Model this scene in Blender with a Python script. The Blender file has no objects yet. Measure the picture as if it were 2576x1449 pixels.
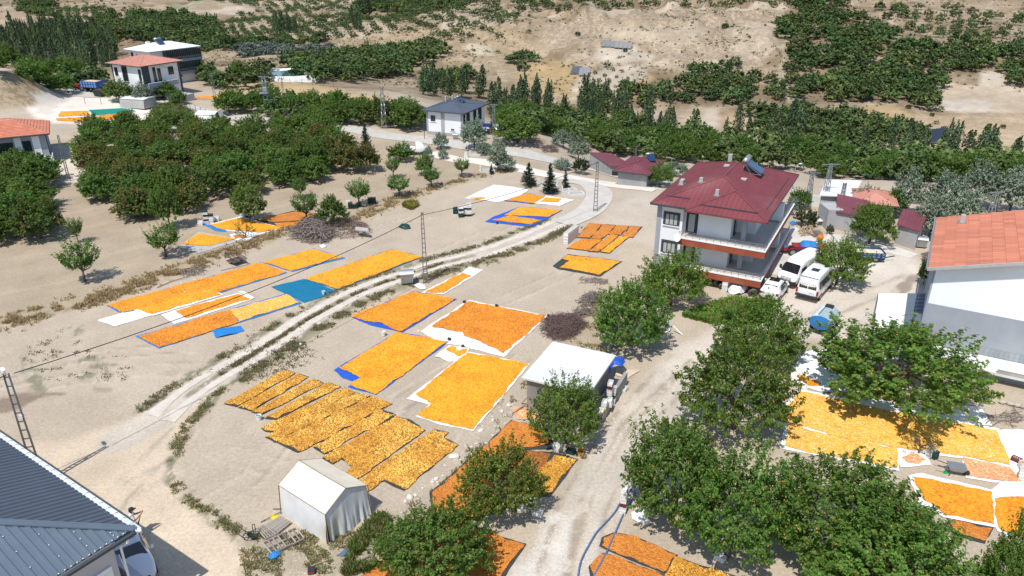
import bpy, math, random
import numpy as np
from mathutils import Vector, Matrix
from mathutils.geometry import delaunay_2d_cdt
random.seed(7); RNG = np.random.default_rng(7)
R_ = math.radians
S = bpy.context.scene
COL = S.collection

# ------------------------------------------------------------------ camera, sky, sun, exposure
PITCH = R_(24.5); FOC = 1900.0; CAMH = 28.0        # focal length in units of a 2576-wide picture
cam = bpy.data.cameras.new('camera'); cam.sensor_width = 36.0
cam.lens = 36.0 * FOC / 2576.0; cam.clip_start = 0.5; cam.clip_end = 3000
camo = bpy.data.objects.new('camera', cam); COL.objects.link(camo)
camo.location = (0, 0, CAMH); camo.rotation_euler = (R_(90) - PITCH, 0, 0)
S.camera = camo
W = bpy.data.worlds.new('World'); S.world = W; W.use_nodes = True
wn = W.node_tree.nodes; wl = W.node_tree.links
sky = wn.new('ShaderNodeTexSky'); sky.sky_type = 'NISHITA'; sky.sun_disc = False
SUN_EL = R_(61); SDX, SDY = 0.48, 0.88            # the way shadows fall on the ground
sky.sun_elevation = SUN_EL; sky.sun_rotation = math.atan2(-SDX, -SDY)
sky.dust_density = 0.6
wn['Background'].inputs[1].default_value = 0.145
wl.new(sky.outputs[0], wn['Background'].inputs[0])
sl = bpy.data.lights.new('sun', 'SUN'); sl.energy = 4.3; sl.angle = R_(0.53); sl.color = (1.0, 0.955, 0.89)
so = bpy.data.objects.new('sun', sl); COL.objects.link(so)
sv = Vector((SDX * math.cos(SUN_EL), SDY * math.cos(SUN_EL), -math.sin(SUN_EL)))
so.rotation_euler = sv.to_track_quat('-Z', 'Y').to_euler(); so.location = (-30, -40, 80)
S.view_settings.view_transform = 'Standard'; S.view_settings.look = 'None'
S.view_settings.exposure = 0.13; S.view_settings.gamma = 1.0; S.view_settings.use_curve_mapping = False

# ------------------------------------------------------------------ noise
def _h(ix, iy, iz, seed):
    n = (ix.astype(np.int64) * 374761393 + iy.astype(np.int64) * 668265263 + iz.astype(np.int64) * 2147483647 + seed * 144269) & 0xffffffff
    n = ((n ^ (n >> 13)) * 1274126177) & 0xffffffff
    n = ((n ^ (n >> 16)) * 2246822519) & 0xffffffff
    return ((n ^ (n >> 15)) & 0xffff) / 65535.0
def vnoise(x, y, z=0.0, seed=0):
    x = np.asarray(x, float); y = np.asarray(y, float); z = np.zeros_like(x) + z
    ix = np.floor(x); iy = np.floor(y); iz = np.floor(z)
    fx = x - ix; fy = y - iy; fz = z - iz
    fx = fx * fx * (3 - 2 * fx); fy = fy * fy * (3 - 2 * fy); fz = fz * fz * (3 - 2 * fz)
    def c(a, b, d): return _h(ix + a, iy + b, iz + d, seed)
    def pl(d):
        return (c(0,0,d) * (1-fx) + c(1,0,d) * fx) * (1-fy) + (c(0,1,d) * (1-fx) + c(1,1,d) * fx) * fy
    if np.all(fz == 0): return pl(0)
    return pl(0) * (1-fz) + pl(1) * fz
def fbm(x, y, sc, oct=4, seed=0):
    a = 0; amp = 1; tot = 0; x = np.asarray(x, float) / sc; y = np.asarray(y, float) / sc
    for i in range(oct):
        a = a + amp * vnoise(x, y, 0.0, seed + i); tot += amp; amp *= .55; x = x * 2.03 + 7.1; y = y * 2.03 + 3.7
    return a / tot
def sstep(a, b, x):
    t = np.clip((x - a) / (b - a), 0, 1); return t * t * (3 - 2 * t)

# ------------------------------------------------------------------ terrain height
HY = np.array([20, 70, 90, 105, 120, 140, 160, 185, 210, 240, 280, 330, 400, 500, 650, 900, 1300.])
HC = {-300: [0,0,0,0,1,2,2,1,-4,-8,-12,-13,-12,-11,-9,-3,10],
      0:    [0,0,0,0,1,2,2,1,-4,-8,-12,-13,-12,-11,-9,-3,10],
      400:  [0,0,0,0,0,0,1,1,-2,-7,-11,-12,-12,-11,-8,0,12],
      700:  [0,0,0,0,0,0,0,1,0,-4,-8,-10,-9,-7,-3,8,20],
      1000: [0,0,0,0,0,0,-1,-3,-5,-6,-5,-2,0,4,10,20,34],
      1300: [0,0,0,0,0,-3,-7,-9,-8,-3,3,9,13,18,25,36,50],
      1600: [0,0,0,-2,-6,-9,-9.5,-8,-5,1,6,13,18,24,32,44,60],
      2000: [0,0,-.5,-3,-7,-9,-9.5,-8,-5,1,7,14,19,26,34,48,64],
      2576: [0,0,-.5,-3,-7,-9.5,-10,-8.5,-5,1,7,14,19,26,34,48,64],
      2900: [0,0,-.5,-3,-7,-9.5,-10,-8.5,-5,1,7,14,19,26,34,48,64]}
HT = np.array([(u - 1288) / FOC for u in HC]); HZ = np.array(list(HC.values()), float)
def _cr(p0, p1, p2, p3, t):
    return p1 + .5 * t * (p2 - p0 + t * (2*p0 - 5*p1 + 4*p2 - p3 + t * (3*(p1 - p2) + p3 - p0)))
def height(x, y, micro=True):
    x = np.asarray(x, float); y = np.asarray(y, float)
    yy = np.clip(y, 20.01, 1299.9); t = np.clip(x / np.maximum(yy, 60) , HT[0] + 1e-4, HT[-1] - 1e-4)
    iy = np.clip(np.searchsorted(HY, yy) - 1, 0, len(HY) - 2); fy = (yy - HY[iy]) / (HY[iy+1] - HY[iy])
    it = np.clip(np.searchsorted(HT, t) - 1, 0, len(HT) - 2); ft = (t - HT[it]) / (HT[it+1] - HT[it])
    ft = ft * ft * (3 - 2 * ft)
    def col(k):
        a = HZ[k, np.clip(iy-1, 0, 99)]; b = HZ[k, iy]; c = HZ[k, iy+1]; d = HZ[k, np.clip(iy+2, 0, len(HY)-1)]
        return _cr(a, b, c, d, fy)
    z = col(it) * (1 - ft) + col(it + 1) * ft
    far = sstep(170, 260, yy)
    z = z + far * ((fbm(x, y, 55, 3, 11) - .5) * 9 + (fbm(x, y, 14, 2, 12) - .5) * 2.2)
    e = sstep(-.05, .1, x / np.maximum(yy, 60)) * (1 - sstep(.33, .42, x / np.maximum(yy, 60))) * sstep(205, 235, yy) * sstep(13, 26, np.hypot(x - 33, y - 232))
    z = z + e * (np.abs(fbm(x, y * .45, 13, 4, 14) - .5) * 14 - 1.2)
    # terraces: low risers along the far slopes
    q = (z + 40) / 2.6; fr = q - np.floor(q)
    z = z + sstep(190, 250, yy) * (sstep(.35, .65, fr) - fr) * 1.5
    # mound with the cut bank at far left
    m = np.exp(-(((x + 98) / 13.) ** 2 + ((y - 139) / 14.) ** 2))
    z = z + 5.0 * sstep(.25, .8, m)
    # near field: shallow hollows only, never above zero
    if micro:
        nr = 1 - sstep(95, 110, yy)
        z = z - nr * .05 * fbm(x, y, 1.3, 2, 5)
    return z
_c, _s = math.cos(PITCH), math.sin(PITCH)
_T = np.concatenate([np.linspace(25, 140, 600), np.linspace(140.5, 1200, 1400)])
def ray(u, v):
    a = (u - 1288) / FOC; b = (v - 724.5) / FOC
    return a, _c - b * _s, -_s - b * _c
def P(u, v, z=0.0):
    a, dy, dz = ray(u, v); t = (z - CAMH) / dz
    return Vector((a * t, dy * t, z))
def G(u, v, off=0.0):
    a, dy, dz = ray(u, v)
    h = height(a * _T, dy * _T, False); rz = CAMH + dz * _T
    i = np.argmax(rz < h)
    if rz[i] >= h[i]: i = len(_T) - 1
    if i > 0:
        d0 = rz[i-1] - h[i-1]; d1 = rz[i] - h[i]; t = _T[i-1] + (_T[i] - _T[i-1]) * d0 / (d0 - d1)
    else: t = _T[0]
    x, y = a * t, dy * t
    return Vector((x, y, float(height(x, y, False)) + off))
def hz(x, y): return float(height(x, y, False))
def Dist(p): return p.y * _c + (CAMH - p.z) * _s

# ------------------------------------------------------------------ materials
def new_mat(name):
    m = bpy.data.materials.new(name); m.use_nodes = True
    return m, m.node_tree.nodes, m.node_tree.links, m.node_tree.nodes['Principled BSDF']
_MC = {}
def mat(name, col, rough=.7, var=.18, scale=2.0, bump=.15, bscale=None, metal=0.0, spec=.4, col2=None, stretch=None, dirt=None):
    """plain surface with mottled colour, grain and fine relief"""
    if name in _MC: return _MC[name]
    m, n, l, b = new_mat(name)
    tc = n.new('ShaderNodeTexCoord'); src = tc.outputs['Object']
    if stretch:
        mp = n.new('ShaderNodeMapping'); mp.inputs['Scale'].default_value = stretch; l.new(src, mp.inputs[0]); src = mp.outputs[0]
    t = n.new('ShaderNodeTexNoise'); t.inputs['Scale'].default_value = scale; t.inputs['Detail'].default_value = 8; t.inputs['Roughness'].default_value = .65
    l.new(src, t.inputs[0])
    cr = n.new('ShaderNodeValToRGB'); cr.color_ramp.elements[0].position = .3; cr.color_ramp.elements[1].position = .72
    c2 = col2 or [c * (1 - var) for c in col]
    cr.color_ramp.elements[0].color = (*c2, 1); cr.color_ramp.elements[1].color = (*[min(1, c * (1 + var * .5)) for c in col], 1)
    l.new(t.outputs[0], cr.inputs[0]); out = cr.outputs[0]
    if dirt:
        t3 = n.new('ShaderNodeTexNoise'); t3.inputs['Scale'].default_value = scale * .35; t3.inputs['Detail'].default_value = 6; l.new(tc.outputs['Object'], t3.inputs[0])
        r3 = n.new('ShaderNodeMapRange'); r3.inputs[1].default_value = .52; r3.inputs[2].default_value = .75; l.new(t3.outputs[0], r3.inputs[0])
        mx = n.new('ShaderNodeMix'); mx.data_type = 'RGBA'; l.new(r3.outputs[0], mx.inputs[0]); l.new(out, mx.inputs[6]); mx.inputs[7].default_value = (*dirt, 1); out = mx.outputs[2]
    l.new(out, b.inputs['Base Color'])
    b.inputs['Roughness'].default_value = rough; b.inputs['Metallic'].default_value = metal; b.inputs['Specular IOR Level'].default_value = spec
    if bump:
        t2 = n.new('ShaderNodeTexNoise'); t2.inputs['Scale'].default_value = bscale or scale * 12; t2.inputs['Detail'].default_value = 4; l.new(src, t2.inputs[0])
        bp = n.new('ShaderNodeBump'); bp.inputs['Strength'].default_value = bump; bp.inputs['Distance'].default_value = .02
        l.new(t2.outputs[0], bp.inputs['Height']); l.new(bp.outputs[0], b.inputs['Normal'])
    _MC[name] = m; return m
def objvar(m, amt=.2):
    """let each object that wears the material differ slightly in brightness"""
    n = m.node_tree.nodes; l = m.node_tree.links; b = n['Principled BSDF']
    src = b.inputs['Base Color'].links[0].from_socket
    oi = n.new('ShaderNodeObjectInfo'); mr = n.new('ShaderNodeMapRange'); mr.inputs[3].default_value = 1 - amt; mr.inputs[4].default_value = 1 + amt
    l.new(oi.outputs['Random'], mr.inputs[0]); hs = n.new('ShaderNodeHueSaturation'); l.new(mr.outputs[0], hs.inputs['Value']); l.new(src, hs.inputs['Color']); l.new(hs.outputs[0], b.inputs['Base Color'])
    return m
def leaf_mat(name, amt=.22, trans=.35, rough=.5):
    m, n, l, b = new_mat(name)
    at = n.new('ShaderNodeAttribute'); at.attribute_name = 'Col'
    oi = n.new('ShaderNodeObjectInfo'); hs = n.new('ShaderNodeHueSaturation')
    mr = n.new('ShaderNodeMapRange'); mr.inputs[3].default_value = 1 - amt; mr.inputs[4].default_value = 1 + amt
    l.new(oi.outputs['Random'], mr.inputs[0]); l.new(mr.outputs[0], hs.inputs['Value'])
    mr2 = n.new('ShaderNodeMapRange'); mr2.inputs[3].default_value = .485; mr2.inputs[4].default_value = .512
    ml = n.new('ShaderNodeMath'); ml.operation = 'FRACT'; m2 = n.new('ShaderNodeMath'); m2.operation = 'MULTIPLY'; m2.inputs[1].default_value = 7.31
    l.new(oi.outputs['Random'], m2.inputs[0]); l.new(m2.outputs[0], ml.inputs[0]); l.new(ml.outputs[0], mr2.inputs[0]); l.new(mr2.outputs[0], hs.inputs['Hue'])
    l.new(at.outputs['Color'], hs.inputs['Color']); l.new(hs.outputs[0], b.inputs['Base Color'])
    b.inputs['Roughness'].default_value = rough; b.inputs['Specular IOR Level'].default_value = .35
    tr = n.new('ShaderNodeBsdfTranslucent'); mx = n.new('ShaderNodeMixShader'); mx.inputs[0].default_value = trans
    h2 = n.new('ShaderNodeHueSaturation'); h2.inputs['Value'].default_value = 1.5; h2.inputs['Saturation'].default_value = 1.1; h2.inputs['Hue'].default_value = .49
    l.new(hs.outputs[0], h2.inputs['Color']); l.new(h2.outputs[0], tr.inputs[0])
    l.new(b.outputs[0], mx.inputs[1]); l.new(tr.outputs[0], mx.inputs[2]); l.new(mx.outputs[0], n['Material Output'].inputs[0])
    return m
def vcol_mat(name, rough=.75, spec=.3, bump=0, bscale=30):
    m, n, l, b = new_mat(name)
    at = n.new('ShaderNodeAttribute'); at.attribute_name = 'Col'; l.new(at.outputs['Color'], b.inputs['Base Color'])
    b.inputs['Roughness'].default_value = rough; b.inputs['Specular IOR Level'].default_value = spec
    return m
def glass_mat(name, col=(.02, .03, .035), rough=.08):
    m, n, l, b = new_mat(name)
    b.inputs['Base Color'].default_value = (*col, 1); b.inputs['Roughness'].default_value = rough; b.inputs['Specular IOR Level'].default_value = .8
    b.inputs['Coat Weight'].default_value = .5; b.inputs['Coat Roughness'].default_value = .05
    return m

# ------------------------------------------------------------------ objects
def tag(o, label=None, cat=None, group=None, kind=None):
    if label: o['label'] = label
    if cat: o['category'] = cat
    if group: o['group'] = group
    if kind: o['kind'] = kind
    return o
def thing(name, label, cat, loc=(0, 0, 0), rz=0.0, group=None):
    o = bpy.data.objects.new(name, None); COL.objects.link(o); o.empty_display_size = .3
    o.location = loc; o.rotation_euler = (0, 0, rz)
    return tag(o, label, cat, group)
def copy_tree(o, parent=None):
    c = o.copy(); COL.objects.link(c)
    if parent: c.parent = parent
    for ch in o.children: copy_tree(ch, c)
    return c
def link_mesh(name, me, parent=None, loc=None, rz=None):
    o = bpy.data.objects.new(name, me); COL.objects.link(o)
    if parent: o.parent = parent
    if loc is not None: o.location = loc
    if rz is not None: o.rotation_euler = (0, 0, rz)
    return o
def np_mesh(name, v, f, mats, cols=None, midx=None, smooth=False):
    me = bpy.data.meshes.new(name); v = np.ascontiguousarray(v, dtype=np.float32); f = np.ascontiguousarray(f, dtype=np.int32)
    me.vertices.add(len(v)); me.vertices.foreach_set('co', v.ravel())
    k = f.shape[1]; me.loops.add(f.size); me.loops.foreach_set('vertex_index', f.ravel())
    me.polygons.add(len(f)); me.polygons.foreach_set('loop_start', np.arange(0, f.size, k, dtype=np.int32))
    me.polygons.foreach_set('loop_total', np.full(len(f), k, dtype=np.int32))
    if midx is not None: me.polygons.foreach_set('material_index', np.asarray(midx, dtype=np.int32))
    if smooth: me.polygons.foreach_set('use_smooth', np.ones(len(f), dtype=bool))
    for m in (mats if isinstance(mats, (list, tuple)) else [mats]): me.materials.append(m)
    if cols is not None:
        ca = me.color_attributes.new('Col', 'FLOAT_COLOR', 'POINT')
        c4 = np.ones((len(v), 4), np.float32); c4[:, :3] = cols; ca.data.foreach_set('color', c4.ravel())
    me.update(calc_edges=True); me.validate()
    return me
class MB:
    def __init__(s): s.v = []; s.f = []; s.m = []; s.sm = False
    def face(s, pts, m=0):
        n = len(s.v); s.v += [tuple(p) for p in pts]; s.f.append(tuple(range(n, n + len(pts)))); s.m.append(m); return s
    def hexa(s, b, t, m=0):
        n = len(s.v); s.v += [tuple(p) for p in b] + [tuple(p) for p in t]
        k = len(b); s.f.append(tuple(n + i for i in reversed(range(k)))); s.f.append(tuple(n + k + i for i in range(k)))
        for i in range(k): j = (i + 1) % k; s.f.append((n + i, n + j, n + k + j, n + k + i))
        s.m += [m] * (k + 2); return s
    def box(s, x0, x1, y0, y1, z0, z1, m=0):
        if x0 > x1: x0, x1 = x1, x0
        if y0 > y1: y0, y1 = y1, y0
        return s.hexa([(x0,y0,z0),(x1,y0,z0),(x1,y1,z0),(x0,y1,z0)], [(x0,y0,z1),(x1,y0,z1),(x1,y1,z1),(x0,y1,z1)], m)
    def slab(s, pts, th, m=0):
        """a sloped plate: four or more top points, thickness downward"""
        return s.hexa([(p[0], p[1], p[2] - th) for p in pts], pts, m)
    def tube(s, pts, r, n=6, m=0, cap=True):
        pts = [Vector(p) for p in pts]; rr = r if isinstance(r, (list, tuple)) else [r] * len(pts); base = len(s.v)
        prev = None
        for i, p in enumerate(pts):
            d = (pts[min(i+1, len(pts)-1)] - pts[max(i-1, 0)])
            if d.length < 1e-9: d = Vector((0, 0, 1))
            d.normalize()
            a = d.orthogonal().normalized() if prev is None else (prev - d * prev.dot(d))
            if a.length < 1e-6: a = d.orthogonal()
            a.normalize(); prev = a; b = d.cross(a)
            for k in range(n):
                an = 2 * math.pi * k / n; s.v.append(tuple(p + a * (math.cos(an) * rr[i]) + b * (math.sin(an) * rr[i])))
        for i in range(len(pts) - 1):
            for k in range(n):
                k2 = (k + 1) % n; s.f.append((base + i*n + k, base + i*n + k2, base + (i+1)*n + k2, base + (i+1)*n + k)); s.m.append(m)
        if cap:
            s.f.append(tuple(base + k for k in reversed(range(n)))); s.m.append(m)
            s.f.append(tuple(base + (len(pts)-1)*n + k for k in range(n))); s.m.append(m)
        return s
    def bar(s, a, b, w, h=None, m=0):
        """square bar from a to b"""
        a = Vector(a); b = Vector(b); d = (b - a).normalized(); h = h or w
        sd = d.cross(Vector((0, 0, 1)))
        if sd.length < 1e-4: sd = Vector((1, 0, 0))
        sd.normalize(); up = sd.cross(d)
        q = [(-w/2, -h/2), (w/2, -h/2), (w/2, h/2), (-w/2, h/2)]
        return s.hexa([a + sd*i + up*j for i, j in q], [b + sd*i + up*j for i, j in q], m)
    def ring(s, rings, m=0, cap=True, close=True):
        base = len(s.v); n = len(rings[0])
        for r in rings: s.v += [tuple(p) for p in r]
        for i in range(len(rings) - 1):
            for k in range(n if close else n - 1):
                k2 = (k + 1) % n; s.f.append((base + i*n + k, base + i*n + k2, base + (i+1)*n + k2, base + (i+1)*n + k)); s.m.append(m)
        if cap:
            s.f.append(tuple(base + k for k in reversed(range(n)))); s.m.append(m)
            s.f.append(tuple(base + (len(rings)-1)*n + k for k in range(n))); s.m.append(m)
        return s
    def mesh(s, name, mats, smooth=False):
        me = bpy.data.meshes.new(name); me.from_pydata(s.v, [], s.f)
        for mm in (mats if isinstance(mats, (list, tuple)) else [mats]): me.materials.append(mm)
        me.polygons.foreach_set('material_index', s.m)
        if smooth or s.sm: me.polygons.foreach_set('use_smooth', [True] * len(s.f))
        me.update(); return me
    def obj(s, name, mats, parent=None, loc=None, rz=None, smooth=False, bevel=0):
        o = link_mesh(name, s.mesh(name, mats, smooth), parent, loc, rz)
        if bevel:
            b = o.modifiers.new('bevel', 'BEVEL'); b.width = bevel; b.segments = 2; b.limit_method = 'ANGLE'
        return o
def inpoly(poly, x, y):
    x = np.asarray(x); y = np.asarray(y); c = np.zeros(x.shape, bool); n = len(poly)
    for i in range(n):
        x1, y1 = poly[i]; x2, y2 = poly[(i+1) % n]
        if y1 == y2: continue
        k = ((y1 > y) != (y2 > y)) & (x < (x2 - x1) * (y - y1) / (y2 - y1) + x1); c ^= k
    return c
def sdist(poly, x, y, closed=True):
    """distance to polygon edge, negative inside"""
    d = np.full(np.shape(x), 1e9); n = len(poly)
    for i in range(n if closed else n - 1):
        x1, y1 = poly[i]; x2, y2 = poly[(i+1) % n]; dx, dy = x2 - x1, y2 - y1; L = dx*dx + dy*dy + 1e-12
        t = np.clip(((x - x1) * dx + (y - y1) * dy) / L, 0, 1)
        d = np.minimum(d, np.hypot(x - x1 - t*dx, y - y1 - t*dy))
    if closed: d = np.where(inpoly(poly, x, y), -d, d)
    return d
def GP(pts): return [(g.x, g.y) for g in (G(*q) for q in pts)]

# ================================================================== SETTING: ground
def build_ground():
    ys = [14.0]
    while ys[-1] < 1200: ys.append(ys[-1] + max(.20, ys[-1] * .0072))
    ys = np.array(ys); tt = np.linspace(-.80, .80, 400)
    ext = np.array([1.1, 1.5, 2.2]); tt = np.concatenate([-ext[::-1], tt, ext])
    Yg, Tg = np.meshgrid(ys, tt, indexing='ij'); Xg = Tg * (Yg * .92 + 10.5)
    x, y = Xg.ravel(), Yg.ravel(); z = height(x, y)
    soil = np.array([.48, .40, .305]); col = np.tile(soil, (len(x), 1)); spk = np.zeros(len(x))
    n1 = fbm(x, y, 6, 4, 31); n2 = fbm(x, y, 1.6, 3, 32); n3 = fbm(x, y, 28, 4, 33); n4 = fbm(x, y, 9, 4, 34)
    col *= (.92 + .18 * (n1 - .5) + .2 * (n2 - .5))[:, None]
    def mixc(w, c, s=None):
        nonlocal col, spk
        w = np.clip(w, 0, 1)[:, None]; col = col * (1 - w) + np.array(c) * w
        if s is not None: spk = spk * (1 - w[:, 0]) + s * w[:, 0]
    far = sstep(150, 185, y + (n3 - .5) * 20)
    tan = np.array([.36, .275, .185]); cream = np.array([.55, .45, .335])
    k = sstep(.46, .6, n4 * .5 + n3 * .5)[:, None]
    hill = tan * (1 - k) + cream * k
    # straw coloured grass banding along the terraces
    q = (z + 40) / 2.6; band = sstep(.3, .45, q - np.floor(q)) * (1 - sstep(.6, .75, q - np.floor(q)))
    hill = hill * (1 - .18 * band[:, None])
    hill *= (.88 + .34 * (fbm(x, y, 3.2, 3, 35) - .5))[:, None]
    col = col * (1 - far[:, None]) + hill * far[:, None]; spk = far * .8
    def paint(pu, c, soft=.6, amp=1.2, ns=3.0, st=1.0, s=0.0, raw=False):
        nonlocal col, spk
        p = pu if raw else GP(pu); a = np.array(p); mg = soft + amp + 1
        idx = np.where((x > a[:,0].min()-mg) & (x < a[:,0].max()+mg) & (y > a[:,1].min()-mg) & (y < a[:,1].max()+mg))[0]
        if len(idx) == 0: return
        d = sdist(p, x[idx], y[idx]) + (fbm(x[idx], y[idx], ns, 3, 77) - .5) * 2 * amp
        w = (1 - sstep(-soft, soft, d)) * st
        cc = np.array(c) * (.95 + .22 * (n2[idx] - .5) + .2 * (n1[idx] - .5))[:, None]
        col[idx] = col[idx] * (1 - w[:, None]) + cc * w[:, None]; spk[idx] = spk[idx] * (1 - w) + s * w
    def stroke(pu, c, width, amp=.3, ns=.8, st=1.0, thr=None, raw=False):
        """soft line of width metres; thr breaks it up into patches"""
        nonlocal col
        p = pu if raw else GP(pu); a = np.array(p); mg = width + amp + 1
        idx = np.where((x > a[:,0].min()-mg) & (x < a[:,0].max()+mg) & (y > a[:,1].min()-mg) & (y < a[:,1].max()+mg))[0]
        if len(idx) == 0: return
        nn = fbm(x[idx], y[idx], ns, 3, 55)
        d = sdist(p, x[idx], y[idx], False) + (nn - .5) * 2 * amp
        w = (1 - sstep(width * .5 - .15, width * .5 + .2, d)) * st
        if thr is not None: w = w * sstep(thr - .06, thr + .06, fbm(x[idx], y[idx], .55, 3, 91))
        cc = np.array(c) * (.9 + .3 * (n2[idx] - .5))[:, None]
        col[idx] = col[idx] * (1 - w[:, None]) + cc * w[:, None]
    gold = (.52, .385, .215); orch = (.40, .325, .235); white = (.70, .63, .54); crm = (.60, .51, .40)
    # ---- orchard earth, left
    paint([(-200,860),(0,815),(170,770),(420,690),(640,610),(900,540),(1170,455),(1300,420),(1400,430),(1330,395),(1100,360),(800,340),(500,330),(-250,400)], orch, 1, 1.5)
    for k in range(9):      # tilled lines between the rows
        o = k * 42
        stroke([(-100, 760 - o), (250, 690 - o), (600, 590 - o), (1000, 470 - o * .8)], (.47, .385, .28), .7, .4, 1.5, .55)
        stroke([(-100, 740 - o), (250, 670 - o), (600, 570 - o), (1000, 455 - o * .8)], (.32, .25, .17), .3, .3, 1.2, .35, .5)
    paint([(-50,400),(300,350),(480,330),(560,380),(420,440),(250,450),(100,470)], white, .8, 1.6, 3, .75)
    # pale yard with the far tarps
    paint([(60,270),(160,225),(190,232),(300,245),(440,268),(380,300),(300,312),(130,312)], (.74,.67,.59), .8, 1.0)
    paint([(0,205),(110,212),(170,228),(150,250),(80,265),(0,275)], (.42,.33,.21), 1, 1, 3, 1, 1.0)
    paint([(85,255),(150,222),(188,236),(170,250),(125,292),(100,285)], (.62,.56,.49), .5, 1.2, 2.2)
    # golden slope round the pond
    paint([(560,205),(650,198),(790,208),(930,240),(1050,262),(1060,280),(900,258),(700,240),(560,232)], gold, 1, 2, 4, 1, .25)
    paint([(620,150),(700,150),(720,185),(640,180)], (.5,.4,.27), 2, 3, 5, .8, .6)
    # golden and pale fields on the far slopes
    for p, c, s in [
        ([(1290,190),(1380,150),(1500,170),(1540,210),(1500,262),(1400,245),(1290,230)], gold, .3),
        ([(1540,205),(1640,190),(1620,225),(1560,262),(1520,262)], (.55,.41,.24), .25),
        ([(1470,185),(1540,168),(1640,165),(1590,220),(1540,265),(1480,245),(1440,225)], (.60,.53,.44), .15),
        ([(1500,115),(1600,112),(1650,140),(1630,150),(1560,158),(1500,155)], white, .1),
        ([(1770,270),(1810,272),(1805,320),(1760,320)], (.62,.54,.45), .05),
        ([(1730,275),(1768,268),(1755,325),(1715,320)], (.56,.45,.30), .1),
        ([(1620,290),(1655,278),(1645,310),(1610,320)], (.62,.54,.45), .05),
        ([(1820,275),(1900,285),(1960,310),(1940,335),(1820,330)], (.50,.38,.26), .4),
        ([(2360,205),(2576,215),(2650,230),(2650,290),(2576,285),(2350,275)], (.64,.54,.43), .15),
        ([(2370,255),(2450,252),(2500,262),(2480,285),(2372,278)], (.72,.66,.60), .05),
        ([(2470,180),(2510,182),(2540,210),(2460,212)], white, .1),
        ([(2290,290),(2650,290),(2650,400),(2500,395),(2300,370)], (.53,.41,.28), .55),
        ([(2085,265),(2250,262),(2300,300),(2200,310),(2110,300)], (.56,.42,.25), .2),
        ([(2230,185),(2370,180),(2380,192),(2260,200)], (.52,.45,.36), .1),
        ([(1380,60),(1470,20),(1700,15),(1980,25),(1960,110),(1900,180),(1700,175),(1640,110),(1480,105),(1380,120)], (.53,.44,.345), .95),
        ([(1520,70),(1640,60),(1780,70),(1760,120),(1700,110),(1600,108),(1530,105)], crm, .35),
        ([(1830,80),(1950,60),(1940,120),(1850,150)], crm, .5),
        ([(1480,5),(1980,8),(1985,24),(1700,16),(1480,26)], (.67,.58,.47), .1),
        ([(860,95),(1060,60),(1300,80),(1380,120),(1250,150),(1130,160),(1000,105),(870,130)], (.53,.42,.29), .75),
        ([(1170,110),(1240,115),(1250,140),(1180,140)], (.68,.61,.5), .1),
        ([(1110,60),(1160,50),(1180,68),(1110,75)], (.66,.59,.49), .1),
        ([(150,8),(290,5),(280,35),(170,40)], (.50,.40,.29), .4),
        ([(330,15),(560,0),(620,20),(540,30),(400,30)], (.50,.41,.30), .3),
        ([(410,28),(600,15),(640,22),(600,38),(480,38)], (.60,.53,.45), .1),
        ([(430,5),(520,2),(500,20),(440,20)], (.34,.37,.24), .2),
        ([(0,10),(60,30),(70,60),(30,80),(0,80)], (.55,.43,.32), .5),
        ([(0,110),(90,125),(130,155),(60,165),(0,165)], (.56,.47,.36), .5),
        ([(190,65),(260,55),(270,70),(230,80)], (.58,.50,.40), .2)]:
        paint(p, c, 1.0, 3.0 if s > .1 else 1.2, 6, .92, s)
    for p in ([(1450,95),(1480,150),(1440,260)], [(1640,110),(1700,150),(1600,165),(1560,172),(1530,200),(1500,262)], [(1980,60),(1985,130),(1960,200),(1995,260)],
              [(2110,260),(2180,262),(2260,258)], [(2070,5),(2085,18),(2160,0)], [(1760,180),(1850,150),(1990,120)], [(1130,70),(1240,55),(1400,40)], [(1900,60),(1990,35)], [(2230,185),(2255,178),(2390,185)]):
        stroke(p, (.66,.57,.46), 2.2, .6, 3, .8)
    for p in ([(600,35),(900,40),(1000,60),(980,98),(860,96),(620,95),(540,70)], [(430,-5),(880,-8),(880,28),(640,28)], [(90,28),(290,25),(290,75),(120,72)], [(980,20),(1250,12),(1290,60),(1130,72)]): paint(p, (.56,.48,.37), 2, 5, 8, .7, .2)
    # ---- bare earth, centre and foreground
    paint([(-100,1120),(150,1110),(330,1060),(480,985),(560,950),(520,1010),(440,1110),(440,1230),(560,1330),(700,1500),(-100,1500)], (.62,.51,.38), .8, .6)
    paint([(1330,1500),(1400,1300),(1470,1170),(1530,1060),(1620,960),(1700,880),(1780,850),(1900,900),(1780,1020),(1650,1130),(1560,1280),(1480,1500)], (.53,.475,.40), .8, .5)
    paint([(1300,1449),(1340,1370),(1400,1290),(1430,1310),(1430,1390),(1400,1449)], (.68,.65,.61), .6, .8, 2, .6)
    paint([(1640,960),(1750,860),(1880,770),(1960,700),(2080,700),(2200,640),(2300,640),(2330,740),(2320,900),(2100,860),(1950,850),(1750,960)], (.60,.535,.455), .8, .6)
    paint([(1950,640),(2000,580),(2110,600),(2200,620),(2250,650),(2150,700),(1960,690)], (.64,.59,.52), .5, .4)
    paint([(1540,520),(1660,460),(1700,500),(1650,620),(1500,600)], (.49,.425,.34), 1, 1)
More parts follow.
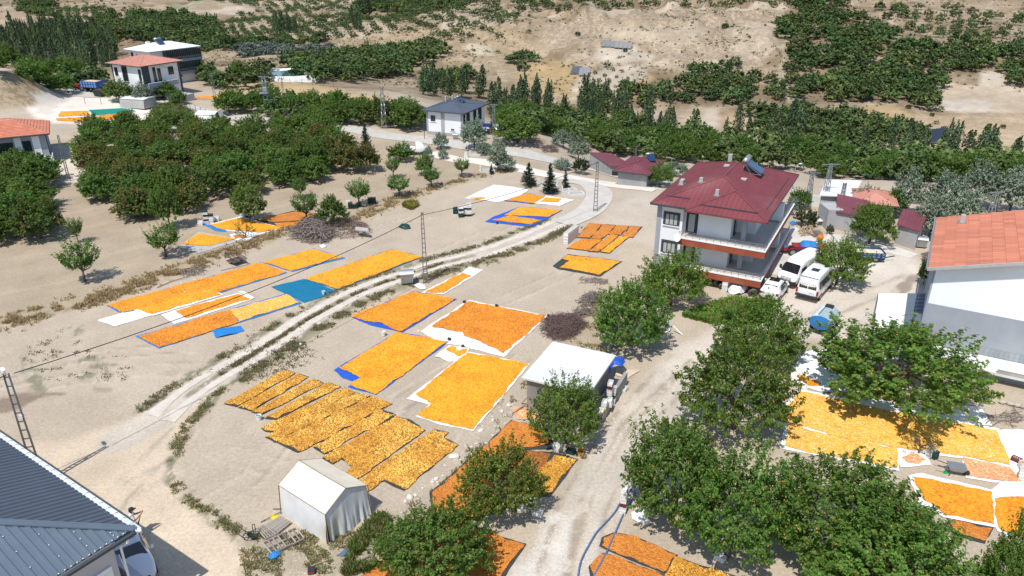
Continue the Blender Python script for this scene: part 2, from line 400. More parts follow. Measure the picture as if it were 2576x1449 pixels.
    # weeds and scrub between mats
    for pl in ([(-50,960),(200,900),(420,880),(560,870)],[(-50,1000),(150,960),(380,930),(480,930)],[(300,1250),(520,1130),(700,1180)],[(180,1449),(300,1250),(470,1080)],[(1180,900),(1000,1010),(960,1060)],[(900,700),(1100,640),(1290,560),(1340,520)],[(800,620),(1000,560),(1180,520)],[(1260,760),(1400,700),(1560,620)],[(1480,1449),(1500,1280),(1600,1080),(1760,920)],[(1400,1449),(1450,1280),(1560,1080),(1720,900)],[(1100,1120),(1200,1000),(1320,900)],[(2000,830),(2150,760),(2300,700)],[(500,1290),(640,1200),(700,1120)]):
        g_ = np.array(GP(pl)); dd_ = np.gradient(g_, axis=0); n_ = np.stack([-dd_[:,1], dd_[:,0]], 1); n_ /= np.linalg.norm(n_, axis=1)[:, None]
        for o_ in (-.75, .75): stroke(list(map(tuple, g_ + n_ * o_)), (.58,.50,.395), .24, .25, 2.5, .7, .3, True); stroke(list(map(tuple, g_ + n_ * (o_ + .24))), (.33,.27,.205), .1, .25, 2.5, .7, .38, True)
    weed = (.21, .205, .135); dry = (.38, .31, .20)
    stroke([(-60,835),(0,812),(120,780),(260,745),(420,690),(640,610)], dry, 2.4, .8, 1.4, .85, .40)
    stroke([(-60,845),(0,822),(120,790),(260,752)], weed, 1.0, .6, 1.4, .7, .52)
    stroke([(640,612),(740,570),(880,560),(1000,500),(1150,455),(1290,420)], dry, 2.2, .8, 1.4, .8, .40)
    for off, c, wd, th in ((-24, weed, 1.0, .40), (0, weed, .55, .36), (26, weed, 1.15, .34)):
        pass
    track = [(300,1105),(400,1052),(475,992),(550,943),(644,886),(681,862),(769,806),(869,750),(931,722),(1044,684),(1119,660),(1194,642),(1288,610),(1350,585),(1413,558)]
    tr = np.array(GP(track)); dd = np.gradient(tr, axis=0); nrm = np.stack([-dd[:,1], dd[:,0]], 1); nrm /= np.linalg.norm(nrm, axis=1)[:, None]
    stroke(list(map(tuple, tr)), (.58,.51,.42), 2.6, .15, 1, 1, None, True)
    tight = tr[2:12]; nt = nrm[2:12]
    stroke(list(map(tuple, tight)), (.24,.22,.15), .55, .15, .8, .9, .36, True)
    stroke(list(map(tuple, tr[1:] + nrm[1:] * 1.75)), weed, .7, .35, .9, .9, .42, True)
    stroke(list(map(tuple, tr[3:] - nrm[3:] * 1.8)), weed, 1.1, .4, .9, .95, .36, True)
    stroke(list(map(tuple, tr[3:] - nrm[3:] * 2.3)), dry, .7, .4, .9, .6, .45, True)
    stroke([(430,1210),(440,1130),(470,1070),(520,1020),(560,975)], weed, .7, .25, .6, .9, .45)
    stroke([(440,1215),(480,1260),(560,1310),(600,1340)], weed, .7, .4, .6, .8, .52)
    paint([(590,1340),(660,1330),(800,1370),(900,1340),(950,1330),(905,1449),(620,1460)], (.30,.26,.18), .5, .9, 1, .55)
    for p in ([(165,830),(205,822),(190,838)], [(100,985),(60,890)], [(200,905),(250,900)], [(215,945),(280,935)], [(240,920),(300,912)]): stroke(p, weed, .7, .4, .4, .8, .5)
    paint([(-20,1005),(45,990),(120,985),(168,985),(165,995),(110,1000),(60,1022),(-20,1045)], (.25,.195,.145), .12, .35, 1.2, .95)
    paint([(235,975),(285,975),(278,985),(240,985)], (.28,.22,.16), .15, .2, 1, .7)
    paint([(2255,715),(2290,690),(2320,688),(2300,710),(2290,735),(2265,742)], (.30,.245,.19), .15, .4, 1, .9)
    paint([(1390,830),(1480,760),(1560,720),(1620,800),(1560,880),(1480,900),(1400,880)], (.34,.28,.19), .8, .9, 1.2, .6)
    paint([(1150,1180),(1230,1080),(1330,930),(1340,990),(1250,1090),(1170,1190),(1000,1330),(960,1320)], (.40,.35,.27), .4, .5, .8, .7)
    e1 = 1 - np.abs(fbm(x + z * .6, y * .4, 10, 4, 68) - .5) * 9; e2 = fbm(x, y, 30, 3, 69); er = (sstep(.35, .75, e1) * sstep(.45, .6, e2) * far * .5)[:, None]; col = col * (1 - er) + np.array([.60, .50, .385]) * er; spk = spk * (1 - er[:, 0] * .8)
    gsl = (.80 + .45 * (fbm(x, y, 7, 3, 66) - .5)) * (.92 + .3 * (fbm(x, y, 2.2, 2, 67) - .5)); col = col * (1 - far[:, None] + far[:, None] * gsl[:, None] * np.array([1.0, .965, .90]))
    v = np.stack([x, y, z], 1); nr, nc = Yg.shape
    i = np.arange(nr * nc).reshape(nr, nc); f = np.stack([i[:-1,:-1], i[:-1,1:], i[1:,1:], i[1:,:-1]], -1).reshape(-1, 4)
    m, n, l, b = new_mat('earth')
    at = n.new('ShaderNodeAttribute'); at.attribute_name = 'Col'; a2 = n.new('ShaderNodeAttribute'); a2.attribute_name = 'Spk'
    tc = n.new('ShaderNodeTexCoord')
    t1 = n.new('ShaderNodeTexNoise'); t1.inputs['Scale'].default_value = 5.5; t1.inputs['Detail'].default_value = 12; t1.inputs['Roughness'].default_value = .78; l.new(tc.outputs['Object'], t1.inputs[0])
    r1 = n.new('ShaderNodeMapRange'); r1.inputs[1].default_value = .3; r1.inputs[2].default_value = .7; r1.inputs[3].default_value = .72; r1.inputs[4].default_value = 1.22; l.new(t1.outputs[0], r1.inputs[0])
    t2 = n.new('ShaderNodeTexNoise'); t2.inputs['Scale'].default_value = .85; t2.inputs['Detail'].default_value = 4; t2.inputs['Roughness'].default_value = .7; l.new(tc.outputs['Object'], t2.inputs[0])
    r2 = n.new('ShaderNodeMapRange'); r2.inputs[1].default_value = .47; r2.inputs[2].default_value = .51; l.new(t2.outputs[0], r2.inputs[0])
    sm = n.new('ShaderNodeMath'); sm.operation = 'MULTIPLY'; l.new(r2.outputs[0], sm.inputs[0]); l.new(a2.outputs['Fac'], sm.inputs[1])
    sm2 = n.new('ShaderNodeMath'); sm2.operation = 'MULTIPLY'; sm2.inputs[1].default_value = .62; l.new(sm.outputs[0], sm2.inputs[0])
    vm = n.new('ShaderNodeMix'); vm.data_type = 'RGBA'; vm.blend_type = 'MULTIPLY'; vm.inputs[0].default_value = 1; l.new(at.outputs['Color'], vm.inputs[6]); l.new(r1.outputs[0], vm.inputs[7])
    mx = n.new('ShaderNodeMix'); mx.data_type = 'RGBA'; l.new(sm2.outputs[0], mx.inputs[0]); l.new(vm.outputs[2], mx.inputs[6]); mx.inputs[7].default_value = (.19, .145, .085, 1)
    l.new(mx.outputs[2], b.inputs['Base Color']); b.inputs['Roughness'].default_value = .95; b.inputs['Specular IOR Level'].default_value = .15
    bp = n.new('ShaderNodeBump'); bp.inputs['Strength'].default_value = .55; bp.inputs['Distance'].default_value = .06; l.new(t1.outputs[0], bp.inputs['Height']); l.new(bp.outputs[0], b.inputs['Normal'])
    me = np_mesh('ground', v, f, m, np.clip(col, .02, .9), None, True)
    sa = me.attributes.new('Spk', 'FLOAT', 'POINT'); sa.data.foreach_set('value', spk.astype(np.float32))
    o = link_mesh('ground', me); tag(o, kind='structure')
    return tr, nrm
TRACK, TNRM = build_ground()

def ribbon(name, pu, widths, m, off, kind='structure', jit=.12, raw=False):
    g = [Vector((a, b, 0)) for a, b in pu] if raw else [G(*q) for q in pu]
    pts = []
    for i in range(len(g) - 1):       # smooth resample
        p0, p1, p2, p3 = g[max(i-1,0)], g[i], g[i+1], g[min(i+2,len(g)-1)]; k = max(2, int((p2 - p1).length / .8))
        for j in range(k):
            t = j / k; pts.append((Vector([_cr(p0[c], p1[c], p2[c], p3[c], t) for c in range(2)] + [0]), widths[i] * (1-t) + widths[i+1] * t))
    pts.append((Vector((g[-1].x, g[-1].y, 0)), widths[-1])); v = []; f = []; nw = 6
    for i, (p, w) in enumerate(pts):
        d = (pts[min(i+1,len(pts)-1)][0] - pts[max(i-1,0)][0]).normalized(); nn = Vector((-d.y, d.x, 0))
        for k in range(nw + 1):
            s = (k / nw - .5) * w
            if k in (0, nw): s += (float(vnoise(i * .35, k * 9.1, 0, 3)) - .5) * 2 * jit * (1 if k else -1)
            q = p + nn * s; crown = .03 * (1 - abs(k / nw * 2 - 1))
            v.append((q.x, q.y, hz(q.x, q.y) + off + crown))
    for i in range(len(pts) - 1):
        for k in range(nw): a = i * (nw+1) + k; f.append((a, a + nw + 1, a + nw + 2, a + 1))
    o = link_mesh(name, np_mesh(name, np.array(v), np.array(f), m, None, None, True)); tag(o, kind=kind); return o
M_road = mat('worn_asphalt', (.50,.475,.43), .9, .16, 1.2, .3, 14, dirt=(.42,.38,.32))
M_dirtroad = mat('white_dirt_road', (.68,.63,.55), .95, .14, .8, .3, 10)
ribbon('road', [(150,216),(192,222),(207,238),(300,243),(375,252),(437,264),(487,277),(562,292),(644,302),(740,312),(800,318),(876,324),(919,331),(956,339),(1006,346),(1069,352),(1150,364),(1220,374),(1288,382),(1363,397),(1413,409),(1513,430),(1575,445),(1678,462)], [4]*24, M_road, .05)
ribbon('lane', [(1080,385),(1150,402),(1200,405),(1288,420),(1350,434),(1438,448),(1513,461),(1588,470),(1650,478)], [2.6,2.8,2.8,3,3,3.4,3.4,3,2.5], M_dirtroad, .022)
ribbon('road', [(1420,452),(1448,455),(1480,463),(1503,478),(1508,498),(1487,524),(1455,545),(1413,563)], [3.4,3.3,3.2,3.2,3.2,3.2,3.1,2.9], mat('grey_lane', (.52,.485,.43), .93, .15, .9, .35, 12), .03)
# the two pale wheel ruts of the track
M_rut = mat('pale_rut', (.60,.54,.46), .95, .2, 1.5, .35, 12)
for sd in (-1, 1):
    pr = [tuple(TRACK[i] + TNRM[i] * sd * .72) for i in range(1, len(TRACK))]
    ribbon('wheel_rut', pr, [.9] + [.72] * (len(pr) - 3) + [.8, .9], M_rut, -.006, jit=.16, raw=True)
# concrete yard behind the red-roofed house
def flat(name, pu, m, off, kind='structure', z=None):
    g = [G(*q) for q in pu]; mb = MB(); zz = z if z is not None else max(p.z for p in g) + off
    mb.hexa([(p.x, p.y, zz - .3) for p in g], [(p.x, p.y, zz) for p in g]); o = mb.obj(name, m); return tag(o, kind=kind)
M_conc = mat('concrete_yard', (.60,.57,.52), .9, .16, .6, .25, 14, dirt=(.45,.41,.36))
flat('concrete_yard', [(1935,690),(1960,600),(2000,572),(2070,612),(2160,668),(2080,700)], M_conc, .02)
flat('footpath', [(2080,588),(2190,600),(2310,640),(2290,650),(2180,622),(2080,602)], M_conc, .035)

# ================================================================== sheets with apricots
M_ap = {}
def apricot_layer(name, lo, hi, pale=(.93,.62,.30), palef=0.0):
    m, n, l, b = new_mat('apricots_' + name)
    tc = n.new('ShaderNodeTexCoord'); v = n.new('ShaderNodeTexVoronoi'); v.inputs['Scale'].default_value = 10; l.new(tc.outputs['Object'], v.inputs[0])
    t = n.new('ShaderNodeTexNoise'); t.inputs['Scale'].default_value = .55; t.inputs['Detail'].default_value = 7; t.inputs['Roughness'].default_value = .6; l.new(tc.outputs['Object'], t.inputs[0])
    sx = n.new('ShaderNodeSeparateColor'); l.new(v.outputs['Color'], sx.inputs[0])
    ad = n.new('ShaderNodeMath'); ad.operation = 'MULTIPLY_ADD'; l.new(sx.outputs[0], ad.inputs[0]); ad.inputs[1].default_value = .62; 
    mm = n.new('ShaderNodeMath'); mm.operation = 'MULTIPLY'; mm.inputs[1].default_value = .80; l.new(t.outputs[0], mm.inputs[0]); l.new(mm.outputs[0], ad.inputs[2])
    cr = n.new('ShaderNodeValToRGB'); cr.color_ramp.elements[0].position = .36; cr.color_ramp.elements[0].color = (*lo, 1); cr.color_ramp.elements[1].position = .9; cr.color_ramp.elements[1].color = (*hi, 1)
    l.new(ad.outputs[0], cr.inputs[0]); out = cr.outputs[0]
    if palef:
        r = n.new('ShaderNodeMapRange'); r.inputs[1].default_value = 1 - palef; r.inputs[2].default_value = 1 - palef + .02; l.new(sx.outputs[1], r.inputs[0])
        mx = n.new('ShaderNodeMix'); mx.data_type = 'RGBA'; l.new(r.outputs[0], mx.inputs[0]); l.new(out, mx.inputs[6]); mx.inputs[7].default_value = (*pale, 1); out = mx.outputs[2]
    l.new(out, b.inputs['Base Color']); b.inputs['Roughness'].default_value = .6; b.inputs['Specular IOR Level'].default_value = .35
    bp = n.new('ShaderNodeBump'); bp.invert = True; bp.inputs['Strength'].default_value = .9; bp.inputs['Distance'].default_value = .05; l.new(v.outputs['Distance'], bp.inputs['Height']); l.new(bp.outputs[0], b.inputs['Normal'])
    return m
AP = {  # name: (layer material, lo colour, hi colour)
 'yellow': ((.56,.19,.010), (.90,.42,.024)), 'orange': ((.50,.15,.010), (.88,.36,.022)), 'deep': ((.42,.12,.012), (.80,.30,.026)),
 'dry': ((.42,.13,.02), (.62,.24,.04)), 'brown': ((.22,.075,.02), (.40,.15,.035)), 'fresh': ((.62,.27,.02), (1.0,.72,.17)), 'mixed': ((.72,.29,.03), (.90,.52,.10)), 'pink': ((.60,.19,.06), (.80,.42,.22))}
APM = {k: apricot_layer(k, a, b, palef=.12 if k in ('pink', 'mixed') else 0) for k, (a, b) in AP.items()}
APM['fresh'] = apricot_layer('fresh_gaps', (.22,.085,.015), (.56,.26,.03))
M_white = mat('white_cloth', (.80,.80,.79), .85, .07, 1.2, .5, 5)
M_blue = mat('blue_tarp', (.018,.10,.52), .5, .2, 1.5, .6, 5)
M_sky = mat('light_blue_tarp', (.02,.20,.55), .5, .2, 1.5, .6, 5)
M_teal = mat('teal_tarp', (.005,.16,.29), .55, .18, 1.0, .5, 5)
M_green = mat('green_tarp', (.01,.25,.20), .6, .18, 1.0, .4, 5)
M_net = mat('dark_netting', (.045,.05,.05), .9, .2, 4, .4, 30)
M_canvas = mat('grey_canvas', (.42,.41,.39), .9, .15, 2, .5, 6)
def outline(p, step, amp, seed):
    out = []; n = len(p)
    for i in range(n):
        a = Vector(p[i]); b = Vector(p[(i+1) % n]); L = (b - a).length; k = max(1, int(L / step)); d = (b - a) / max(L, 1e-6); nn = Vector((-d.y, d.x))
        for j in range(k):
            t = j / k; w = (float(vnoise(i * 17.3 + t * L * 1.4, seed * 3.1, 0, 5)) - .5) * 2 * amp + (float(vnoise(i * 11.3 + t * L * 5, seed * 7.1, 0, 6)) - .5) * amp
            q = a + (b - a) * t + nn * (w if j else w * .3); out.append((q.x, q.y))
    return out
def sheet_mesh(name, poly, m, off, amp=.06, wr=.01, step=.3, seed=1, inner=None, bulge=0.0):
    ol = outline(poly, step, amp, seed); a = np.array(ol); inner = inner or step * 1.6
    gx = np.arange(a[:,0].min(), a[:,0].max(), inner); gy = np.arange(a[:,1].min(), a[:,1].max(), inner)
    X, Y = np.meshgrid(gx, gy); X = X.ravel() + RNG.uniform(-.3, .3, X.size) * inner; Y = Y.ravel() + RNG.uniform(-.3, .3, Y.size) * inner
    ok = inpoly(ol, X, Y); X, Y = X[ok], Y[ok]
    if len(X): dd = -sdist(ol, X, Y); ok = dd > inner * .4; X, Y, dd = X[ok], Y[ok], dd[ok]
    n = len(ol); vs = [Vector(p) for p in ol] + [Vector((p, q)) for p, q in zip(X, Y)]
    r = delaunay_2d_cdt(vs, [(i, (i+1) % n) for i in range(n)], [], 1, 1e-5)
    vx = np.array([(q.x, q.y) for q in r[0]])
    z = height(vx[:,0], vx[:,1], False) + off + wr * (fbm(vx[:,0], vx[:,1], .8, 2, seed + 40) - .3) * 2
    if bulge: z = z + bulge * sstep(0, .25, -sdist(ol, vx[:,0], vx[:,1])) * (.6 + .8 * fbm(vx[:,0], vx[:,1], .5, 2, seed))
    f = [t for t in r[2] if len(t) == 3]
    return np_mesh(name, np.column_stack([vx, z]), np.array(f), m, None, None, True), ol
def pieces(ol, kind, dens, size, off, seed):
    """halved apricots scattered over a sheet, as little ridged domes"""
    a = np.array(ol); ar = (np.ptp(a[:,0])) * (np.ptp(a[:,1])); n = int(ar * dens); r = np.random.default_rng(seed)
    X = r.uniform(a[:,0].min(), a[:,0].max(), n); Y = r.uniform(a[:,1].min(), a[:,1].max(), n); ok = inpoly(ol, X, Y); X, Y = X[ok], Y[ok]; n = len(X)
    Z = height(X, Y, False) + off; an = r.uniform(0, 6.28, n); sz = size * r.uniform(.7, 1.25, n); hh = sz * r.uniform(.35, .8, n)
    V = np.zeros((n, 5, 3)); 
    for k in range(4):
        q = an + k * math.pi / 2; e = np.where(k % 2 == 0, 1.0, .72)
        V[:, k, 0] = X + np.cos(q) * sz * e * .5; V[:, k, 1] = Y + np.sin(q) * sz * e * .5; V[:, k, 2] = Z + r.uniform(-.1, .35, n) * sz
    V[:, 4] = np.stack([X + r.normal(0, .1, n) * sz, Y + r.normal(0, .1, n) * sz, Z + hh], 1)
    b = (np.arange(n) * 5)[:, None]; F = np.concatenate([b + np.array([[0,1,4]]), b + np.array([[1,2,4]]), b + np.array([[2,3,4]]), b + np.array([[3,0,4]])])
    lo, hi = np.array(AP[kind][0]), np.array(AP[kind][1]); cl = sstep(.32, .68, fbm(X, Y, 1.1, 3, seed + 9))
    t = np.clip(cl * .55 + r.uniform(-.1, .65, n), 0, 1)[:, None]; c = lo * (1 - t) + hi * t
    if kind in ('fresh',): c = np.where(r.uniform(0, 1, (n, 1)) < .16, np.array([[.34, .13, .02]]), c)
    if kind in ('pink', 'mixed'): c = np.where(r.uniform(0, 1, (n, 1)) < .12, np.array([[.86, .62, .42]]), c)
    return V.reshape(-1, 3), F, np.repeat(c, 5, axis=0)
M_half = vcol_mat('apricot_halves', .55, .35)
_sn = 0
def mat_sheet(cloth_px, cloth_m, cloth_label, fruit_px=None, kind='orange', fruit_label=None, dens=30, size=.08, off=.012, wr=.012, bulge=.0, grp='apricot drying sheets', amp=.05, raw=False, cat='tarpaulin', cname='drying_sheet'):
    """a cloth on the ground and, on it, the layer of apricots"""
    global _sn; _sn += 1; s = _sn
    if cloth_px:
        if fruit_px and cloth_m in (M_blue, M_sky, M_teal):
            cloth_px = [min(((math.dist(c, f), f) for f in fruit_px), key=lambda q: q[0])[0] < 8 and tuple(.5 * a + .5 * b for a, b in zip(c, min(fruit_px, key=lambda f: math.dist(c, f)))) or c for c in cloth_px]
        p = GP(cloth_px); far = sum(q[1] for q in p) / len(p) > 100
        me, _ = sheet_mesh(cname, p, cloth_m, off + (.04 if far else 0), amp, wr, .35 if not far else .8, s)
        tag(link_mesh(cname, me), cloth_label, cat, grp if fruit_px else None)
    if fruit_px:
        p = GP(fruit_px); yy = sum(q[1] for q in p) / len(p); far = yy > 100
        me, ol = sheet_mesh('apricots', p, APM[kind], off + .035 + (.05 if far else 0), .11 if not far else .2, .03, .16 if yy < 70 else .35, s + 50, None if yy < 70 else .6)
        if dens > 0:
            V, F, C = pieces(ol, kind, dens * (1.6 if yy < 60 and dens < 200 else 1), size, off + .035 + (.05 if far else 0), s)
            n0 = len(me.vertices); me2 = np_mesh('halves', V, F, M_half, C)
            # join the layer and the loose halves into the one spread
            v0 = np.zeros(n0 * 3, np.float32); me.vertices.foreach_get('co', v0); f0 = np.zeros(len(me.loops), np.int32); me.loops.foreach_get('vertex_index', f0)
            VV = np.concatenate([v0.reshape(-1, 3), V]); FF = np.concatenate([f0.reshape(-1, 3), F + n0])
            CC = np.concatenate([np.tile(np.array(AP[kind][1]), (n0, 1)), C]); mi = np.concatenate([np.zeros(len(me.polygons)), np.ones(len(F))])
            sm = mi == 0
            me3 = np_mesh('apricots', VV, FF, [APM[kind], M_half], CC, mi); bpy.data.meshes.remove(me); bpy.data.meshes.remove(me2); me = me3
        o = link_mesh('apricots', me); tag(o, fruit_label, 'apricots', None, 'stuff')
MS = mat_sheet
NG = 'dark netting strip of apricots'
# the long sheets left of the track
MS([(264,770),(655,658),(726,686),(545,742),(340,786),(305,791)], M_sky, 'thin blue sheet under the long orange spread farthest left', [(269,768),(655,662),(720,686),(547,736),(530,728),(342,779),(306,787)], 'orange', 'long orange spread of apricots farthest left, beside the weedy bank', 26)
MS([(340,777),(384,793),(290,821),(245,806)], M_white, 'bare white cloth at the left end of the second orange strip')
MS([(338,780),(527,725),(562,742),(384,795)], M_white, 'white cloth under the narrow strip against the long orange spread', [(345,779),(527,728),(556,741),(383,791)], 'yellow', 'narrow orange-yellow strip alongside the long orange spread', 26, off=.02)
MS([(658,660),(790,623),(870,649),(735,686)], M_sky, 'blue edged sheet near the brushwood pile', [(663,660),(790,627),(862,648),(735,682)], 'yellow', 'yellow spread of apricots just below the brushwood pile', 28)
MS([(405,792),(436,782),(600,737),(634,753),(470,806),(438,815)], M_white, 'white cloth whose bare left end sticks out from a short strip', [(440,783),(598,741),(630,752),(468,801)], 'orange', 'short orange strip with bare white cloth at its left end', 30)
MS([(341,846),(540,788),(722,738),(760,763),(590,815),(398,879)], M_sky, 'blue sheet under the spread next to the teal tarpaulin', [(350,846),(540,791),(580,780),(600,812),(402,875)], 'deep', 'deep orange half of the spread nearest the dark cable', 40, .08)
MS(None, None, None, [(581,780),(722,741),(754,762),(592,812),(602,811)], 'mixed', 'paler orange half of the spread touching the teal tarpaulin', 40, .08)
MS([(682,722),(765,702),(852,733),(766,762)], M_teal, 'bare teal tarpaulin between two orange spreads', wr=.03)
MS([(763,703),(985,625),(1068,646),(850,731)], M_teal, 'teal edged sheet under the long yellow spread beside the track', [(767,703),(985,628),(1062,646),(851,728),(800,713)], 'yellow', 'long yellow spread beside the track and the centre pole', 34, .08)
MS([(532,833),(570,826),(606,820),(615,833),(580,843),(543,850)], M_sky, 'crumpled blue tarpaulin beside the deep orange spread', wr=.12, amp=.1)
MS([(598,735),(612,734),(640,750),(632,754)], M_white, 'folded white cloth at the right end of the short strip', wr=.10)
# upper left, under the young trees
MS([(447,622),(500,583),(614,603),(556,620),(500,637)], M_canvas, 'greyish cloth under the small yellow spread among young trees', [(456,615),(502,588),(597,601),(524,620)], 'yellow', 'small yellow spread between two young trees', 22)
MS([(500,560),(540,580),(570,584),(560,570)], M_sky, 'blue sheet corner left of the yellow spread by the crates', wr=.05)
MS([(520,566),(604,545),(712,573),(655,590),(570,580)], M_white, 'white cloth under the yellow spread by the stacked crates', [(527,566),(604,549),(700,571),(706,575),(654,586),(590,580),(560,578)], 'yellow', 'yellow spread by the stacked crates among young trees', 20)
MS([(578,590),(640,578),(655,590),(620,606),(585,603)], M_white, 'small white cloth with little heaps of dried apricots', [(585,593),(612,590),(620,598),(592,600)], 'dry', 'little heap of dried apricots on the small white cloth', 16)
MS([(640,553),(740,530),(815,540),(735,573),(700,574)], M_net, 'dark sheet under the brown-orange spread among young trees', [(646,553),(740,533),(810,541),(758,556),(690,560)], 'dry', 'brown-orange spread under the young tree beside the brushwood', 20, off=.02)
MS(None, None, None, [(690,562),(758,558),(735,571),(703,573)], 'deep', 'bright orange corner of the brown-orange spread', 20)
# right of the track
MS([(880,797),(1045,729),(1064,736),(1152,752),(1015,838),(930,818)], M_blue, 'blue sheet under the big orange spread right of the track', [(884,796),(1045,732),(1063,739),(1147,752),(1013,834),(998,832),(965,815),(910,805)], 'orange', 'big orange spread right of the track', 55, .08)
MS([(1060,737),(1166,683),(1180,671),(1216,680),(1188,697),(1115,741)], M_white, 'white cloth running up to the far end of the narrow spread', [(1064,738),(1165,686),(1184,694),(1115,738)], 'orange', 'narrow orange spread leading to bare white cloth', 40, .08, off=.02)
MS([(1057,834),(1180,755),(1378,795),(1268,898),(1205,882),(1150,868),(1105,862)], M_white, 'large white cloth under the square orange spread', [(1087,822),(1181,758),(1374,796),(1264,890),(1231,872),(1194,854),(1171,847),(1159,835),(1141,834)], 'deep', 'square orange spread on the large white cloth', 60, .08, wr=.02)
MS([(840,932),(852,921),(1001,833),(1132,859),(947,995),(872,974),(905,955),(893,962),(862,951)], M_blue, 'blue sheet with a bare folded corner at lower left', [(852,925),(1001,836),(1128,860),(946,992),(877,972),(906,951)], 'yellow', 'yellow-orange spread with a bare blue corner', 75, .075)
MS([(1022,1004),(1040,990),(1176,885),(1333,916),(1190,1085),(1118,1071),(1046,1048),(1080,1018)], M_white, 'largest white cloth beside the white-roofed shed', [(1050,1046),(1083,1017),(1044,993),(1176,888),(1329,917),(1189,1081),(1120,1067)], 'yellow', 'largest orange-yellow spread beside the white-roofed shed', 85, .075, wr=.02)
MS([(1093,898),(1105,888),(1130,868),(1180,878),(1172,893),(1155,906),(1130,910)], M_white, 'crumpled white cloth at the top corner of the largest spread', [(1122,881),(1135,871),(1176,879),(1171,891),(1150,898)], 'yellow', 'small patch of apricots above the crumpled white cloth', 60, .075, wr=.07, amp=.1)
# netting strips
strips = [([(565,1015),(712,932),(742,940),(598,1022)], 'first strip from the track'),
 ([(600,1024),(750,941),(775,950),(634,1034)], 'second strip from the track'),
 ([(634,1036),(788,955),(813,966),(660,1043)], 'third strip from the track'),
 ([(667,1052),(824,964),(856,975),(697,1054)], 'fourth strip from the track'),
 ([(659,1076),(697,1058),(866,977),(892,989),(702,1086),(669,1084)], 'fifth strip from the track'),
 ([(668,1098),(894,990),(931,998),(760,1080),(694,1112)], 'sixth strip from the track'),
 ([(698,1112),(934,998),(986,1018),(752,1137)], 'seventh strip from the track'),
 ([(789,1124),(957,1031),(994,1046),(817,1142)], 'narrow strip before the broad ones'),
 ([(812,1152),(994,1048),(1024,1056),(1069,1085),(891,1213),(864,1197),(887,1173),(860,1154),(837,1168)], 'broad strip with a notched end above the tent'),
 ([(894,1214),(1089,1081),(1127,1090),(1114,1103),(1152,1122),(1019,1233),(969,1209),(956,1212),(921,1242)], 'broad strip nearest the white tent')]
for pl, lb in strips:
    c = np.mean(pl, axis=0); big = [tuple(c + (np.array(q) - c) * 1.0 + np.sign(np.array(q) - c) * np.array([2.5, 2.0])) for q in pl]
    MS(big, M_net, 'dark netting under the ' + lb, pl, 'fresh', 'yellow fresh apricot halves on the ' + lb, 230, .072, grp='netting strips beside the tent', amp=.08)
# under the trees by the shed
MS([(1286,1024),(1350,1026),(1372,1068),(1292,1060)], M_canvas, 'grey cloth beside the shed wall', [(1291,1025),(1345,1028),(1366,1064),(1297,1055)], 'pink', 'pinkish orange patch against the shed', 90, .07)
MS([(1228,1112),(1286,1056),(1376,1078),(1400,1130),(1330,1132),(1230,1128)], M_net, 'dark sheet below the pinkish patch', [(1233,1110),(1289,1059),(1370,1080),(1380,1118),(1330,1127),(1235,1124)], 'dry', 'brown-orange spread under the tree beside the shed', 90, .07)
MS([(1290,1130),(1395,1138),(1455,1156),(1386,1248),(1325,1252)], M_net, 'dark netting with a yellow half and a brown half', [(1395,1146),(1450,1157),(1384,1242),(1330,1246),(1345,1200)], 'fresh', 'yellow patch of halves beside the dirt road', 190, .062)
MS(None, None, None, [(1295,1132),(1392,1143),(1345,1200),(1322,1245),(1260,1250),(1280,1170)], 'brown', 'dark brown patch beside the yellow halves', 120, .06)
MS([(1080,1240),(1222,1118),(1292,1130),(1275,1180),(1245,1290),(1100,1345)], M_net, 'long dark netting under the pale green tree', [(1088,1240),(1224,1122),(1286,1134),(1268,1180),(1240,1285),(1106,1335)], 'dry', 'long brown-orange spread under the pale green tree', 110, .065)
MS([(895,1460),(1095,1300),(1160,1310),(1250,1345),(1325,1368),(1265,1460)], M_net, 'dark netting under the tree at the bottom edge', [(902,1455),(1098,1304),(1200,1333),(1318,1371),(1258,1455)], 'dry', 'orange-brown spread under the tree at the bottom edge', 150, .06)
# bottom right
MS([(1508,1374),(1514,1352),(1543,1340),(1590,1348),(1705,1396),(1672,1445),(1545,1392)], M_net, 'dark netting of the upper brown spread by the hoses', [(1513,1373),(1519,1354),(1545,1344),(1590,1351),(1699,1396),(1670,1441),(1548,1389)], 'dry', 'upper brown-orange spread under the two hoses', 200, .058)
MS([(1480,1426),(1518,1390),(1680,1449),(1690,1470),(1490,1470)], M_net, 'dark netting of the lower brown spread by the hoses', [(1485,1425),(1520,1394),(1676,1451),(1680,1466),(1494,1466)], 'dry', 'lower brown-orange spread cut by the bottom edge', 200, .058)
MS([(1694,1398),(1860,1452),(1870,1480),(1660,1470)], M_net, 'dark netting of the yellow spread at the bottom edge', [(1697,1403),(1850,1452),(1860,1475),(1668,1465)], 'fresh', 'yellow spread beside the two brown ones', 230, .058)
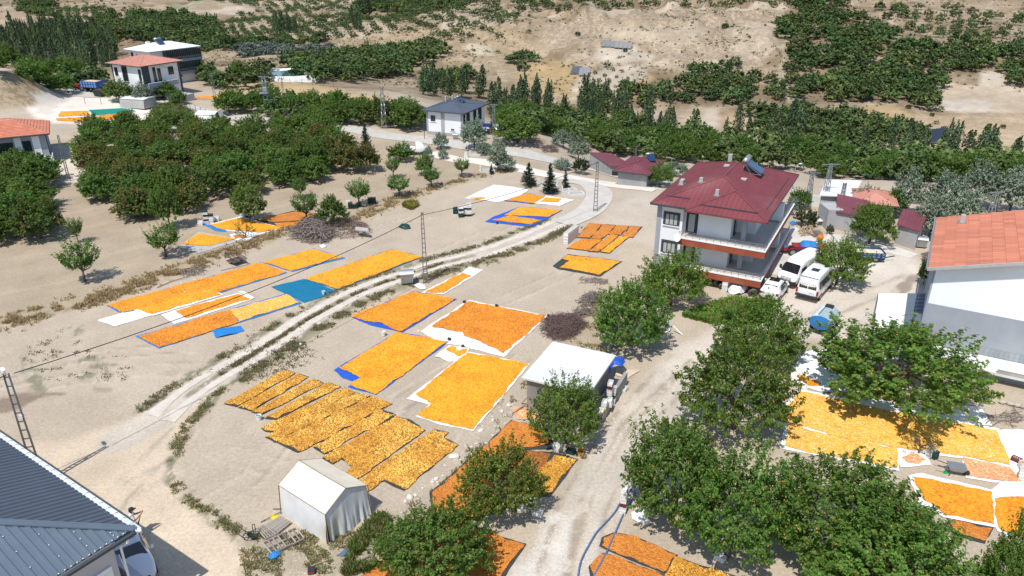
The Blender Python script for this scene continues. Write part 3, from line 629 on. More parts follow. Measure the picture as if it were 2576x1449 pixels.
# right, between the big trees and the white building
MS([(1935,1058),(2012,978),(2250,1030),(2512,1078),(2552,1180),(2410,1152),(2259,1131),(2150,1116),(2010,1078)], M_white, 'white cloth under the biggest spread at right', [(1945,1055),(2014,985),(2250,1036),(2506,1084),(2544,1173),(2414,1147),(2259,1127),(2150,1112),(2014,1072)], 'mixed', 'biggest pale orange spread at right below the white building', 80, .075)
MS([(1962,1128),(1975,1060),(2075,1090),(2262,1128),(2262,1185),(2100,1155)], M_white, 'white cloth under the spread behind the big bottom tree', [(1974,1122),(1984,1065),(2074,1094),(2257,1131),(2256,1178),(2100,1150),(2039,1140)], 'mixed', 'second pale orange spread behind the big bottom tree', 80, .075)
MS([(2285,1196),(2320,1190),(2496,1233),(2508,1328),(2375,1302),(2310,1265)], M_white, 'white cloth under the square spread at right', [(2300,1200),(2494,1239),(2501,1321),(2378,1296),(2322,1258)], 'orange', 'square orange spread at right of the big bottom tree', 110, .07)
MS([(2490,1236),(2520,1212),(2620,1222),(2640,1400),(2570,1370),(2508,1335)], M_white, 'white cloth at the right edge with bare upper part', [(2503,1256),(2560,1250),(2620,1256),(2630,1380),(2512,1330)], 'orange', 'orange spread cut by the right edge', 90, .07)
MS([(2418,1148),(2545,1174),(2580,1218),(2500,1214),(2430,1203)], M_white, 'white cloth beside the wheelbarrow', [(2422,1151),(2540,1177),(2571,1213),(2500,1209),(2432,1197)], 'pink', 'pinkish orange spread beside the wheelbarrow', 90, .07)
MS([(2502,1084),(2560,1080),(2650,1092),(2650,1225),(2575,1222),(2548,1178)], M_white, 'bare white cloth with crates at the right edge', wr=.02)
MS([(2143,1003),(2160,1000),(2300,1020),(2464,1022),(2498,1072),(2390,1061),(2148,1024)], M_white, 'long bare white cloth under the widest tree', wr=.02)
MS([(1985,935),(2030,880),(2080,880),(2120,930),(2145,990),(2060,985),(1995,965)], M_white, 'tree-shaded white cloth with a heap of apricots', [(2000,948),(2020,944),(2064,965),(2064,973),(2030,970)], 'orange', 'bright orange heap on the tree-shaded cloth', 120, .07, wr=.04, bulge=.1)
MS([(2262,1130),(2332,1146),(2342,1170),(2265,1176)], M_white, 'small white cloth with a round brown patch', [(2268,1152),(2285,1142),(2310,1144),(2330,1160),(2310,1170),(2280,1165)], 'pink', 'round brown patch on the small white cloth', 90, .07, off=.02)
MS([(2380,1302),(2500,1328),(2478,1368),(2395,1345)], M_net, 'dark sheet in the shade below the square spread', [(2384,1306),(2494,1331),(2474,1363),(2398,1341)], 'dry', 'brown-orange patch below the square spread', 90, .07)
# top centre, beside the road bend
MS([(1169,499),(1241,465),(1290,470),(1330,478),(1292,502),(1250,509),(1215,503)], M_white, 'big bare white cloth near the conifers', [(1180,498),(1215,496),(1222,500),(1200,502)], 'yellow', 'thin yellow patch on the big bare white cloth', 16)
MS([(1262,506),(1326,484),(1376,494),(1344,515),(1290,509)], M_blue, 'blue edged sheet between two white cloths', [(1267,505),(1326,487),(1372,495),(1343,512),(1290,506)], 'orange', 'orange spread between two white cloths', 18)
MS([(1340,511),(1374,493),(1445,503),(1408,518)], M_white, 'white cloth nearest the graves', [(1357,508),(1374,497),(1414,501),(1404,510)], 'yellow', 'yellow oval on the white cloth nearest the graves', 18, off=.02)
MS([(1220,558),(1238,547),(1308,518),(1418,527),(1342,571)], M_blue, 'bright blue tarpaulin inside the road bend', [(1268,542),(1310,521),(1413,529),(1380,546)], 'yellow', 'yellow spread on the upper half of the blue tarpaulin', 20)
MS(None, None, None, [(1236,554),(1283,543),(1364,555),(1336,566)], 'orange', 'orange spread on the lower half of the blue tarpaulin', 20)
# between road bend and red-roofed house
for pl, kd, lb in [([(1482,562),(1514,565),(1484,600),(1451,598)],'dry','leftmost of the four upper mats by the white crates'),([(1517,565),(1549,567),(1522,597),(1510,603),(1487,601)],'dry','second of the four upper mats by the white crates'),
  ([(1552,567),(1582,569),(1562,592),(1530,590)],'dry','third of the four upper mats by the white crates'),([(1585,569),(1615,571),(1592,598),(1565,594)],'dry','rightmost of the four upper mats near the house'),
  ([(1464,602),(1514,604),(1480,631),(1426,625)],'deep','lower left mat beside the white crates'),([(1537,590),(1556,594),(1506,634),(1480,632),(1518,605)],'deep','lower middle mat in the chequered group'),([(1558,596),(1582,597),(1534,637),(1510,634)],'yellow','lower right yellow mat in the chequered group')]:
    c = np.mean(pl, axis=0); big = [tuple(c + (np.array(q) - c) * 1.05) for q in pl]
    MS(big, M_net, 'netting of the ' + lb, pl, kd, 'apricots on the ' + lb, 26, .085, grp='netting mats by the road bend', amp=.03)
MS([(1390,670),(1412,652),(1428,640),(1500,648),(1566,658),(1509,696),(1404,677)], M_net, 'dark netting below the chequered mats', [(1407,674),(1432,657),(1415,652),(1429,643),(1500,650),(1561,659),(1508,692)], 'yellow', 'yellow spread below the chequered mats', 34, .085)
# far yard, top left
MS([(138,298),(150,279),(223,278),(232,291),(300,294),(312,300),(225,310),(140,309)], M_white, 'white cloth in the pale far yard', [(146,295),(152,281),(221,280),(228,292)], 'yellow', 'yellow spread in the pale far yard', 0)
MS(None, None, None, [(140,299),(238,294),(252,304),(224,309),(142,306)], 'orange', 'lower orange strip in the pale far yard', 0)
MS(None, None, None, [(244,292),(304,287),(312,299),(248,305)], 'orange', 'orange strip beside the green sheet in the far yard', 0)
MS([(222,277),(308,272),(340,278),(330,286),(236,290)], M_green, 'green sheet in the pale far yard')
MS([(468,243),(560,242),(555,252),(470,250)], M_canvas, 'small pale sheet beyond the far road', [(472,244),(556,243),(540,250),(480,249)], 'orange', 'small orange spread beyond the far road', 0)

# ================================================================== TREES
M_leaf = leaf_mat('orchard_leaf', .15, .42); M_leaf_far = leaf_mat('far_leaf', .3, .2, .7); M_silver = leaf_mat('silver_leaf', .12, .15, .7)
M_bark = mat('bark', (.13,.105,.085), .9, .3, 6, .6, 30)
M_fruitdot = mat('ripe_apricot', (.75,.30,.08), .5, .2, 5, 0)
def leaf_cloud(c, size, r, up=.5, aspect=.62, outdir=None, tri=False):
    """one folded quad per leaf"""
    n = len(c); nn = r.normal(0, 1, (n, 3)); nn[:, 2] = np.abs(nn[:, 2]) + up
    if outdir is not None: nn += outdir * .8
    nn /= np.linalg.norm(nn, axis=1)[:, None]
    a = np.cross(nn, r.normal(0, 1, (n, 3))); a /= np.linalg.norm(a, axis=1)[:, None]; b = np.cross(nn, a)
    s = (size * r.uniform(.65, 1.3, n))[:, None] * .5
    fold = nn * s * .35
    if tri: return np.stack([c - a*s, c + a*s*.8 - b*s*aspect, c + a*s*.6 + b*s], 1).reshape(-1, 3), np.arange(n * 3).reshape(-1, 3)
    v = np.stack([c - a*s, c - b*s*aspect + fold, c + a*s, c + b*s*aspect + fold], 1)
    return v.reshape(-1, 3), np.arange(n * 4).reshape(-1, 4)
def lobes(d, seed, k=2.2):
    return vnoise(d[:,0]*k+5, d[:,1]*k+9, d[:,2]*k+3, seed)
def crown_pts(r, Rr, H, nshoot, nleaf, slen, seed, lowz=.08, spiky=.5, style='dome', gap=.26):
    """leaf centres along shoots spread through a lobed, open crown"""
    cz = H * (.36 if style == 'dome' else .5)
    az = r.uniform(0, 2*np.pi, nshoot * 2); se = r.uniform(-.38, 1, nshoot * 2); ce = np.sqrt(np.clip(1 - se**2, 0, 1))
    d = np.stack([np.cos(az)*ce, np.sin(az)*ce, se], 1)
    lb = lobes(d, seed); ok = lobes(d, seed + 50, 3.6) > gap; d = d[ok][:nshoot]; lb = lb[ok][:nshoot]; n = len(d)
    if style == 'vase': wid = Rr * np.clip(.55 + .55 * (d[:,2] + .25), .35, 1.05)
    else: wid = Rr * np.ones(n)
    upv = np.where(d[:,2] > 0, H - cz, cz - H * lowz)
    rad = .62 + .55 * lb; fr = r.uniform(.35, 1, n) ** .55 * rad
    p = np.stack([d[:,0]*wid*fr, d[:,1]*wid*fr, cz + d[:,2]*upv*fr*.93], 1)
    sd = d * np.array([1, 1, .55]) + np.array([0, 0, spiky]) + r.normal(0, .28, (n, 3)); sd /= np.linalg.norm(sd, axis=1)[:, None]
    L = slen * r.uniform(.5, 1.25, n) * (1 + .5 * np.clip(d[:,2], 0, 1)) * np.where(r.uniform(0, 1, n) < .12, 1.7, 1)
    t = r.uniform(0, 1, (n, nleaf)); q = p[:, None] + sd[:, None] * (L[:, None] * (t - .45))[..., None] + r.normal(0, 1, (n, nleaf, 3)) * (slen * .15 * (1.05 - .7*t))[..., None]
    q[..., 2] = np.maximum(q[..., 2], .12)
    out = np.repeat(d[:, None], nleaf, 1); sid = np.repeat(np.arange(n)[:, None], nleaf, 1)
    return q.reshape(-1, 3), out.reshape(-1, 3), sid.ravel(), p
def leaf_cols(r, n, sid, base, var, autumn=0.0, yel=.04, k=4):
    kk = k
    g = np.array(base); sh = r.uniform(1 - var, 1 + var, sid.max() + 1)[sid]; c = g * (sh * r.uniform(.75, 1.25, n))[:, None]
    yl = r.uniform(0, 1, n) < yel; c[yl] = np.array([.20, .17, .035]) * r.uniform(.7, 1.2, (yl.sum(), 1))
    if autumn:
        sa = r.uniform(0, 1, sid.max() + 1)[sid] < autumn; k = sa & (r.uniform(0, 1, n) < .75)
        c[k] = np.array([.21, .13, .04]) * r.uniform(.55, 1.35, (k.sum(), 1))
    return np.repeat(np.clip(c, .004, .6), kk, axis=0)
def trunk_mb(r, tips, H, Rr, rad, n1=6, lean=0.0, zf=.2, n2=4):
    mb = MB(); top = Vector((lean, 0, H * zf)); mb.tube([(0, 0, -.3), (lean * .5, 0, H * zf * .55), tuple(top)], [rad * 1.25, rad, rad * .9], 8)
    tips = [Vector(t) for t in tips]; used = []
    for i in range(n1):
        a = 2 * math.pi * i / n1 + r.uniform(-.3, .3)
        cand = [t for t in tips if abs((math.atan2(t.y, t.x) - a + math.pi) % (2*math.pi) - math.pi) < .7 and t.z > H * .3]
        if not cand: continue
        t = cand[int(r.integers(len(cand)))]; mid = top.lerp(t, .5) + Vector((0, 0, H * .03)) + Vector(r.normal(0, .06 * Rr, 3))
        mb.tube([top, mid, t], [rad * .6, rad * .38, rad * .1], 6); used.append((mid, t))
        for k in range(n2):
            c2 = cand[int(r.integers(len(cand)))]; st = top.lerp(mid, r.uniform(.4, 1)) if k % 2 else mid.lerp(t, r.uniform(0, .6))
            mb.tube([st, st.lerp(c2, .5) + Vector(r.normal(0, .05 * Rr, 3)), c2], [rad * .3, rad * .17, rad * .05], 4, cap=False)
    return mb
GREEN = (.115,.205,.034); DGREEN = (.036,.072,.022); BRIGHT = (.085,.15,.028)
def make_variant(seed, Rr, H, nshoot, nleaf, lsize, slen, base=GREEN, style='dome', autumn=0, gap=.26, spiky=.5, rad=None, fruit=0, lm=None, zf=.2, lowz=.08, yel=.04, var=.25, limbs=6, up=.9):
    tri = lm is not None and lm is not M_silver
    r = np.random.default_rng(seed)
    q, out, sid, p = crown_pts(r, Rr, H, nshoot, nleaf, slen, seed, lowz, spiky, style, gap)
    v, f = leaf_cloud(q, lsize, r, up=up, outdir=out, tri=tri); c = leaf_cols(r, len(q), sid, base, var, autumn, yel, 3 if tri else 4)
    crown = np_mesh('crown', v, f, lm or M_leaf, c)
    tr = trunk_mb(r, p[r.choice(len(p), min(len(p), 90), replace=False)] * .85, H, Rr, rad or Rr * .045, limbs, 0, zf).mesh('trunk', M_bark, True)
    fm = None
    if fruit:
        k = r.choice(len(q), fruit); s = .033; b = []; ff = []
        o6 = np.array([(1,0,0),(-1,0,0),(0,1,0),(0,-1,0),(0,0,1),(0,0,-1)]) * s; t8 = np.array([(0,2,4),(2,1,4),(1,3,4),(3,0,4),(2,0,5),(1,2,5),(3,1,5),(0,3,5)])
        cen = q[k] * 1.02 + out[k] * .05; V = (cen[:, None] + o6[None]).reshape(-1, 3); F = (np.arange(fruit)[:, None, None] * 6 + t8[None]).reshape(-1, 3)
        fm = np_mesh('apricot_fruit', V, F, M_fruitdot)
    return dict(R=Rr, H=H, crown=crown, trunk=tr, fruit=fm)
V_near = [make_variant(100 + i, 3.2, 4.6, 620, 30, .15, .62, fruit=260, gap=.24, var=.22) for i in range(4)]
V_pale = [make_variant(120, 3.0, 4.4, 560, 26, .15, .6, base=(.14,.21,.03), gap=.28, spiky=.7)]
V_yel = [make_variant(125, 1.6, 2.4, 60, 16, .12, .5, base=(.16,.14,.03), gap=.4, spiky=.9, yel=.3)]
V_mid = [make_variant(140 + i, 2.3, 3.9, 330, 17, .23, .62, gap=.24, base=(.10,.18,.036)) for i in range(4)]
V_vase = [make_variant(160 + i, 2.1, 3.6, 190, 18, .17, .6, style='vase', gap=.30, spiky=1.0, zf=.24, lowz=.2, base=(.105,.19,.038)) for i in range(4)]
V_aut = [make_variant(180 + i, 2.4, 3.8, 330, 17, .22, .6, autumn=.26, gap=.24, base=(.095,.145,.034), yel=.10) for i in range(3)]
V_mix = [make_variant(190 + i, 2.4, 3.8, 330, 17, .22, .6, autumn=.08, gap=.24, base=(.082,.15,.032), yel=.06) for i in range(3)]
V_silver = [make_variant(200 + i, 2.4, 4.2, 380, 17, .20, .5, base=(.20,.255,.175), lm=M_silver, gap=.2, yel=0, var=.18, zf=.15, spiky=.2) for i in range(3)]
V_bush = [make_variant(215 + i, 1.1, 1.4, 110, 14, .17, .35, base=(.055,.085,.03), gap=.15, zf=.08, limbs=3, lowz=0, yel=.02) for i in range(2)]
V_far = [make_variant(230 + i, 2.2, 3.2, 84, 6, .62, .5, base=(.10,.15,.042), lm=M_leaf_far, gap=.12, limbs=2, yel=0, var=.25) for i in range(4)]
V_farsp = [make_variant(240 + i, 1.6, 2.5, 44, 6, .45, .4, base=(.10,.15,.045), lm=M_leaf_far, gap=.2, limbs=2, yel=0) for i in range(2)]
V_farsil = [make_variant(250, 2.2, 2.8, 84, 6, .6, .5, base=(.13,.17,.14), lm=M_leaf_far, gap=.12, limbs=2, yel=0)]
def poplar_variant(seed, H, Rr, n, base, lsize=.42, bare=0):
    r = np.random.default_rng(seed); k = n; z = r.uniform(.10, 1, k); prof = np.clip(np.sin(np.clip(z, 0, 1) ** .75 * np.pi) * .8 + .32, .1, 1) * (1 - z ** 6)
    nstem = 4; st = r.uniform(-.35, .35, (nstem, 2)) * Rr; si = r.integers(nstem, size=k); a = r.uniform(0, 6.28, k); rr = np.sqrt(r.uniform(0, 1, k)) * Rr * prof * .75
    top = r.uniform(.78, 1, nstem)[si]
    q = np.stack([st[si, 0] + np.cos(a)*rr, st[si, 1] + np.sin(a)*rr, z * H * top + .3], 1)
    out = np.stack([np.cos(a), np.sin(a), np.full(k, .3)], 1); v, f = leaf_cloud(q, lsize * 1.15, r, up=.3, outdir=out, tri=True)
    v = v.reshape(-1, 3, 3); m = v.mean(1, keepdims=True); v = m + (v - m) * np.array([.8, .8, 1.45]); v = v.reshape(-1, 3)
    sid = (z * 9).astype(int) * nstem + si; c = leaf_cols(r, k, sid, base, .25, 0, .02, 3)
    mb = MB()
    for s in st: mb.tube([(0, 0, -.3), (s[0], s[1], H * .3), (s[0] * 1.1, s[1] * 1.1, H * .8)], [.14, .09, .03], 5)
    return dict(R=Rr, H=H, crown=np_mesh('crown', v, f, M_leaf_far, c), trunk=mb.mesh('trunk', mat('pale_bark', (.36,.33,.28), .9, .2, 4, .4), True), fruit=None)
V_pop = [poplar_variant(300 + i, 8.5, 1.25, 640, (.062,.105,.042)) for i in range(3)] + [poplar_variant(306, 8.5, 1.5, 560, (.08,.12,.05))]
V_popyel = [poplar_variant(310, 7, 1.8, 380, (.16,.20,.05))]
def conifer_variant(seed, H, Rr, base, dens=1.0):
    r = np.random.default_rng(seed); pts = []; outs = []; sid = []; mb = MB(); mb.tube([(0,0,-.2),(0,0,H*.5),(0,0,H*.97)], [.11,.07,.02], 6); i = 0
    for lv in np.arange(.08, .99, .05):
        rad = Rr * (1 - lv) ** .8 * r.uniform(.85, 1.1); nb = int(10 * (1 - lv) + 5)
        for b in range(nb):
            a = r.uniform(0, 6.28); L = rad * r.uniform(.75, 1.1); m = int((8 + 26 * (1 - lv)) * dens); t = r.uniform(.1, 1, m)
            d = np.array([math.cos(a), math.sin(a), -.12]); 
            pts.append(np.array([0, 0, lv * H]) + d * (t * L)[:, None] + r.normal(0, .055, (m, 3)) + np.array([0,0,.12]) * (t**2)[:, None]); outs.append(np.tile(d, (m, 1))); sid += [i] * m; i += 1
    q = np.concatenate(pts); out = np.concatenate(outs); sid = np.array(sid); v, f = leaf_cloud(q, .17, r, up=.5, aspect=.4, outdir=out)
    return dict(R=Rr, H=H, crown=np_mesh('crown', v, f, M_leaf, leaf_cols(r, len(q), sid, base, .2, 0, 0)), trunk=mb.mesh('trunk', M_bark, True), fruit=None)
V_con = [conifer_variant(320, 4.0, 1.15, (.028,.055,.028)), conifer_variant(321, 3.2, 1.6, (.035,.065,.035), 1.3)]

def plant(V, pos, Rr, H, label, cat='tree', name='apricot_tree', group=None, parts=True, fruit=False, rz=None):
    sx = Rr / V['R']; szz = H / V['H']; rz = random.uniform(0, 6.28) if rz is None else rz
    if not parts:
        o = link_mesh(name, V['crown'], None, pos, rz); o.scale = (sx, sx, szz); return tag(o, label, cat, group)
    t = thing(name, label, cat, pos, rz, group); t.scale = (sx, sx, szz)
    link_mesh('trunk', V['trunk'], t); link_mesh('crown', V['crown'], t)
    if fruit and V['fruit']: tag(link_mesh('fruit', V['fruit'], t), kind='stuff')
    return t
def fit(u0, v0, u1, v1, zfac=.47):
    """ground point, radius and height of a round crown seen inside the given frame"""
    uc, vc = (u0 + u1) / 2, (v0 + v1) / 2; zc = 2.0
    for _ in range(6):
        a, dy, dz = ray(uc, vc)
        t = (zc - CAMH) / dz; x, y = a * t, dy * t; zb = hz(x, y); t = (zc + zb - CAMH) / dz; x, y = a * t, dy * t
        D = y * _c + (CAMH - zc - zb) * _s; Rr = (u1 - u0) / 2 * D / FOC; hh = (v1 - v0) / 2 * D / FOC
        th = math.atan2(CAMH - zc - zb, y); q = hh * hh - (Rr * math.sin(th)) ** 2
        a2 = math.sqrt(max(q, (.45 * Rr) ** 2)) / math.cos(th); H = 2 * a2 * 1.02; zc = H * .5
    return Vector((x, y, hz(x, y))), Rr, H
def T(V, box, label, **k):
    pos, Rr, H = fit(*box); return plant(random.choice(V) if not isinstance(V, dict) else V, pos, Rr * 1.0, H * 1.03, label, **k)
OG = 'apricot trees'
near = [
 (V_near[0], (2035,762,2475,1048), 'widest apricot tree, in front of the white gable wall'),
 (V_near[1], (1716,828,2008,1100), 'apricot tree between the dirt road and the widest tree'),
 (V_near[2], (1790,740,2045,925), 'apricot tree behind the vine patch beside the parked minibus'),
 (V_near[3], (1548,1015,1850,1330), 'big apricot tree leaning over the stack of crates on the dirt road'),
 (V_near[0], (1690,1090,2010,1430), 'apricot tree next to the one over the crate stack'),
 (V_near[2], (1905,1120,2350,1480), 'huge apricot tree full of fruit, filling the bottom right'),
 (V_near[1], (2050,1250,2460,1600), 'fruiting apricot tree cut by the bottom edge at right'),
 (V_near[3], (2465,1290,2660,1560), 'apricot tree in the bottom right corner'),
 (V_near[1], (1333,938,1518,1128), 'apricot tree in front of the white-roofed shed'),
 (V_near[3], (930,1232,1255,1500), 'apricot tree at the bottom edge beside the white tent'),
 (V_pale[0], (1145,1092,1372,1312), 'pale green apricot tree over the brown spread'),
 (V_near[2], (1482,695,1695,882), 'broad apricot tree beside the round brushwood heap'),
 (V_near[0], (1600,612,1785,775), 'apricot tree against the lower balcony of the red-roofed house'),
 (V_near[1], (2038,590,2192,722), 'apricot tree behind the two white vans'),
 (V_near[3], (2135,495,2262,618), 'round apricot tree in front of the two small red-roofed sheds'),
 (V_yel[0], (2270,1055,2372,1150), 'small sparse yellowish tree standing among the sheets'),
 (V_near[0], (1625,400,1700,468), 'dark rounded tree by the road behind the red-roofed house')]
for V, b, lb in near: T(V, b, lb, group=OG, fruit=True)
mids = [
 (V_vase[0], (140,600,262,712), 'young vase-shaped tree standing alone at far left'),
 (V_vase[1], (163,545,215,612), 'young tree right behind the lone one at far left'),
 (V_vase[2], (352,562,468,650), 'young tree touching the small yellow spread'),
 (V_mid[0], (375,440,455,575), 'bushy tree above the small yellow spread'),
 (V_mid[1], (578,460,664,558), 'tree above the stacked crates'),
 (V_yel[0], (585,545,645,600), 'tiny sapling growing through the white cloth'),
 (V_vase[3], (724,480,812,560), 'young tree over the brown-orange spread'),
 (V_mid[2], (795,488,876,566), 'round tree standing in the brushwood pile'),
 (V_vase[0], (725,445,782,500), 'young tree behind the brown-orange spread'),
 (V_vase[1], (860,450,942,520), 'young tree with dark crates under it'),
 (V_vase[2], (962,440,1044,497), 'young tree with a clear trunk in the middle of the rows'),
 (V_vase[3], (965,392,1012,448), 'narrow upright tree behind the clear-trunked one'),
 (V_vase[0], (1052,420,1118,472), 'young tree in the last row before the graves'),
 (V_mid[3], (1042,385,1092,440), 'tree behind the last row near the white truck'),
 (V_vase[1], (1132,396,1190,446), 'rightmost young tree of the orchard rows'),
 (V_aut[0], (878,355,960,432), 'brown-tinged tree left of the white truck'),
 (V_mid[0], (972,355,1042,405), 'green tree beside the white pickup truck'),
 (V_mid[1], (258,196,332,252), 'tree in front of the salmon-roofed house'),
 (V_mid[2], (383,200,448,246), 'tree under the balcony of the salmon-roofed house'),
 (V_mid[3], (424,226,470,262), 'small round tree by the roadside'),
 (V_mid[1], (1240,285,1365,360), 'dark broad tree right of the grey-roofed house'),
 (V_bush[0], (1435,392,1485,434), 'round bush by the roadside near the low concrete shed'),
 (V_mid[0], (1985,470,2045,525), 'dark fruit tree behind the balcony corner'),
 (V_bush[1], (2000,525,2060,570), 'shrub beside the dry-stone wall'),
 (V_mid[2], (2218,472,2285,545), 'tree in front of the small tiled house'),
 (V_mid[1], (2310,645,2352,715), 'bush against the corner of the tiled building'),
 (V_bush[0], (2078,565,2100,590), 'tiny shrub by the footpath'),
 (V_mid[3], (720,285,800,340), 'dark tree below the slim pole'),
 (V_bush[0], (0,248,45,285), 'dark bush on the bank above the left house')]
for V, b, lb in mids: T(V, b, lb, group=OG if V not in V_bush else 'roadside bushes', cat='tree' if V not in V_bush else 'bush', name='apricot_tree' if V not in V_bush else 'bush')
sil = [(2245,415,2330,540),(2325,425,2440,560),(2420,400,2520,520),(2490,420,2620,540),(2380,470,2480,590),(2300,485,2400,600),(2140,465,2225,540),(1385,310,1450,360),(1425,330,1488,388),(1155,295,1230,375),
       (1225,345,1280,430),(1085,330,1130,375),(1570,420,1612,462),(1390,395,1440,425),(1625,388,1665,425),(1660,395,1740,425),(328,200,382,264),(1240,385,1300,430),(1190,355,1240,388),(1065,365,1090,395),(1100,375,1130,400),(2540,400,2640,470),(1975,492,2010,540)]
sl_ = ['left end of the silvery clump behind the tiled building','front of the silvery clump behind the tiled building','tallest of the silvery clump at right','right end of the silvery clump','inner side of the silvery clump near the tiled roof','lowest of the silvery clump beside the small red shed','alone behind the round apricot tree','left of the pair beyond the road bend','right of the pair beyond the road bend','largest in front of the grey-roofed house','tall one below the grey-roofed house','left of the grey-roofed house by the road','by the lane behind the low red roof','shrubby one above the road','behind the low red roof','behind the ridge of the red-roofed house','beside the pole at the salmon-roofed house','near the white graves','small one right below the grey-roofed house','small one above the orchard rows','second small one above the orchard rows','cut by the right edge','at the back corner of the red-roofed house']
for b, s in zip(sil, sl_): T(V_silver, b, 'silver-grey oleaster tree, ' + s, name='oleaster_tree', group='silver-grey oleaster trees')
for V, b, lb in [(V_con[1], (1302,412,1358,468), 'broad bushy conifer beside the white headstone'), (V_con[0], (1358,415,1410,487), 'dark pointed conifer above the graves'), (V_con[0], (1410,428,1436,472), 'small light conifer near the lane'),
                 (V_con[0], (892,318,948,400), 'tall spruce rising between road and orchard'), (V_con[0], (1228,412,1244,438), 'tiny conifer beside a grave')]:
    T(V, b, lb, name='conifer', group='conifers')

# ---------------- groves: lattice planting inside outlines on the land
def scatter(pu, sp, jit=.3, drop=0.0, ang=.5, seed=0, noise=None):
    p = GP(pu); a = np.array(p); r = np.random.default_rng(seed + 900); c, s = math.cos(ang), math.sin(ang); cen = a.mean(0); ext = np.ptp(a, axis=0).max() * .75 + sp; n = int(2 * ext / sp)
    g = (np.arange(n) - n / 2) * sp; X, Y = np.meshgrid(g, g); X = X.ravel() + r.uniform(-jit, jit, X.size) * sp; Y = Y.ravel() + r.uniform(-jit, jit, Y.size) * sp
    x = cen[0] + c * X - s * Y; y = cen[1] + s * X + c * Y; ok = inpoly(p, x, y) & (r.uniform(0, 1, x.size) >= drop)
    if noise: ok &= fbm(x, y, noise[0], 2, seed) > noise[1]
    x, y = x[ok], y[ok]; return [(float(i), float(j)) for i, j in zip(x, y)]
FRUIT = []    # (x, y, R, H, variants, label, group)
POP = []
def grove(pu, sp, Rr, H, V, label, group, drop=0, jit=.3, ang=.5, seed=0, noise=None, dest=None):
    pts = scatter(pu, sp, jit, drop, ang, seed, noise); qx = [p[0] / p[1] for p in pts]; qy = [p[1] for p in pts]
    def third(v, L): a, b = min(L), max(L); return min(2, int(3 * (v - a) / (b - a + 1e-6)))
    lab0 = label
    for x, y in pts:
        label = lab0 + ', ' + ('near', 'middle', 'far')[third(y, qy)] + ' ' + ('left', 'centre', 'right')[third(x / y, qx)] + ' part'
        k = random.uniform(.6 if dest is POP else .8, 1.2); (dest if dest is not None else FRUIT).append((x, y, Rr * k, H * k * random.uniform(.9, 1.1), V, label, group))
grove([(165,372),(195,338),(300,320),(480,322),(640,326),(760,334),(860,356),(880,425),(850,452),(700,470),(560,512),(470,550),(250,560),(175,500),(210,430)], 4.4, 2.55, 3.9, V_mid + V_mix + V_aut[:2], 'tree of the dense orchard left of centre', 'dense orchard left of centre', .05, .22, .45, 1)
grove([(300,440),(480,440),(500,545),(260,552)], 4.8, 2.5, 3.7, V_aut, 'brown-tinged tree at the near edge of the dense orchard', 'brown-tinged orchard trees', .05, .25, .45, 2)
grove([(-60,430),(60,420),(150,470),(165,570),(80,610),(-60,640)], 4.2, 2.5, 3.8, V_mid + V_mix[:1], 'tree of the orchard at the left edge', 'orchard at the left edge', .03, .25, .45, 3)
grove([(555,262),(700,262),(900,282),(1055,300),(1062,338),(960,325),(860,314),(800,310),(700,298),(640,294),(560,284)], 3.7, 2.7, 3.9, V_mid + V_mix[:2], 'tree of the orchard between the pond slope and the road', 'orchard beyond the road', .03, .25, .3, 4)
grove([(-60,190),(130,192),(262,196),(262,215),(180,228),(100,228),(-60,222)], 4.8, 2.7, 4.2, V_mid, 'tree of the orchard left of the salmon-roofed house', 'orchard left of the salmon-roofed house', .0, .25, .4, 5)
grove([(500,198),(640,186),(700,184),(700,222),(560,232),(500,232)], 5.0, 2.7, 3.9, V_mid, 'tree of the orchard right of the white-roofed house', 'orchard right of the white-roofed house', .03, .25, .4, 6)
grove([(225,45),(470,30),(560,85),(590,112),(575,128),(500,132),(420,112),(300,105),(255,90)], 5.6, 3.3, 5, V_far, 'tree of the dark grove behind the white-roofed house', 'dark grove behind the white-roofed house', .02, .3, .4, 7)
grove([(40,10),(130,6),(150,45),(60,42)], 6, 3, 4, V_far, 'tree of the small grove in the top left corner', 'top left grove', .15, .3, .3, 8)
grove([(705,190),(760,160),(860,142),(1000,122),(1112,118),(1122,145),(1050,168),(1020,192),(850,212),(760,208)], 4.6, 2.7, 3.8, V_far, 'tree of the dark grove above the pond', 'dark grove above the pond', .03, .3, .5, 9)
grove([(600,100),(820,102),(835,110),(700,120),(600,118)], 4.6, 2.6, 3.4, V_far, 'bright green tree in the strip above the silvery shrubs', 'strip above the silvery shrubs', 0, .3, .3, 10)
grove([(590,118),(700,126),(838,122),(840,135),(700,142),(600,132)], 4.0, 2.8, 3.2, V_farsil, 'silvery shrub in the band left of the golden hill', 'silvery band on the far slope', 0, .3, .3, 11)
grove([(890,10),(1150,-15),(1500,-20),(1330,8),(1150,22),(1000,40),(900,38)], 5.5, 3.0, 4, V_far, 'tree of the grove along the top edge', 'grove along the top edge', .03, .3, .5, 12)
grove([(1080,80),(1240,70),(1262,95),(1100,112)], 5.2, 1.6, 2.6, V_farsp, 'small tree of the pale gridded orchard', 'pale gridded orchard', .08, .12, .6, 13)
grove([(1290,5),(1480,-5),(1980,-10),(1985,20),(1600,18),(1480,22),(1300,30)], 5.0, 2.0, 3.0, V_farsp, 'small tree in the row along the top ridge', 'row along the top ridge', .1, .15, .1, 14)
grove([(980,20),(1250,10),(1300,60),(1130,75),(960,60)], 4.6, 1.8, 2.6, V_farsp, 'small tree on the pale terraces near the top', 'pale terraces near the top', .3, .15, .4, 15)
grove([(600,35),(900,40),(1000,60),(980,100),(870,98),(620,95),(540,70)], 4.8, 1.9, 2.7, V_farsp, 'small tree of the dotted orchard at upper left', 'dotted orchard at upper left', .1, .15, .4, 16)
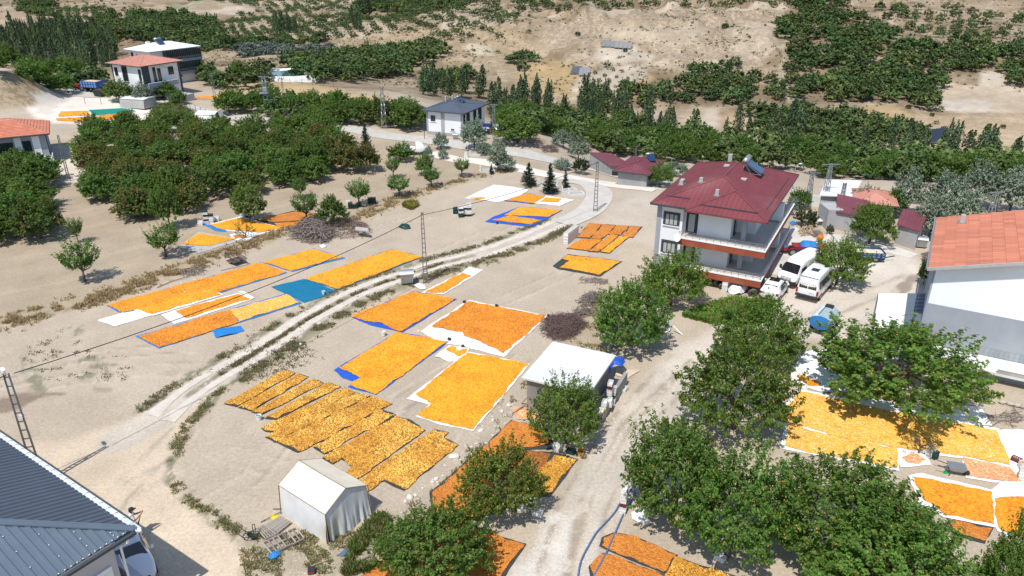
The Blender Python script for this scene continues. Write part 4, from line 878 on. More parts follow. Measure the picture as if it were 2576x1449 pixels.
grove([(430,-5),(880,-5),(880,30),(640,30)], 5.4, 2.0, 2.8, V_farsp, 'small tree of the farthest dotted orchard', 'farthest dotted orchard', .2, .15, .5, 17)
grove([(90,30),(290,25),(290,75),(120,72)], 4.6, 2.1, 2.9, V_farsp, 'small tree of the orchard at far upper left', 'orchard at far upper left', .1, .15, .5, 18)
grove([(1955,60),(1990,0),(2120,-10),(2120,40),(2230,105),(2330,115),(2450,125),(2640,120),(2640,185),(2380,182),(2220,178),(2110,200),(2080,250),(1990,250),(1975,180)], 4.4, 2.8, 3.8, V_far, 'tree of the broad grove on the right-hand slope', 'broad grove on the right-hand slope', .08, .33, .5, 19, (14, .26))
grove([(2110,198),(2200,188),(2368,195),(2368,272),(2330,275),(2280,258),(2180,258),(2090,255)], 4.3, 2.7, 3.8, V_far, 'tree of the dense block beside the pale terraces', 'dense block beside the pale terraces', .02, .3, .4, 20)
grove([(1640,248),(1720,205),(1790,175),(1850,155),(1860,190),(1912,198),(1914,258),(1780,262),(1660,262)], 4.3, 2.3, 3.4, V_far, 'tree of the grove left of the gridded block', 'grove on the centre right slope', .05, .33, .4, 21, (9, .3))
grove([(1925,200),(1965,195),(1975,260),(1925,262)], 4.2, 2.0, 3.0, V_far, 'tree of the small block with white lanes', 'small block with white lanes', .1, .1, .2, 22)
grove([(1895,290),(2080,285),(2200,312),(2310,335),(2320,372),(2060,380),(1900,340)], 4.4, 2.6, 3.8, V_far, 'tree of the grove above the poplar belt', 'grove above the poplar belt', .04, .3, .4, 23)
grove([(2250,20),(2580,30),(2640,100),(2330,100)], 6.2, 1.9, 2.8, V_farsp, 'small tree of the orchard at the upper right', 'upper right orchard', .12, .18, .3, 24)
grove([(2520,185),(2640,190),(2640,225),(2540,215)], 4.3, 2.7, 3.8, V_far, 'tree of the clump at the right edge', 'clump at the right edge', 0, .3, .3, 25)
grove([(2230,115),(2330,60),(2260,20),(2180,20),(2140,80)], 5.2, 2.2, 3.2, V_far, 'scattered tree above the broad grove', 'scattered trees above the broad grove', .3, .35, .3, 26)
grove([(1480,182),(1600,176),(1575,215),(1530,255),(1450,250),(1450,222)], 3.6, .75, 1.2, V_farsp, 'tiny tree of the gridded plantation below the solar array', 'gridded plantation below the solar array', .15, .1, .9, 41)
grove([(1275,150),(1345,135),(1345,170),(1290,188)], 4.3, 2.6, 3.6, V_far, 'tree of the small clump on the golden slope', 'small clump on the golden slope', .1, .3, .3, 27)
grove([(1060,200),(1130,190),(1190,170),(1180,200),(1100,228)], 4.3, 2.3, 3.2, V_far, 'tree beside the small solar panels', 'trees beside the small solar panels', .15, .3, .3, 28)
grove([(1500,225),(1600,215),(1650,262),(1560,300),(1480,300)], 4.8, 2.4, 3.2, V_far, 'scrubby tree between poplars and golden field', 'scrubby trees by the golden field', .15, .35, .3, 29)
grove([(1270,300),(1420,300),(1600,325),(1700,350),(1960,368),(2250,405),(2640,440),(2640,475),(2300,462),(2020,440),(1700,408),(1500,378),(1270,345)], 4.2, 2.7, 4.2, V_mid + V_far, 'broadleaf tree of the valley belt behind the houses', 'valley belt of broadleaf trees', .04, .35, .4, 30)
# poplars
def pops(pu, sp, H, label, group, drop=.1, seed=0, V=None, jit=.38): grove(pu, sp, 1.35, H, V or V_pop, label, group, drop, jit, .4, seed, None, POP)
pops([(-60,110),(60,90),(200,92),(290,112),(305,150),(280,172),(120,165),(-60,160)], 5.2, 10, 'poplar of the dark wood at upper left', 'poplar wood at upper left', .1, 31)
pops([(0,95),(300,115),(310,140),(0,120)], 4.2, 8, 'broad tree inside the wood at upper left', 'broad trees of the upper left wood', .2, 32, V_far)
pops([(1060,215),(1180,205),(1235,240),(1210,255),(1060,245)], 4.5, 6, 'small poplar left of the grey-roofed house', 'poplars left of the grey-roofed house', .2, 33)
pops([(1240,275),(1400,262),(1400,285),(1240,298)], 3.0, 7.5, 'poplar behind the grey-roofed house', 'poplars behind the grey-roofed house', .25, 34)
pops([(1410,290),(1500,265),(1600,290),(1640,330),(1700,345),(1700,365),(1560,350),(1430,330)], 3.6, 7.5, 'poplar beyond the road bend', 'poplars beyond the road bend', .35, 35)
pops([(1690,350),(1900,350),(2100,375),(2330,400),(2640,430),(2640,405),(2330,380),(2100,358),(1900,342),(1700,345)], 3.2, 6.8, 'tall poplar of the belt behind the red-roofed house', 'poplar belt behind the red-roofed house', .42, 36)
pops([(1840,322),(2050,335),(2060,350),(1840,340)], 3.4, 7, 'poplar at the foot of the pale strips', 'poplars at the foot of the pale strips', .25, 37)
pops([(880,60),(905,55),(910,80),(885,85)], 3, 7, 'poplar of the small clump at top left of centre', 'small poplar clump', 0, 38)
pops([(688,75),(750,75),(755,92),(690,92)], 4, 9, 'poplar of the clump above the green strip', 'poplar clump above the green strip', 0, 39)
pops([(898,2),(930,0),(940,32),(900,36)], 4, 9, 'poplar at the left end of the top grove', 'poplars at the end of the top grove', 0, 40)
for (u, v, h) in [(405,75,9),(548,82,9),(262,130,8)]: 
    g = G(u, v); POP.append((g.x, g.y, 1.3, h, V_pop, 'lone poplar standing out of the dark grove', 'lone poplars'))
g = G(262, 128); POP.append((g.x, g.y, 1.8, 6, V_popyel, 'yellow-green tree among the dark poplars', 'lone poplars'))
for (u, v) in [(1135,228),(1150,232)]: g = G(u, v); POP.append((g.x, g.y, 1.8, 5.5, V_popyel, 'yellow-green poplar left of the grey-roofed house', 'yellow-green poplars'))
def settle(lst, name, limit, mass_name, mass_label, cat='tree'):
    vis = []
    for t in lst:
        z = hz(t[0], t[1]); D = t[1] * _c + (CAMH - z) * _s; vis.append((D / t[3], t, z))
    vis.sort(key=lambda q: q[0]); VV = []; FF = []; CC = []; nb = 0
    for i, (s, t, z) in enumerate(vis):
        V = random.choice(t[4])
        if i < limit: plant(V, (t[0], t[1], z), t[2], t[3], ('brown-tinged ' if V in V_aut and 'brown' not in t[5] else '') + t[5], cat, name, t[6], parts=s < 32)
        else:
            if len(V['crown'].polygons[0].vertices) == 4: V = random.choice(V_far)
            me = V['crown']
            if 'np' not in V:
                a = np.zeros(len(me.vertices) * 3, np.float32); me.vertices.foreach_get('co', a); f = np.zeros(len(me.loops), np.int32); me.loops.foreach_get('vertex_index', f)
                c = np.zeros(len(me.vertices) * 4, np.float32); me.color_attributes['Col'].data.foreach_get('color', c); V['np'] = (a.reshape(-1, 3), f.reshape(-1, len(me.polygons[0].vertices)), c.reshape(-1, 4)[:, :3])
            a, f, c = V['np']; an = random.uniform(0, 6.28); q = a * np.array([t[2] / V['R'], t[2] / V['R'], t[3] / V['H']]); co, si = math.cos(an), math.sin(an)
            q = np.stack([q[:,0]*co - q[:,1]*si + t[0], q[:,0]*si + q[:,1]*co + t[1], q[:,2] + z], 1)
            VV.append(q); FF.append(f + nb); nb += len(q); CC.append(c * random.uniform(.72, 1.28) * np.array([random.uniform(.85, 1.25), 1, 1]))
    print(name, len(lst))
    if VV:
        o = link_mesh(mass_name, np_mesh(mass_name, np.concatenate(VV), np.concatenate(FF), M_leaf_far, np.concatenate(CC))); tag(o, mass_label, 'trees', None, 'stuff')
settle(FRUIT, 'apricot_tree', 250, 'far_orchards', 'small dark green fruit trees covering the far slopes')
settle(POP, 'poplar_tree', 290, 'far_poplars', 'remaining poplars of the far woods')
# round junipers and low scrub on the bare slopes
JUN = []
for pu, sp, dr in [([(1300,5),(1480,20),(1400,80),(1300,90),(1270,40)], 4.5, .5), ([(870,95),(1060,60),(1300,90),(1260,150),(1100,110),(900,130)], 6, .6), ([(1250,100),(1500,60),(1980,60),(1960,180),(1650,200),(1400,150)], 8, .7),
                   ([(1280,190),(1500,170),(1500,260),(1300,240)], 7, .6), ([(2090,268),(2340,285),(2330,310),(2150,300)], 7, .5), ([(2300,290),(2640,300),(2640,390),(2320,370)], 8, .5), ([(2050,10),(2250,20),(2200,80),(2120,50)], 9, .5),
                   ([(0,115),(120,130),(120,160),(0,160)], 5, .4), ([(1960,130),(1990,60),(2010,200),(1985,250)], 7, .4), ([(0,0),(400,0),(300,60),(0,80)], 8, .5), ([(2240,270),(2370,262),(2370,290),(2260,300)], 7, .5)]:
    JUN += [(x, y) for x, y in scatter(pu, sp, .45, dr, .3, len(JUN))]
for x, y in JUN[:290]:
    k = random.uniform(.5, 1.5); plant(random.choice(V_farsp + V_bush), (x, y, hz(x, y)), .9 * k, 1.3 * k, 'round dark juniper bush on the bare slope', 'bush', 'juniper_bush', 'juniper bushes on the bare slopes', parts=False)
def scrub(n, seed):
    r = np.random.default_rng(seed); V = []; x = r.uniform(-260, 230, n); y = r.uniform(185, 430, n); ok = (np.abs(x) < y * .75) & (fbm(x, y, 16, 2, 5) > .42); x, y = x[ok], y[ok]; z = height(x, y, False); k = 9
    s = r.uniform(.15, .7, (len(x), 1, 1)); q = np.stack([x, y, z], 1)[:, None] + r.normal(0, 1, (len(x), k, 3)) * np.array([.5, .5, .25]) * s + np.array([0, 0, .3]) * s; q = q.reshape(-1, 3)
    v, f = leaf_cloud(q, .42, r, up=.6, tri=True); c = np.array([.085, .10, .045]) * np.repeat(r.uniform(.6, 1.5, len(x)), k)[:, None]
    tag(link_mesh('hill_scrub', np_mesh('hill_scrub', v, f, M_leaf_far, np.repeat(c, 3, axis=0))), 'low dark scrub dotting the dry slopes', 'scrub', None, 'stuff')
scrub(19000, 3)

# ---------------- weeds, grass and rubble
def tufts(name, pts, h, label, base=(.12,.14,.05), n=7, w=.03, spread=.16, kind='stuff', cat='grass'):
    r = np.random.default_rng(len(pts)); P0 = np.array(pts); m = len(P0)
    a = r.uniform(0, 6.28, (m, n)); rr = r.uniform(0, spread, (m, n)); L = h * r.uniform(.5, 1.3, (m, n)); ln = r.uniform(.1, .7, (m, n))
    bx = P0[:, 0, None] + np.cos(a) * rr; by = P0[:, 1, None] + np.sin(a) * rr; bz = np.repeat(P0[:, 2, None], n, 1) - .02
    tx = bx + np.cos(a) * L * ln; ty = by + np.sin(a) * L * ln; tz = bz + L
    px, py = -np.sin(a) * w, np.cos(a) * w
    mx_, my_, mz_ = bx*.45+tx*.55, by*.45+ty*.55, bz*.35+tz*.65
    V = np.stack([np.stack([bx-px*.6, by-py*.6, bz], -1), np.stack([bx+px*.6, by+py*.6, bz], -1), np.stack([mx_+px, my_+py, mz_], -1), np.stack([tx, ty, tz], -1), np.stack([mx_-px, my_-py, mz_], -1)], 2)
    N = m * n; F = (np.arange(N)[:, None] * 5 + np.array([0, 1, 2, 4])); F2 = (np.arange(N)[:, None] * 5 + np.array([4, 2, 3, 3]))
    V = V.reshape(-1, 3); c = np.array(base) * r.uniform(.6, 1.5, (m, 1, 1)) * r.uniform(.8, 1.2, (m, n, 1)); dry = r.uniform(0, 1, (m, 1)) < .3
    c = np.where(dry[..., None], np.array([.30, .24, .12]) * r.uniform(.7, 1.2, (m, n, 1)), c); C = np.repeat(c.reshape(-1, 3), 5, axis=0)
    tri = np.concatenate([F[:, [0, 1, 2]], F[:, [0, 2, 3]], F2[:, [0, 1, 2]]])
    o = link_mesh(name, np_mesh(name, V, tri, M_leaf, C)); tag(o, label, cat, None, kind); return o
def along(line, width, n, raw=False, clump=.5, seed=0):
    p = np.array(line if raw else GP(line)); seg = np.hypot(*np.diff(p, axis=0).T); cum = np.concatenate([[0], np.cumsum(seg)]); r = np.random.default_rng(seed)
    s = r.uniform(0, cum[-1], n); i = np.clip(np.searchsorted(cum, s) - 1, 0, len(seg) - 1); t = (s - cum[i]) / seg[i]; q = p[i] + (p[i+1] - p[i]) * t[:, None]
    d = (p[i+1] - p[i]) / seg[i][:, None]; q = q + np.stack([-d[:,1], d[:,0]], 1) * (r.normal(0, .38, n) * width)[:, None]
    ok = fbm(q[:,0], q[:,1], 1.1, 2, seed) > clump * .85; q = q[ok]; return [(x, y, float(z)) for x, y, z in zip(q[:,0], q[:,1], height(q[:,0], q[:,1]))]
def inside(pu, n, seed=0, thr=.45, sc=1.2):
    p = GP(pu); a = np.array(p); r = np.random.default_rng(seed); x = r.uniform(a[:,0].min(), a[:,0].max(), n); y = r.uniform(a[:,1].min(), a[:,1].max(), n)
    ok = inpoly(p, x, y) & (fbm(x, y, sc, 2, seed) > thr); return [(i, j, float(k)) for i, j, k in zip(x[ok], y[ok], height(x[ok], y[ok]))]
tl = list(map(tuple, TRACK)); L1 = [tuple(TRACK[i] + TNRM[i] * 1.8) for i in range(1, 15)]; L2 = [tuple(TRACK[i] - TNRM[i] * 1.9) for i in range(3, 15)]; L0 = [tuple(TRACK[i]) for i in range(3, 11)]
tufts('roadside_weeds', along(L1, .7, 1500, True, .58, 1) + along(L2, 1.0, 3200, True, .54, 2) + along(L0, .28, 900, True, .52, 3), .15, 'grey-green weeds lining the wheel ruts', (.19,.19,.10))
tufts('bank_grass', along([(-60,838),(0,815),(120,782),(260,747),(420,692),(640,612)], 2.0, 3600, seed=4, clump=.5) + along([(640,612),(740,570),(880,560),(1000,500),(1150,455),(1290,425)], 1.7, 2200, seed=5), .24, 'dry grass and weeds on the bank between orchard and mats', (.38,.31,.17))
tufts('yard_weeds', along([(430,1210),(440,1130),(470,1070),(520,1020),(560,975)], .55, 600, seed=6) + along([(440,1215),(480,1260),(560,1310),(600,1340)], .5, 350, seed=7) + inside([(590,1340),(700,1340),(960,1330),(940,1449),(620,1460)], 1900, 8, .53), .12, 'low weeds around the tent and across the yard', (.22,.235,.11))
tufts('rough_grass', inside([(1380,830),(1480,750),(1590,700),(1620,800),(1560,880),(1400,885)], 1700, 9, .48) + inside([(1150,1180),(1230,1080),(1330,940),(1340,990),(1250,1090),(1000,1330),(960,1320)], 1600, 10, .5), .22, 'dry grass round the brush heap and along the stones', (.34,.30,.17))
tufts('green_grass', inside([(930,1310),(960,1290),(1000,1330),(930,1440),(860,1449),(880,1380)], 1900, 11, .35), .3, 'fresh green grass beside the bottom tree', (.10,.17,.035))
tufts('field_weeds', inside([(150,830),(330,900),(330,960),(60,960),(60,880)], 900, 12, .58, .8) + inside([(560,880),(740,850),(820,900),(640,960),(520,940)], 900, 13, .5, .8) + inside([(1180,1000),(1330,960),(1180,1100)], 250, 14, .5, .8), .1, 'flat green weeds scattered over the drying field', (.07,.095,.045), spread=.25)
tufts('vine_patch', inside([(1718,795),(1760,775),(1850,750),(1950,770),(1930,810),(1830,815),(1780,812)], 5200, 15, .15), .32, 'bright green vegetable patch below the house', (.12,.24,.03), 7, .07, .25, cat='plants')
tufts('slope_green', inside([(385,285),(400,268),(440,262),(485,285),(480,300),(410,300)], 2500, 16, .2, 3), .6, 'green undergrowth beside the far yard', (.09,.17,.04), 6, .12, .5)
tufts('golden_weed', inside([(1013,520),(1020,512),(1046,509),(1050,518),(1035,528)], 500, 17, .1, 1), .45, 'yellow-green weed clump on the field bank', (.24,.25,.03), 6, .05, .2)
M_rock = mat('white_rock', (.66,.62,.55), .9, .2, 3, .7, 9)
def rock_mesh(seed):
    r = random.Random(seed); import bmesh
    bm = bmesh.new(); bmesh.ops.create_icosphere(bm, subdivisions=2, radius=1)
    for v in bm.verts:
        n = .7 + .6 * float(vnoise(v.co.x*1.4+seed*3, v.co.y*1.4, v.co.z*1.4, seed)); v.co *= n; v.co.z *= .7
        v.co.z = max(v.co.z, -.3)
    me = bpy.data.meshes.new('rock'); bm.to_mesh(me); bm.free(); me.materials.append(M_rock); return me
ROCKS = [rock_mesh(i) for i in range(4)]
def rock(u, v, px, label, grp='white rocks'):
    g = G(u, v); s = px * Dist(g) / FOC / 2; o = link_mesh('rock', random.choice(ROCKS), None, (g.x, g.y, g.z + s * .15), random.uniform(0, 6)); o.scale = (s, s * random.uniform(.7, 1), s * random.uniform(.8, 1)); tag(o, label, 'rock', grp)
for u, v, px, lb in [(1143,1150,24,'largest white boulder beside the netting strips'),(1098,1205,14,'white rock just below the largest boulder, upper of two'),(1088,1213,11,'white rock just below the largest boulder, lower of two'),(1032,1252,20,'white rock at the top of the stone heap by the tent'),
  (1045,1246,12,'rock in the stone heap by the tent, right side'),(1020,1262,13,'rock in the stone heap by the tent, lower left'),(1210,1084,16,'white rock by the lower corner of the largest cloth'),(1280,1020,13,'white rock near the shed corner'),(1262,1035,12,'white rock left of the shed corner'),
  (1240,1058,12,'white rock halfway along the largest cloth edge'),(757,866,8,'small white stone on the track verge'),(652,1035,6,'stone near the bucket'),(296,1449,7,'stone at the bottom edge'),(52,796,7,'white stone on the bank at left'),(465,735,8,'stone beside the pile of sticks'),
  (1112,895,7,'white stone left of the crumpled cloth'),(1053,833,8,'white stone at the corner of the square spread'),(856,743,9,'white stone at the end of the teal tarpaulin'),(1338,832,9,'dark weight stone on the corner of the square spread')]: rock(u, v, px, lb)
def rubble(name, groups, label, m=M_rock):
    V = []; F = []; n0 = 0
    for pu, n, s0, s1 in groups:
        for x, y, z in inside(pu, n, n, .3):
            s = random.uniform(s0, s1); 
            p = np.array([(random.uniform(.6,1)*a*s + x, random.uniform(.6,1)*b*s + y, z + c*s*.7) for a, b, c in [(1,0,.2),(0,1,.1),(-1,0,.2),(0,-1,.1),(.2,.1,.9),(0,0,-.3)]])
            V.append(p); F.append(np.array([(0,1,4),(1,2,4),(2,3,4),(3,0,4)]) + n0); n0 += 6
    o = link_mesh(name, np_mesh(name, np.concatenate(V), np.concatenate(F), m)); tag(o, label, 'stones', None, 'stuff')
rubble('loose_stones', [([(1180,1100),(1330,950),(1345,985),(1060,1290),(990,1290)], 420, .03, .12), ([(1300,1449),(1340,1370),(1400,1290),(1430,1310),(1430,1390),(1400,1449)], 900, .015, .05), ([(1480,1060),(1560,1000),(1620,1020),(1520,1180),(1470,1140)], 500, .02, .07),
  ([(540,760),(700,720),(840,740),(600,860)], 200, .02, .06), ([(370,740),(520,690),(530,710),(400,760)], 240, .03, .1), ([(590,1340),(940,1330),(940,1449),(600,1449)], 500, .015, .05), ([(1470,1330),(1500,1300),(1500,1449),(1450,1449)], 300, .02, .06), ([(1340,500),(1460,530),(1300,590)], 150, .03, .08),
  ([(1620,440),(1700,460),(1660,480),(1560,470)], 300, .05, .15), ([(430,1100),(700,1100),(760,1300),(450,1300)], 500, .008, .025), ([(900,700),(1300,600),(1300,700),(1000,740)], 500, .01, .035), ([(250,900),(550,830),(560,930),(250,1050)], 500, .01, .03)], 'small white stones strewn over the bare ground')

# ================================================================== BUILDINGS
M_wall = mat('white_render', (.78,.79,.80), .85, .05, .7, .25, 20, dirt=(.70,.70,.70))
M_wallblue = mat('pale_blue_render', (.83,.85,.87), .85, .04, .5, .2, 20, dirt=(.74,.76,.78))
M_grayw = mat('grey_render', (.32,.34,.375), .88, .10, .8, .3, 20, dirt=(.37,.385,.40))
M_block = mat('grey_concrete_wall', (.33,.33,.325), .92, .2, 1.2, .6, 8, dirt=(.25,.25,.245))
M_dark = mat('dark_grey_trim', (.055,.065,.075), .6, .1, 3, .1)
M_black = mat('black_base', (.02,.022,.025), .7, .2, 2, .2)
M_redband = mat('brick_red_render', (.33,.075,.035), .8, .14, 1.5, .3, 15, dirt=(.40,.13,.07))
M_redroof = mat('maroon_metal_roof', (.20,.052,.058), .5, .16, .5, .05, 20, spec=.4, dirt=(.27,.11,.11))
M_redroof2 = mat('faded_maroon_roof', (.19,.055,.07), .5, .18, .6, .05, spec=.4)
M_greyroof = mat('slate_grey_metal_roof', (.085,.105,.135), .45, .12, .6, .05, spec=.5)
M_blueroof = mat('blue_grey_metal_roof', (.115,.15,.19), .4, .12, .7, .05, spec=.5)
M_tile = objvar(mat('terracotta_tile', (.55,.20,.12), .8, .22, 2.2, .4, 14, dirt=(.60,.26,.17)), .15)
M_tile2 = mat('pale_terracotta_tile', (.53,.25,.19), .8, .18, 1.5, .4, 14)
M_whiteroof = mat('white_metal_roof', (.80,.80,.79), .5, .04, .5, .05)
M_slab = mat('white_roof_slab', (.66,.68,.66), .9, .10, .8, .4, 8, dirt=(.56,.58,.56))
M_frame = mat('black_window_frame', (.025,.03,.035), .5, .1, 5, 0)
M_curtain = mat('net_curtain', (.42,.43,.42), .8, .25, 5, .2, stretch=(6, 6, .4))
M_glass = glass_mat('dark_glass'); M_pv = glass_mat('blue_collector_glass', (.012,.045,.12), .2)
M_steel = mat('galvanised_steel', (.42,.44,.46), .45, .12, 3, .05, metal=.7)
M_whitep = mat('white_paint', (.78,.79,.78), .5, .05, 2, .05)
M_cement = mat('cement', (.42,.41,.39), .92, .2, 1.5, .5, 12, dirt=(.30,.29,.28))
M_gutter = mat('pale_gutter', (.66,.72,.75), .5, .06, 2, .05)

def hipfun(L, Wd, slope): return lambda x, y: slope * max(0, min(x, L - x, y, Wd - y))
def hip_roof(t, L, Wd, ez, slope, m, th=.10, ribs=0, ribm=None, hipfront=True, name='roof', fascia=None, ribw=.045, ribh=.035):
    """hipped roof on local x in 0..L and y in 0..Wd, with ribs that follow each slope"""
    h = min(L, Wd) / 2; rz = ez + slope * h
    if L >= Wd: A, B = (h, Wd/2, rz), (L - h, Wd/2, rz)
    else: A, B = (L/2, h, rz), (L/2, Wd - h, rz)
    c = [(0,0,ez),(L,0,ez),(L,Wd,ez),(0,Wd,ez)]
    if L >= Wd: planes = [[c[0],c[1],B,A],[c[2],c[3],A,B],[c[3],c[0],A],[c[1],c[2],B]]
    else: planes = [[c[0],c[1],A],[c[2],c[3],B],[c[3],c[0],A,B],[c[1],c[2],B,A]]
    mb = MB()
    for p in planes: mb.face(p)
    mb.face([(p[0], p[1], ez - .02) for p in reversed(c)]); ro = mb.obj(name, m, t)
    fb = MB(); o = .03
    fb.box(-o, L + o, -o, 0, ez - .16, ez + .01); fb.box(-o, L + o, Wd, Wd + o, ez - .16, ez + .01); fb.box(-o, 0, 0, Wd, ez - .16, ez + .01); fb.box(L, L + o, 0, Wd, ez - .16, ez + .01)
    fb.obj('fascia', fascia or M_dark, t)
    caps = MB()
    for a, b in [(c[0], A), (c[3], A if L >= Wd else B), (c[1], B if L >= Wd else A), (c[2], B), (A, B)]:
        caps.bar((a[0], a[1], a[2] + .02), (b[0], b[1], b[2] + .02), .16, .06)
    caps.obj('ridge_cap', m, ro)
    if ribs:
        rb = MB(); hh = h
        n = int(L / ribs)
        for i in range(1, n):
            x = i * ribs; d = min(x, L - x, Wd/2) if L >= Wd else min(x, L - x)
            if d > .3:
                for s in (0, 1):
                    y0 = .0 if s == 0 else Wd; y1 = d if s == 0 else Wd - d
                    rb.bar((x, y0, ez + ribh*.5), (x, y1, ez + slope * d + ribh*.5), ribw, ribh)
        n = int(Wd / ribs)
        for i in range(1, n):
            y = i * ribs; d = min(y, Wd - y) if L >= Wd else min(y, Wd - y, L/2)
            if d > .3:
                for s in (0, 1):
                    x0 = 0 if s == 0 else L; x1 = d if s == 0 else L - d
                    rb.bar((x0, y, ez + ribh*.5), (x1, y, ez + slope * d + ribh*.5), ribw, ribh)
        tag(rb.obj('roof_rib', ribm or m, t), kind='stuff')
    return ro
def window(t, axis, a0, a1, z0, z1, plane, outw, cols=3, frame=M_frame, surround=None, curtain=True, name='window', rail=None):
    """window on a wall plane; axis 'x' runs along x at y=plane, outw = outward sign"""
    def bx(mb, s0, s1, q0, q1, d0, d1, m=0):
        lo, hi = plane + outw * d0, plane + outw * d1
        if axis == 'x': mb.box(s0, s1, lo, hi, q0, q1, m)
        else: mb.box(lo, hi, s0, s1, q0, q1, m)
    w = .06; mb = MB()
    bx(mb, a0, a1, z0, z0 + w, 0, .07); bx(mb, a0, a1, z1 - w, z1, 0, .07); bx(mb, a0, a0 + w, z0 + w, z1 - w, 0, .07); bx(mb, a1 - w, a1, z0 + w, z1 - w, 0, .07)
    for i in range(1, cols):
        s = a0 + (a1 - a0) * i / cols; bx(mb, s - .03, s + .03, z0 + w, z1 - w, 0, .065)
    wn_ = mb.obj(name, frame, t)
    for i in range(cols):
        s0 = a0 + (a1 - a0) * i / cols + .04; s1 = a0 + (a1 - a0) * (i + 1) / cols - .04
        p = MB(); bx(p, s0, s1, z0 + w + .01, z1 - w - .01, .005, .02); p.obj('pane', M_curtain if curtain else M_glass, wn_)
    if surround:
        sb = MB(); q = .16
        bx(sb, a0 - q, a1 + q, z1 + .003, z1 + q, 0, .045); bx(sb, a0 - q, a0 - .003, z0, z1, 0, .045); bx(sb, a1 + .003, a1 + q, z0, z1, 0, .045); sb.obj('surround', surround, wn_)
    sl_ = MB(); bx(sl_, a0 - .18, a1 + .18, z0 - .08, z0 - .004, 0, .12); sl_.obj('sill', M_whitep, wn_)
    return wn_
def house(name, label, corner_uv, ez, uvz, ang, base=None):
    p = P(corner_uv[0], corner_uv[1], uvz); return thing(name, label, 'house', (p.x, p.y, 0 if base is None else base), R_(ang))
def solar(t, x, y, z, s=1.0, rz=0.0, tubes=True):
    """solar water heater: tank on a steel stand above a blue collector"""
    h = thing('solar_water_heater', None, None); h.parent = t; h.location = (x, y, z); h.rotation_euler = (0, 0, rz); h.scale = (s, s, s)
    for k in list(h.keys()): del h[k]
    mb = MB(); mb.sm = True; mb.tube([(-.95, .1, 1.25), (.95, .1, 1.25)], .27, 14); mb.obj('tank', M_steel, h)
    c = MB(); c.slab([(-.85, -1.6, .18), (.85, -1.6, .18), (.85, -.02, 1.05), (-.85, -.02, 1.05)], .07); c.obj('collector', M_pv, h)
    f = MB()
    for sx in (-.8, .8): f.bar((sx, .3, 0), (sx, .1, 1.1), .05); f.bar((sx, -1.6, 0), (sx, .0, .98), .05); f.bar((sx, -.6, 0), (sx, .1, 1.0), .04); f.bar((sx, .3, .03), (sx, -1.6, .03), .04)
    f.obj('stand', M_steel, h); return h

# ---------- red-roofed three-storey house (local x runs back-right, y runs to the left)
ez = 7.0; pr = P(1932, 555, ez)
RH = thing('apartment_house', 'three-storey white house with maroon hipped roof and brick-red balconies', 'house', (pr.x, pr.y, 0), R_(62))
LR, WR = 15.6, 10.2
ro = hip_roof(RH, LR, WR, ez, .36, M_redroof, ribs=.42)
# lower hipped extension over the front balcony corner
q = MB(); o_ = .55; w2 = 6.9; e0 = ez - .02
q.face([(-o_, -.06, e0), (-o_, w2, e0), (w2*.42, w2*.5, e0 + .36*w2*.47+.10)]); q.face([(-o_, w2, e0), (w2*.42 + .5, w2, e0+.32), (w2*.42, w2*.5, e0 + .36*w2*.47+.10)]); q.face([(-o_, -.06, e0), (w2*.42, w2*.5, e0 + .36*w2*.47+.10), (w2*.9, .3, e0+.16)])
q.face([(-o_, w2, e0 - .14), (-o_, -.06, e0 - .14), (-o_, -.06, e0), (-o_, w2, e0)]); q.face([(-o_, w2, e0), (.3, w2, e0), (.3, w2, e0 - .14), (-o_, w2, e0 - .14)]); q.face([(-o_, -.06, e0-.14), (-o_, w2, e0-.14), (.3, w2, e0-.14), (.3, -.06, e0-.14)])
ex = q.obj('porch_roof', M_redroof, RH)
q = MB(); pk = (w2*.42, w2*.5, e0 + .36*w2*.47 + .12)
for a in ((-o_, -.06, e0+.02), (-o_, w2, e0+.02)): q.bar(a, pk, .15, .06)
q.obj('ridge_cap', M_redroof, ex)
q = MB()
for i in range(1, 16):
    y = i * .42; d = min(y, w2 - y); z1 = e0 + (pk[2] - e0) * d / (w2/2); q.bar((-o_, y, e0 + .03), (-o_ + (pk[0] + o_) * d / (w2/2), y, z1 + .03), .045, .035)
tag(q.obj('roof_rib', M_redroof, RH), kind='stuff')
q = MB(); q.bar((.35, .9, ez + .42), (.35, 5.9, ez + .42), .05, .07); q.bar((1.2, 7.0, ez + .52), (1.2, 9.2, ez + .52), .05, .07); q.bar((2.2, .55, ez + .27), (13.2, .55, ez + .27), .05, .06); q.obj('snow_guard', M_dark, RH)
# storeys: body set back from the eave
bx0, bx1, by0, by1 = 1.5, 14.4, 1.5, 9.65
for z0, z1, nm in ((1.35, 4.15, 'lower_storey'), (4.17, ez - .15, 'upper_storey')):
    w = MB(); y0 = by0 + .0
    # front-left wall (plane x=bx0) carries the window bay set forward
    w.box(bx0, bx1, 3.2, by1, z0, z1); w.box(3.9, bx1, by0, 3.195, z0, z1); w.obj(nm, M_wall, RH)
w = MB(); w.box(bx0 - .75, bx0 - .005, 7.35, by1, .9, ez - .16); w.obj('window_bay', M_wall, RH)
w = MB(); w.box(bx0 - .8, bx0 - .3, by1, by1 + .06, 0, ez - .17); w.box(bx0 - .81, bx0 - .755, by1 - .35, by1 + .06, 0, ez - .17); w.obj('corner_trim', M_grayw, RH)
w = MB(); w.box(1.3, bx1, 1.3, by1, .55, 1.34); w.obj('plinth_wall', M_wall, RH)
w = MB(); w.box(1.45, bx1 - .1, 1.45, by1 - .1, -.5, .545); w.obj('base', M_black, RH)
w = MB(); w.box(bx0 + .05, bx0 + .45, 1.9, 2.3, 1.55, 4.0); w.box(bx0 + .05, bx0 + .45, 1.9, 2.3, 4.3, ez - .16); w.obj('balcony_column', M_grayw, RH)
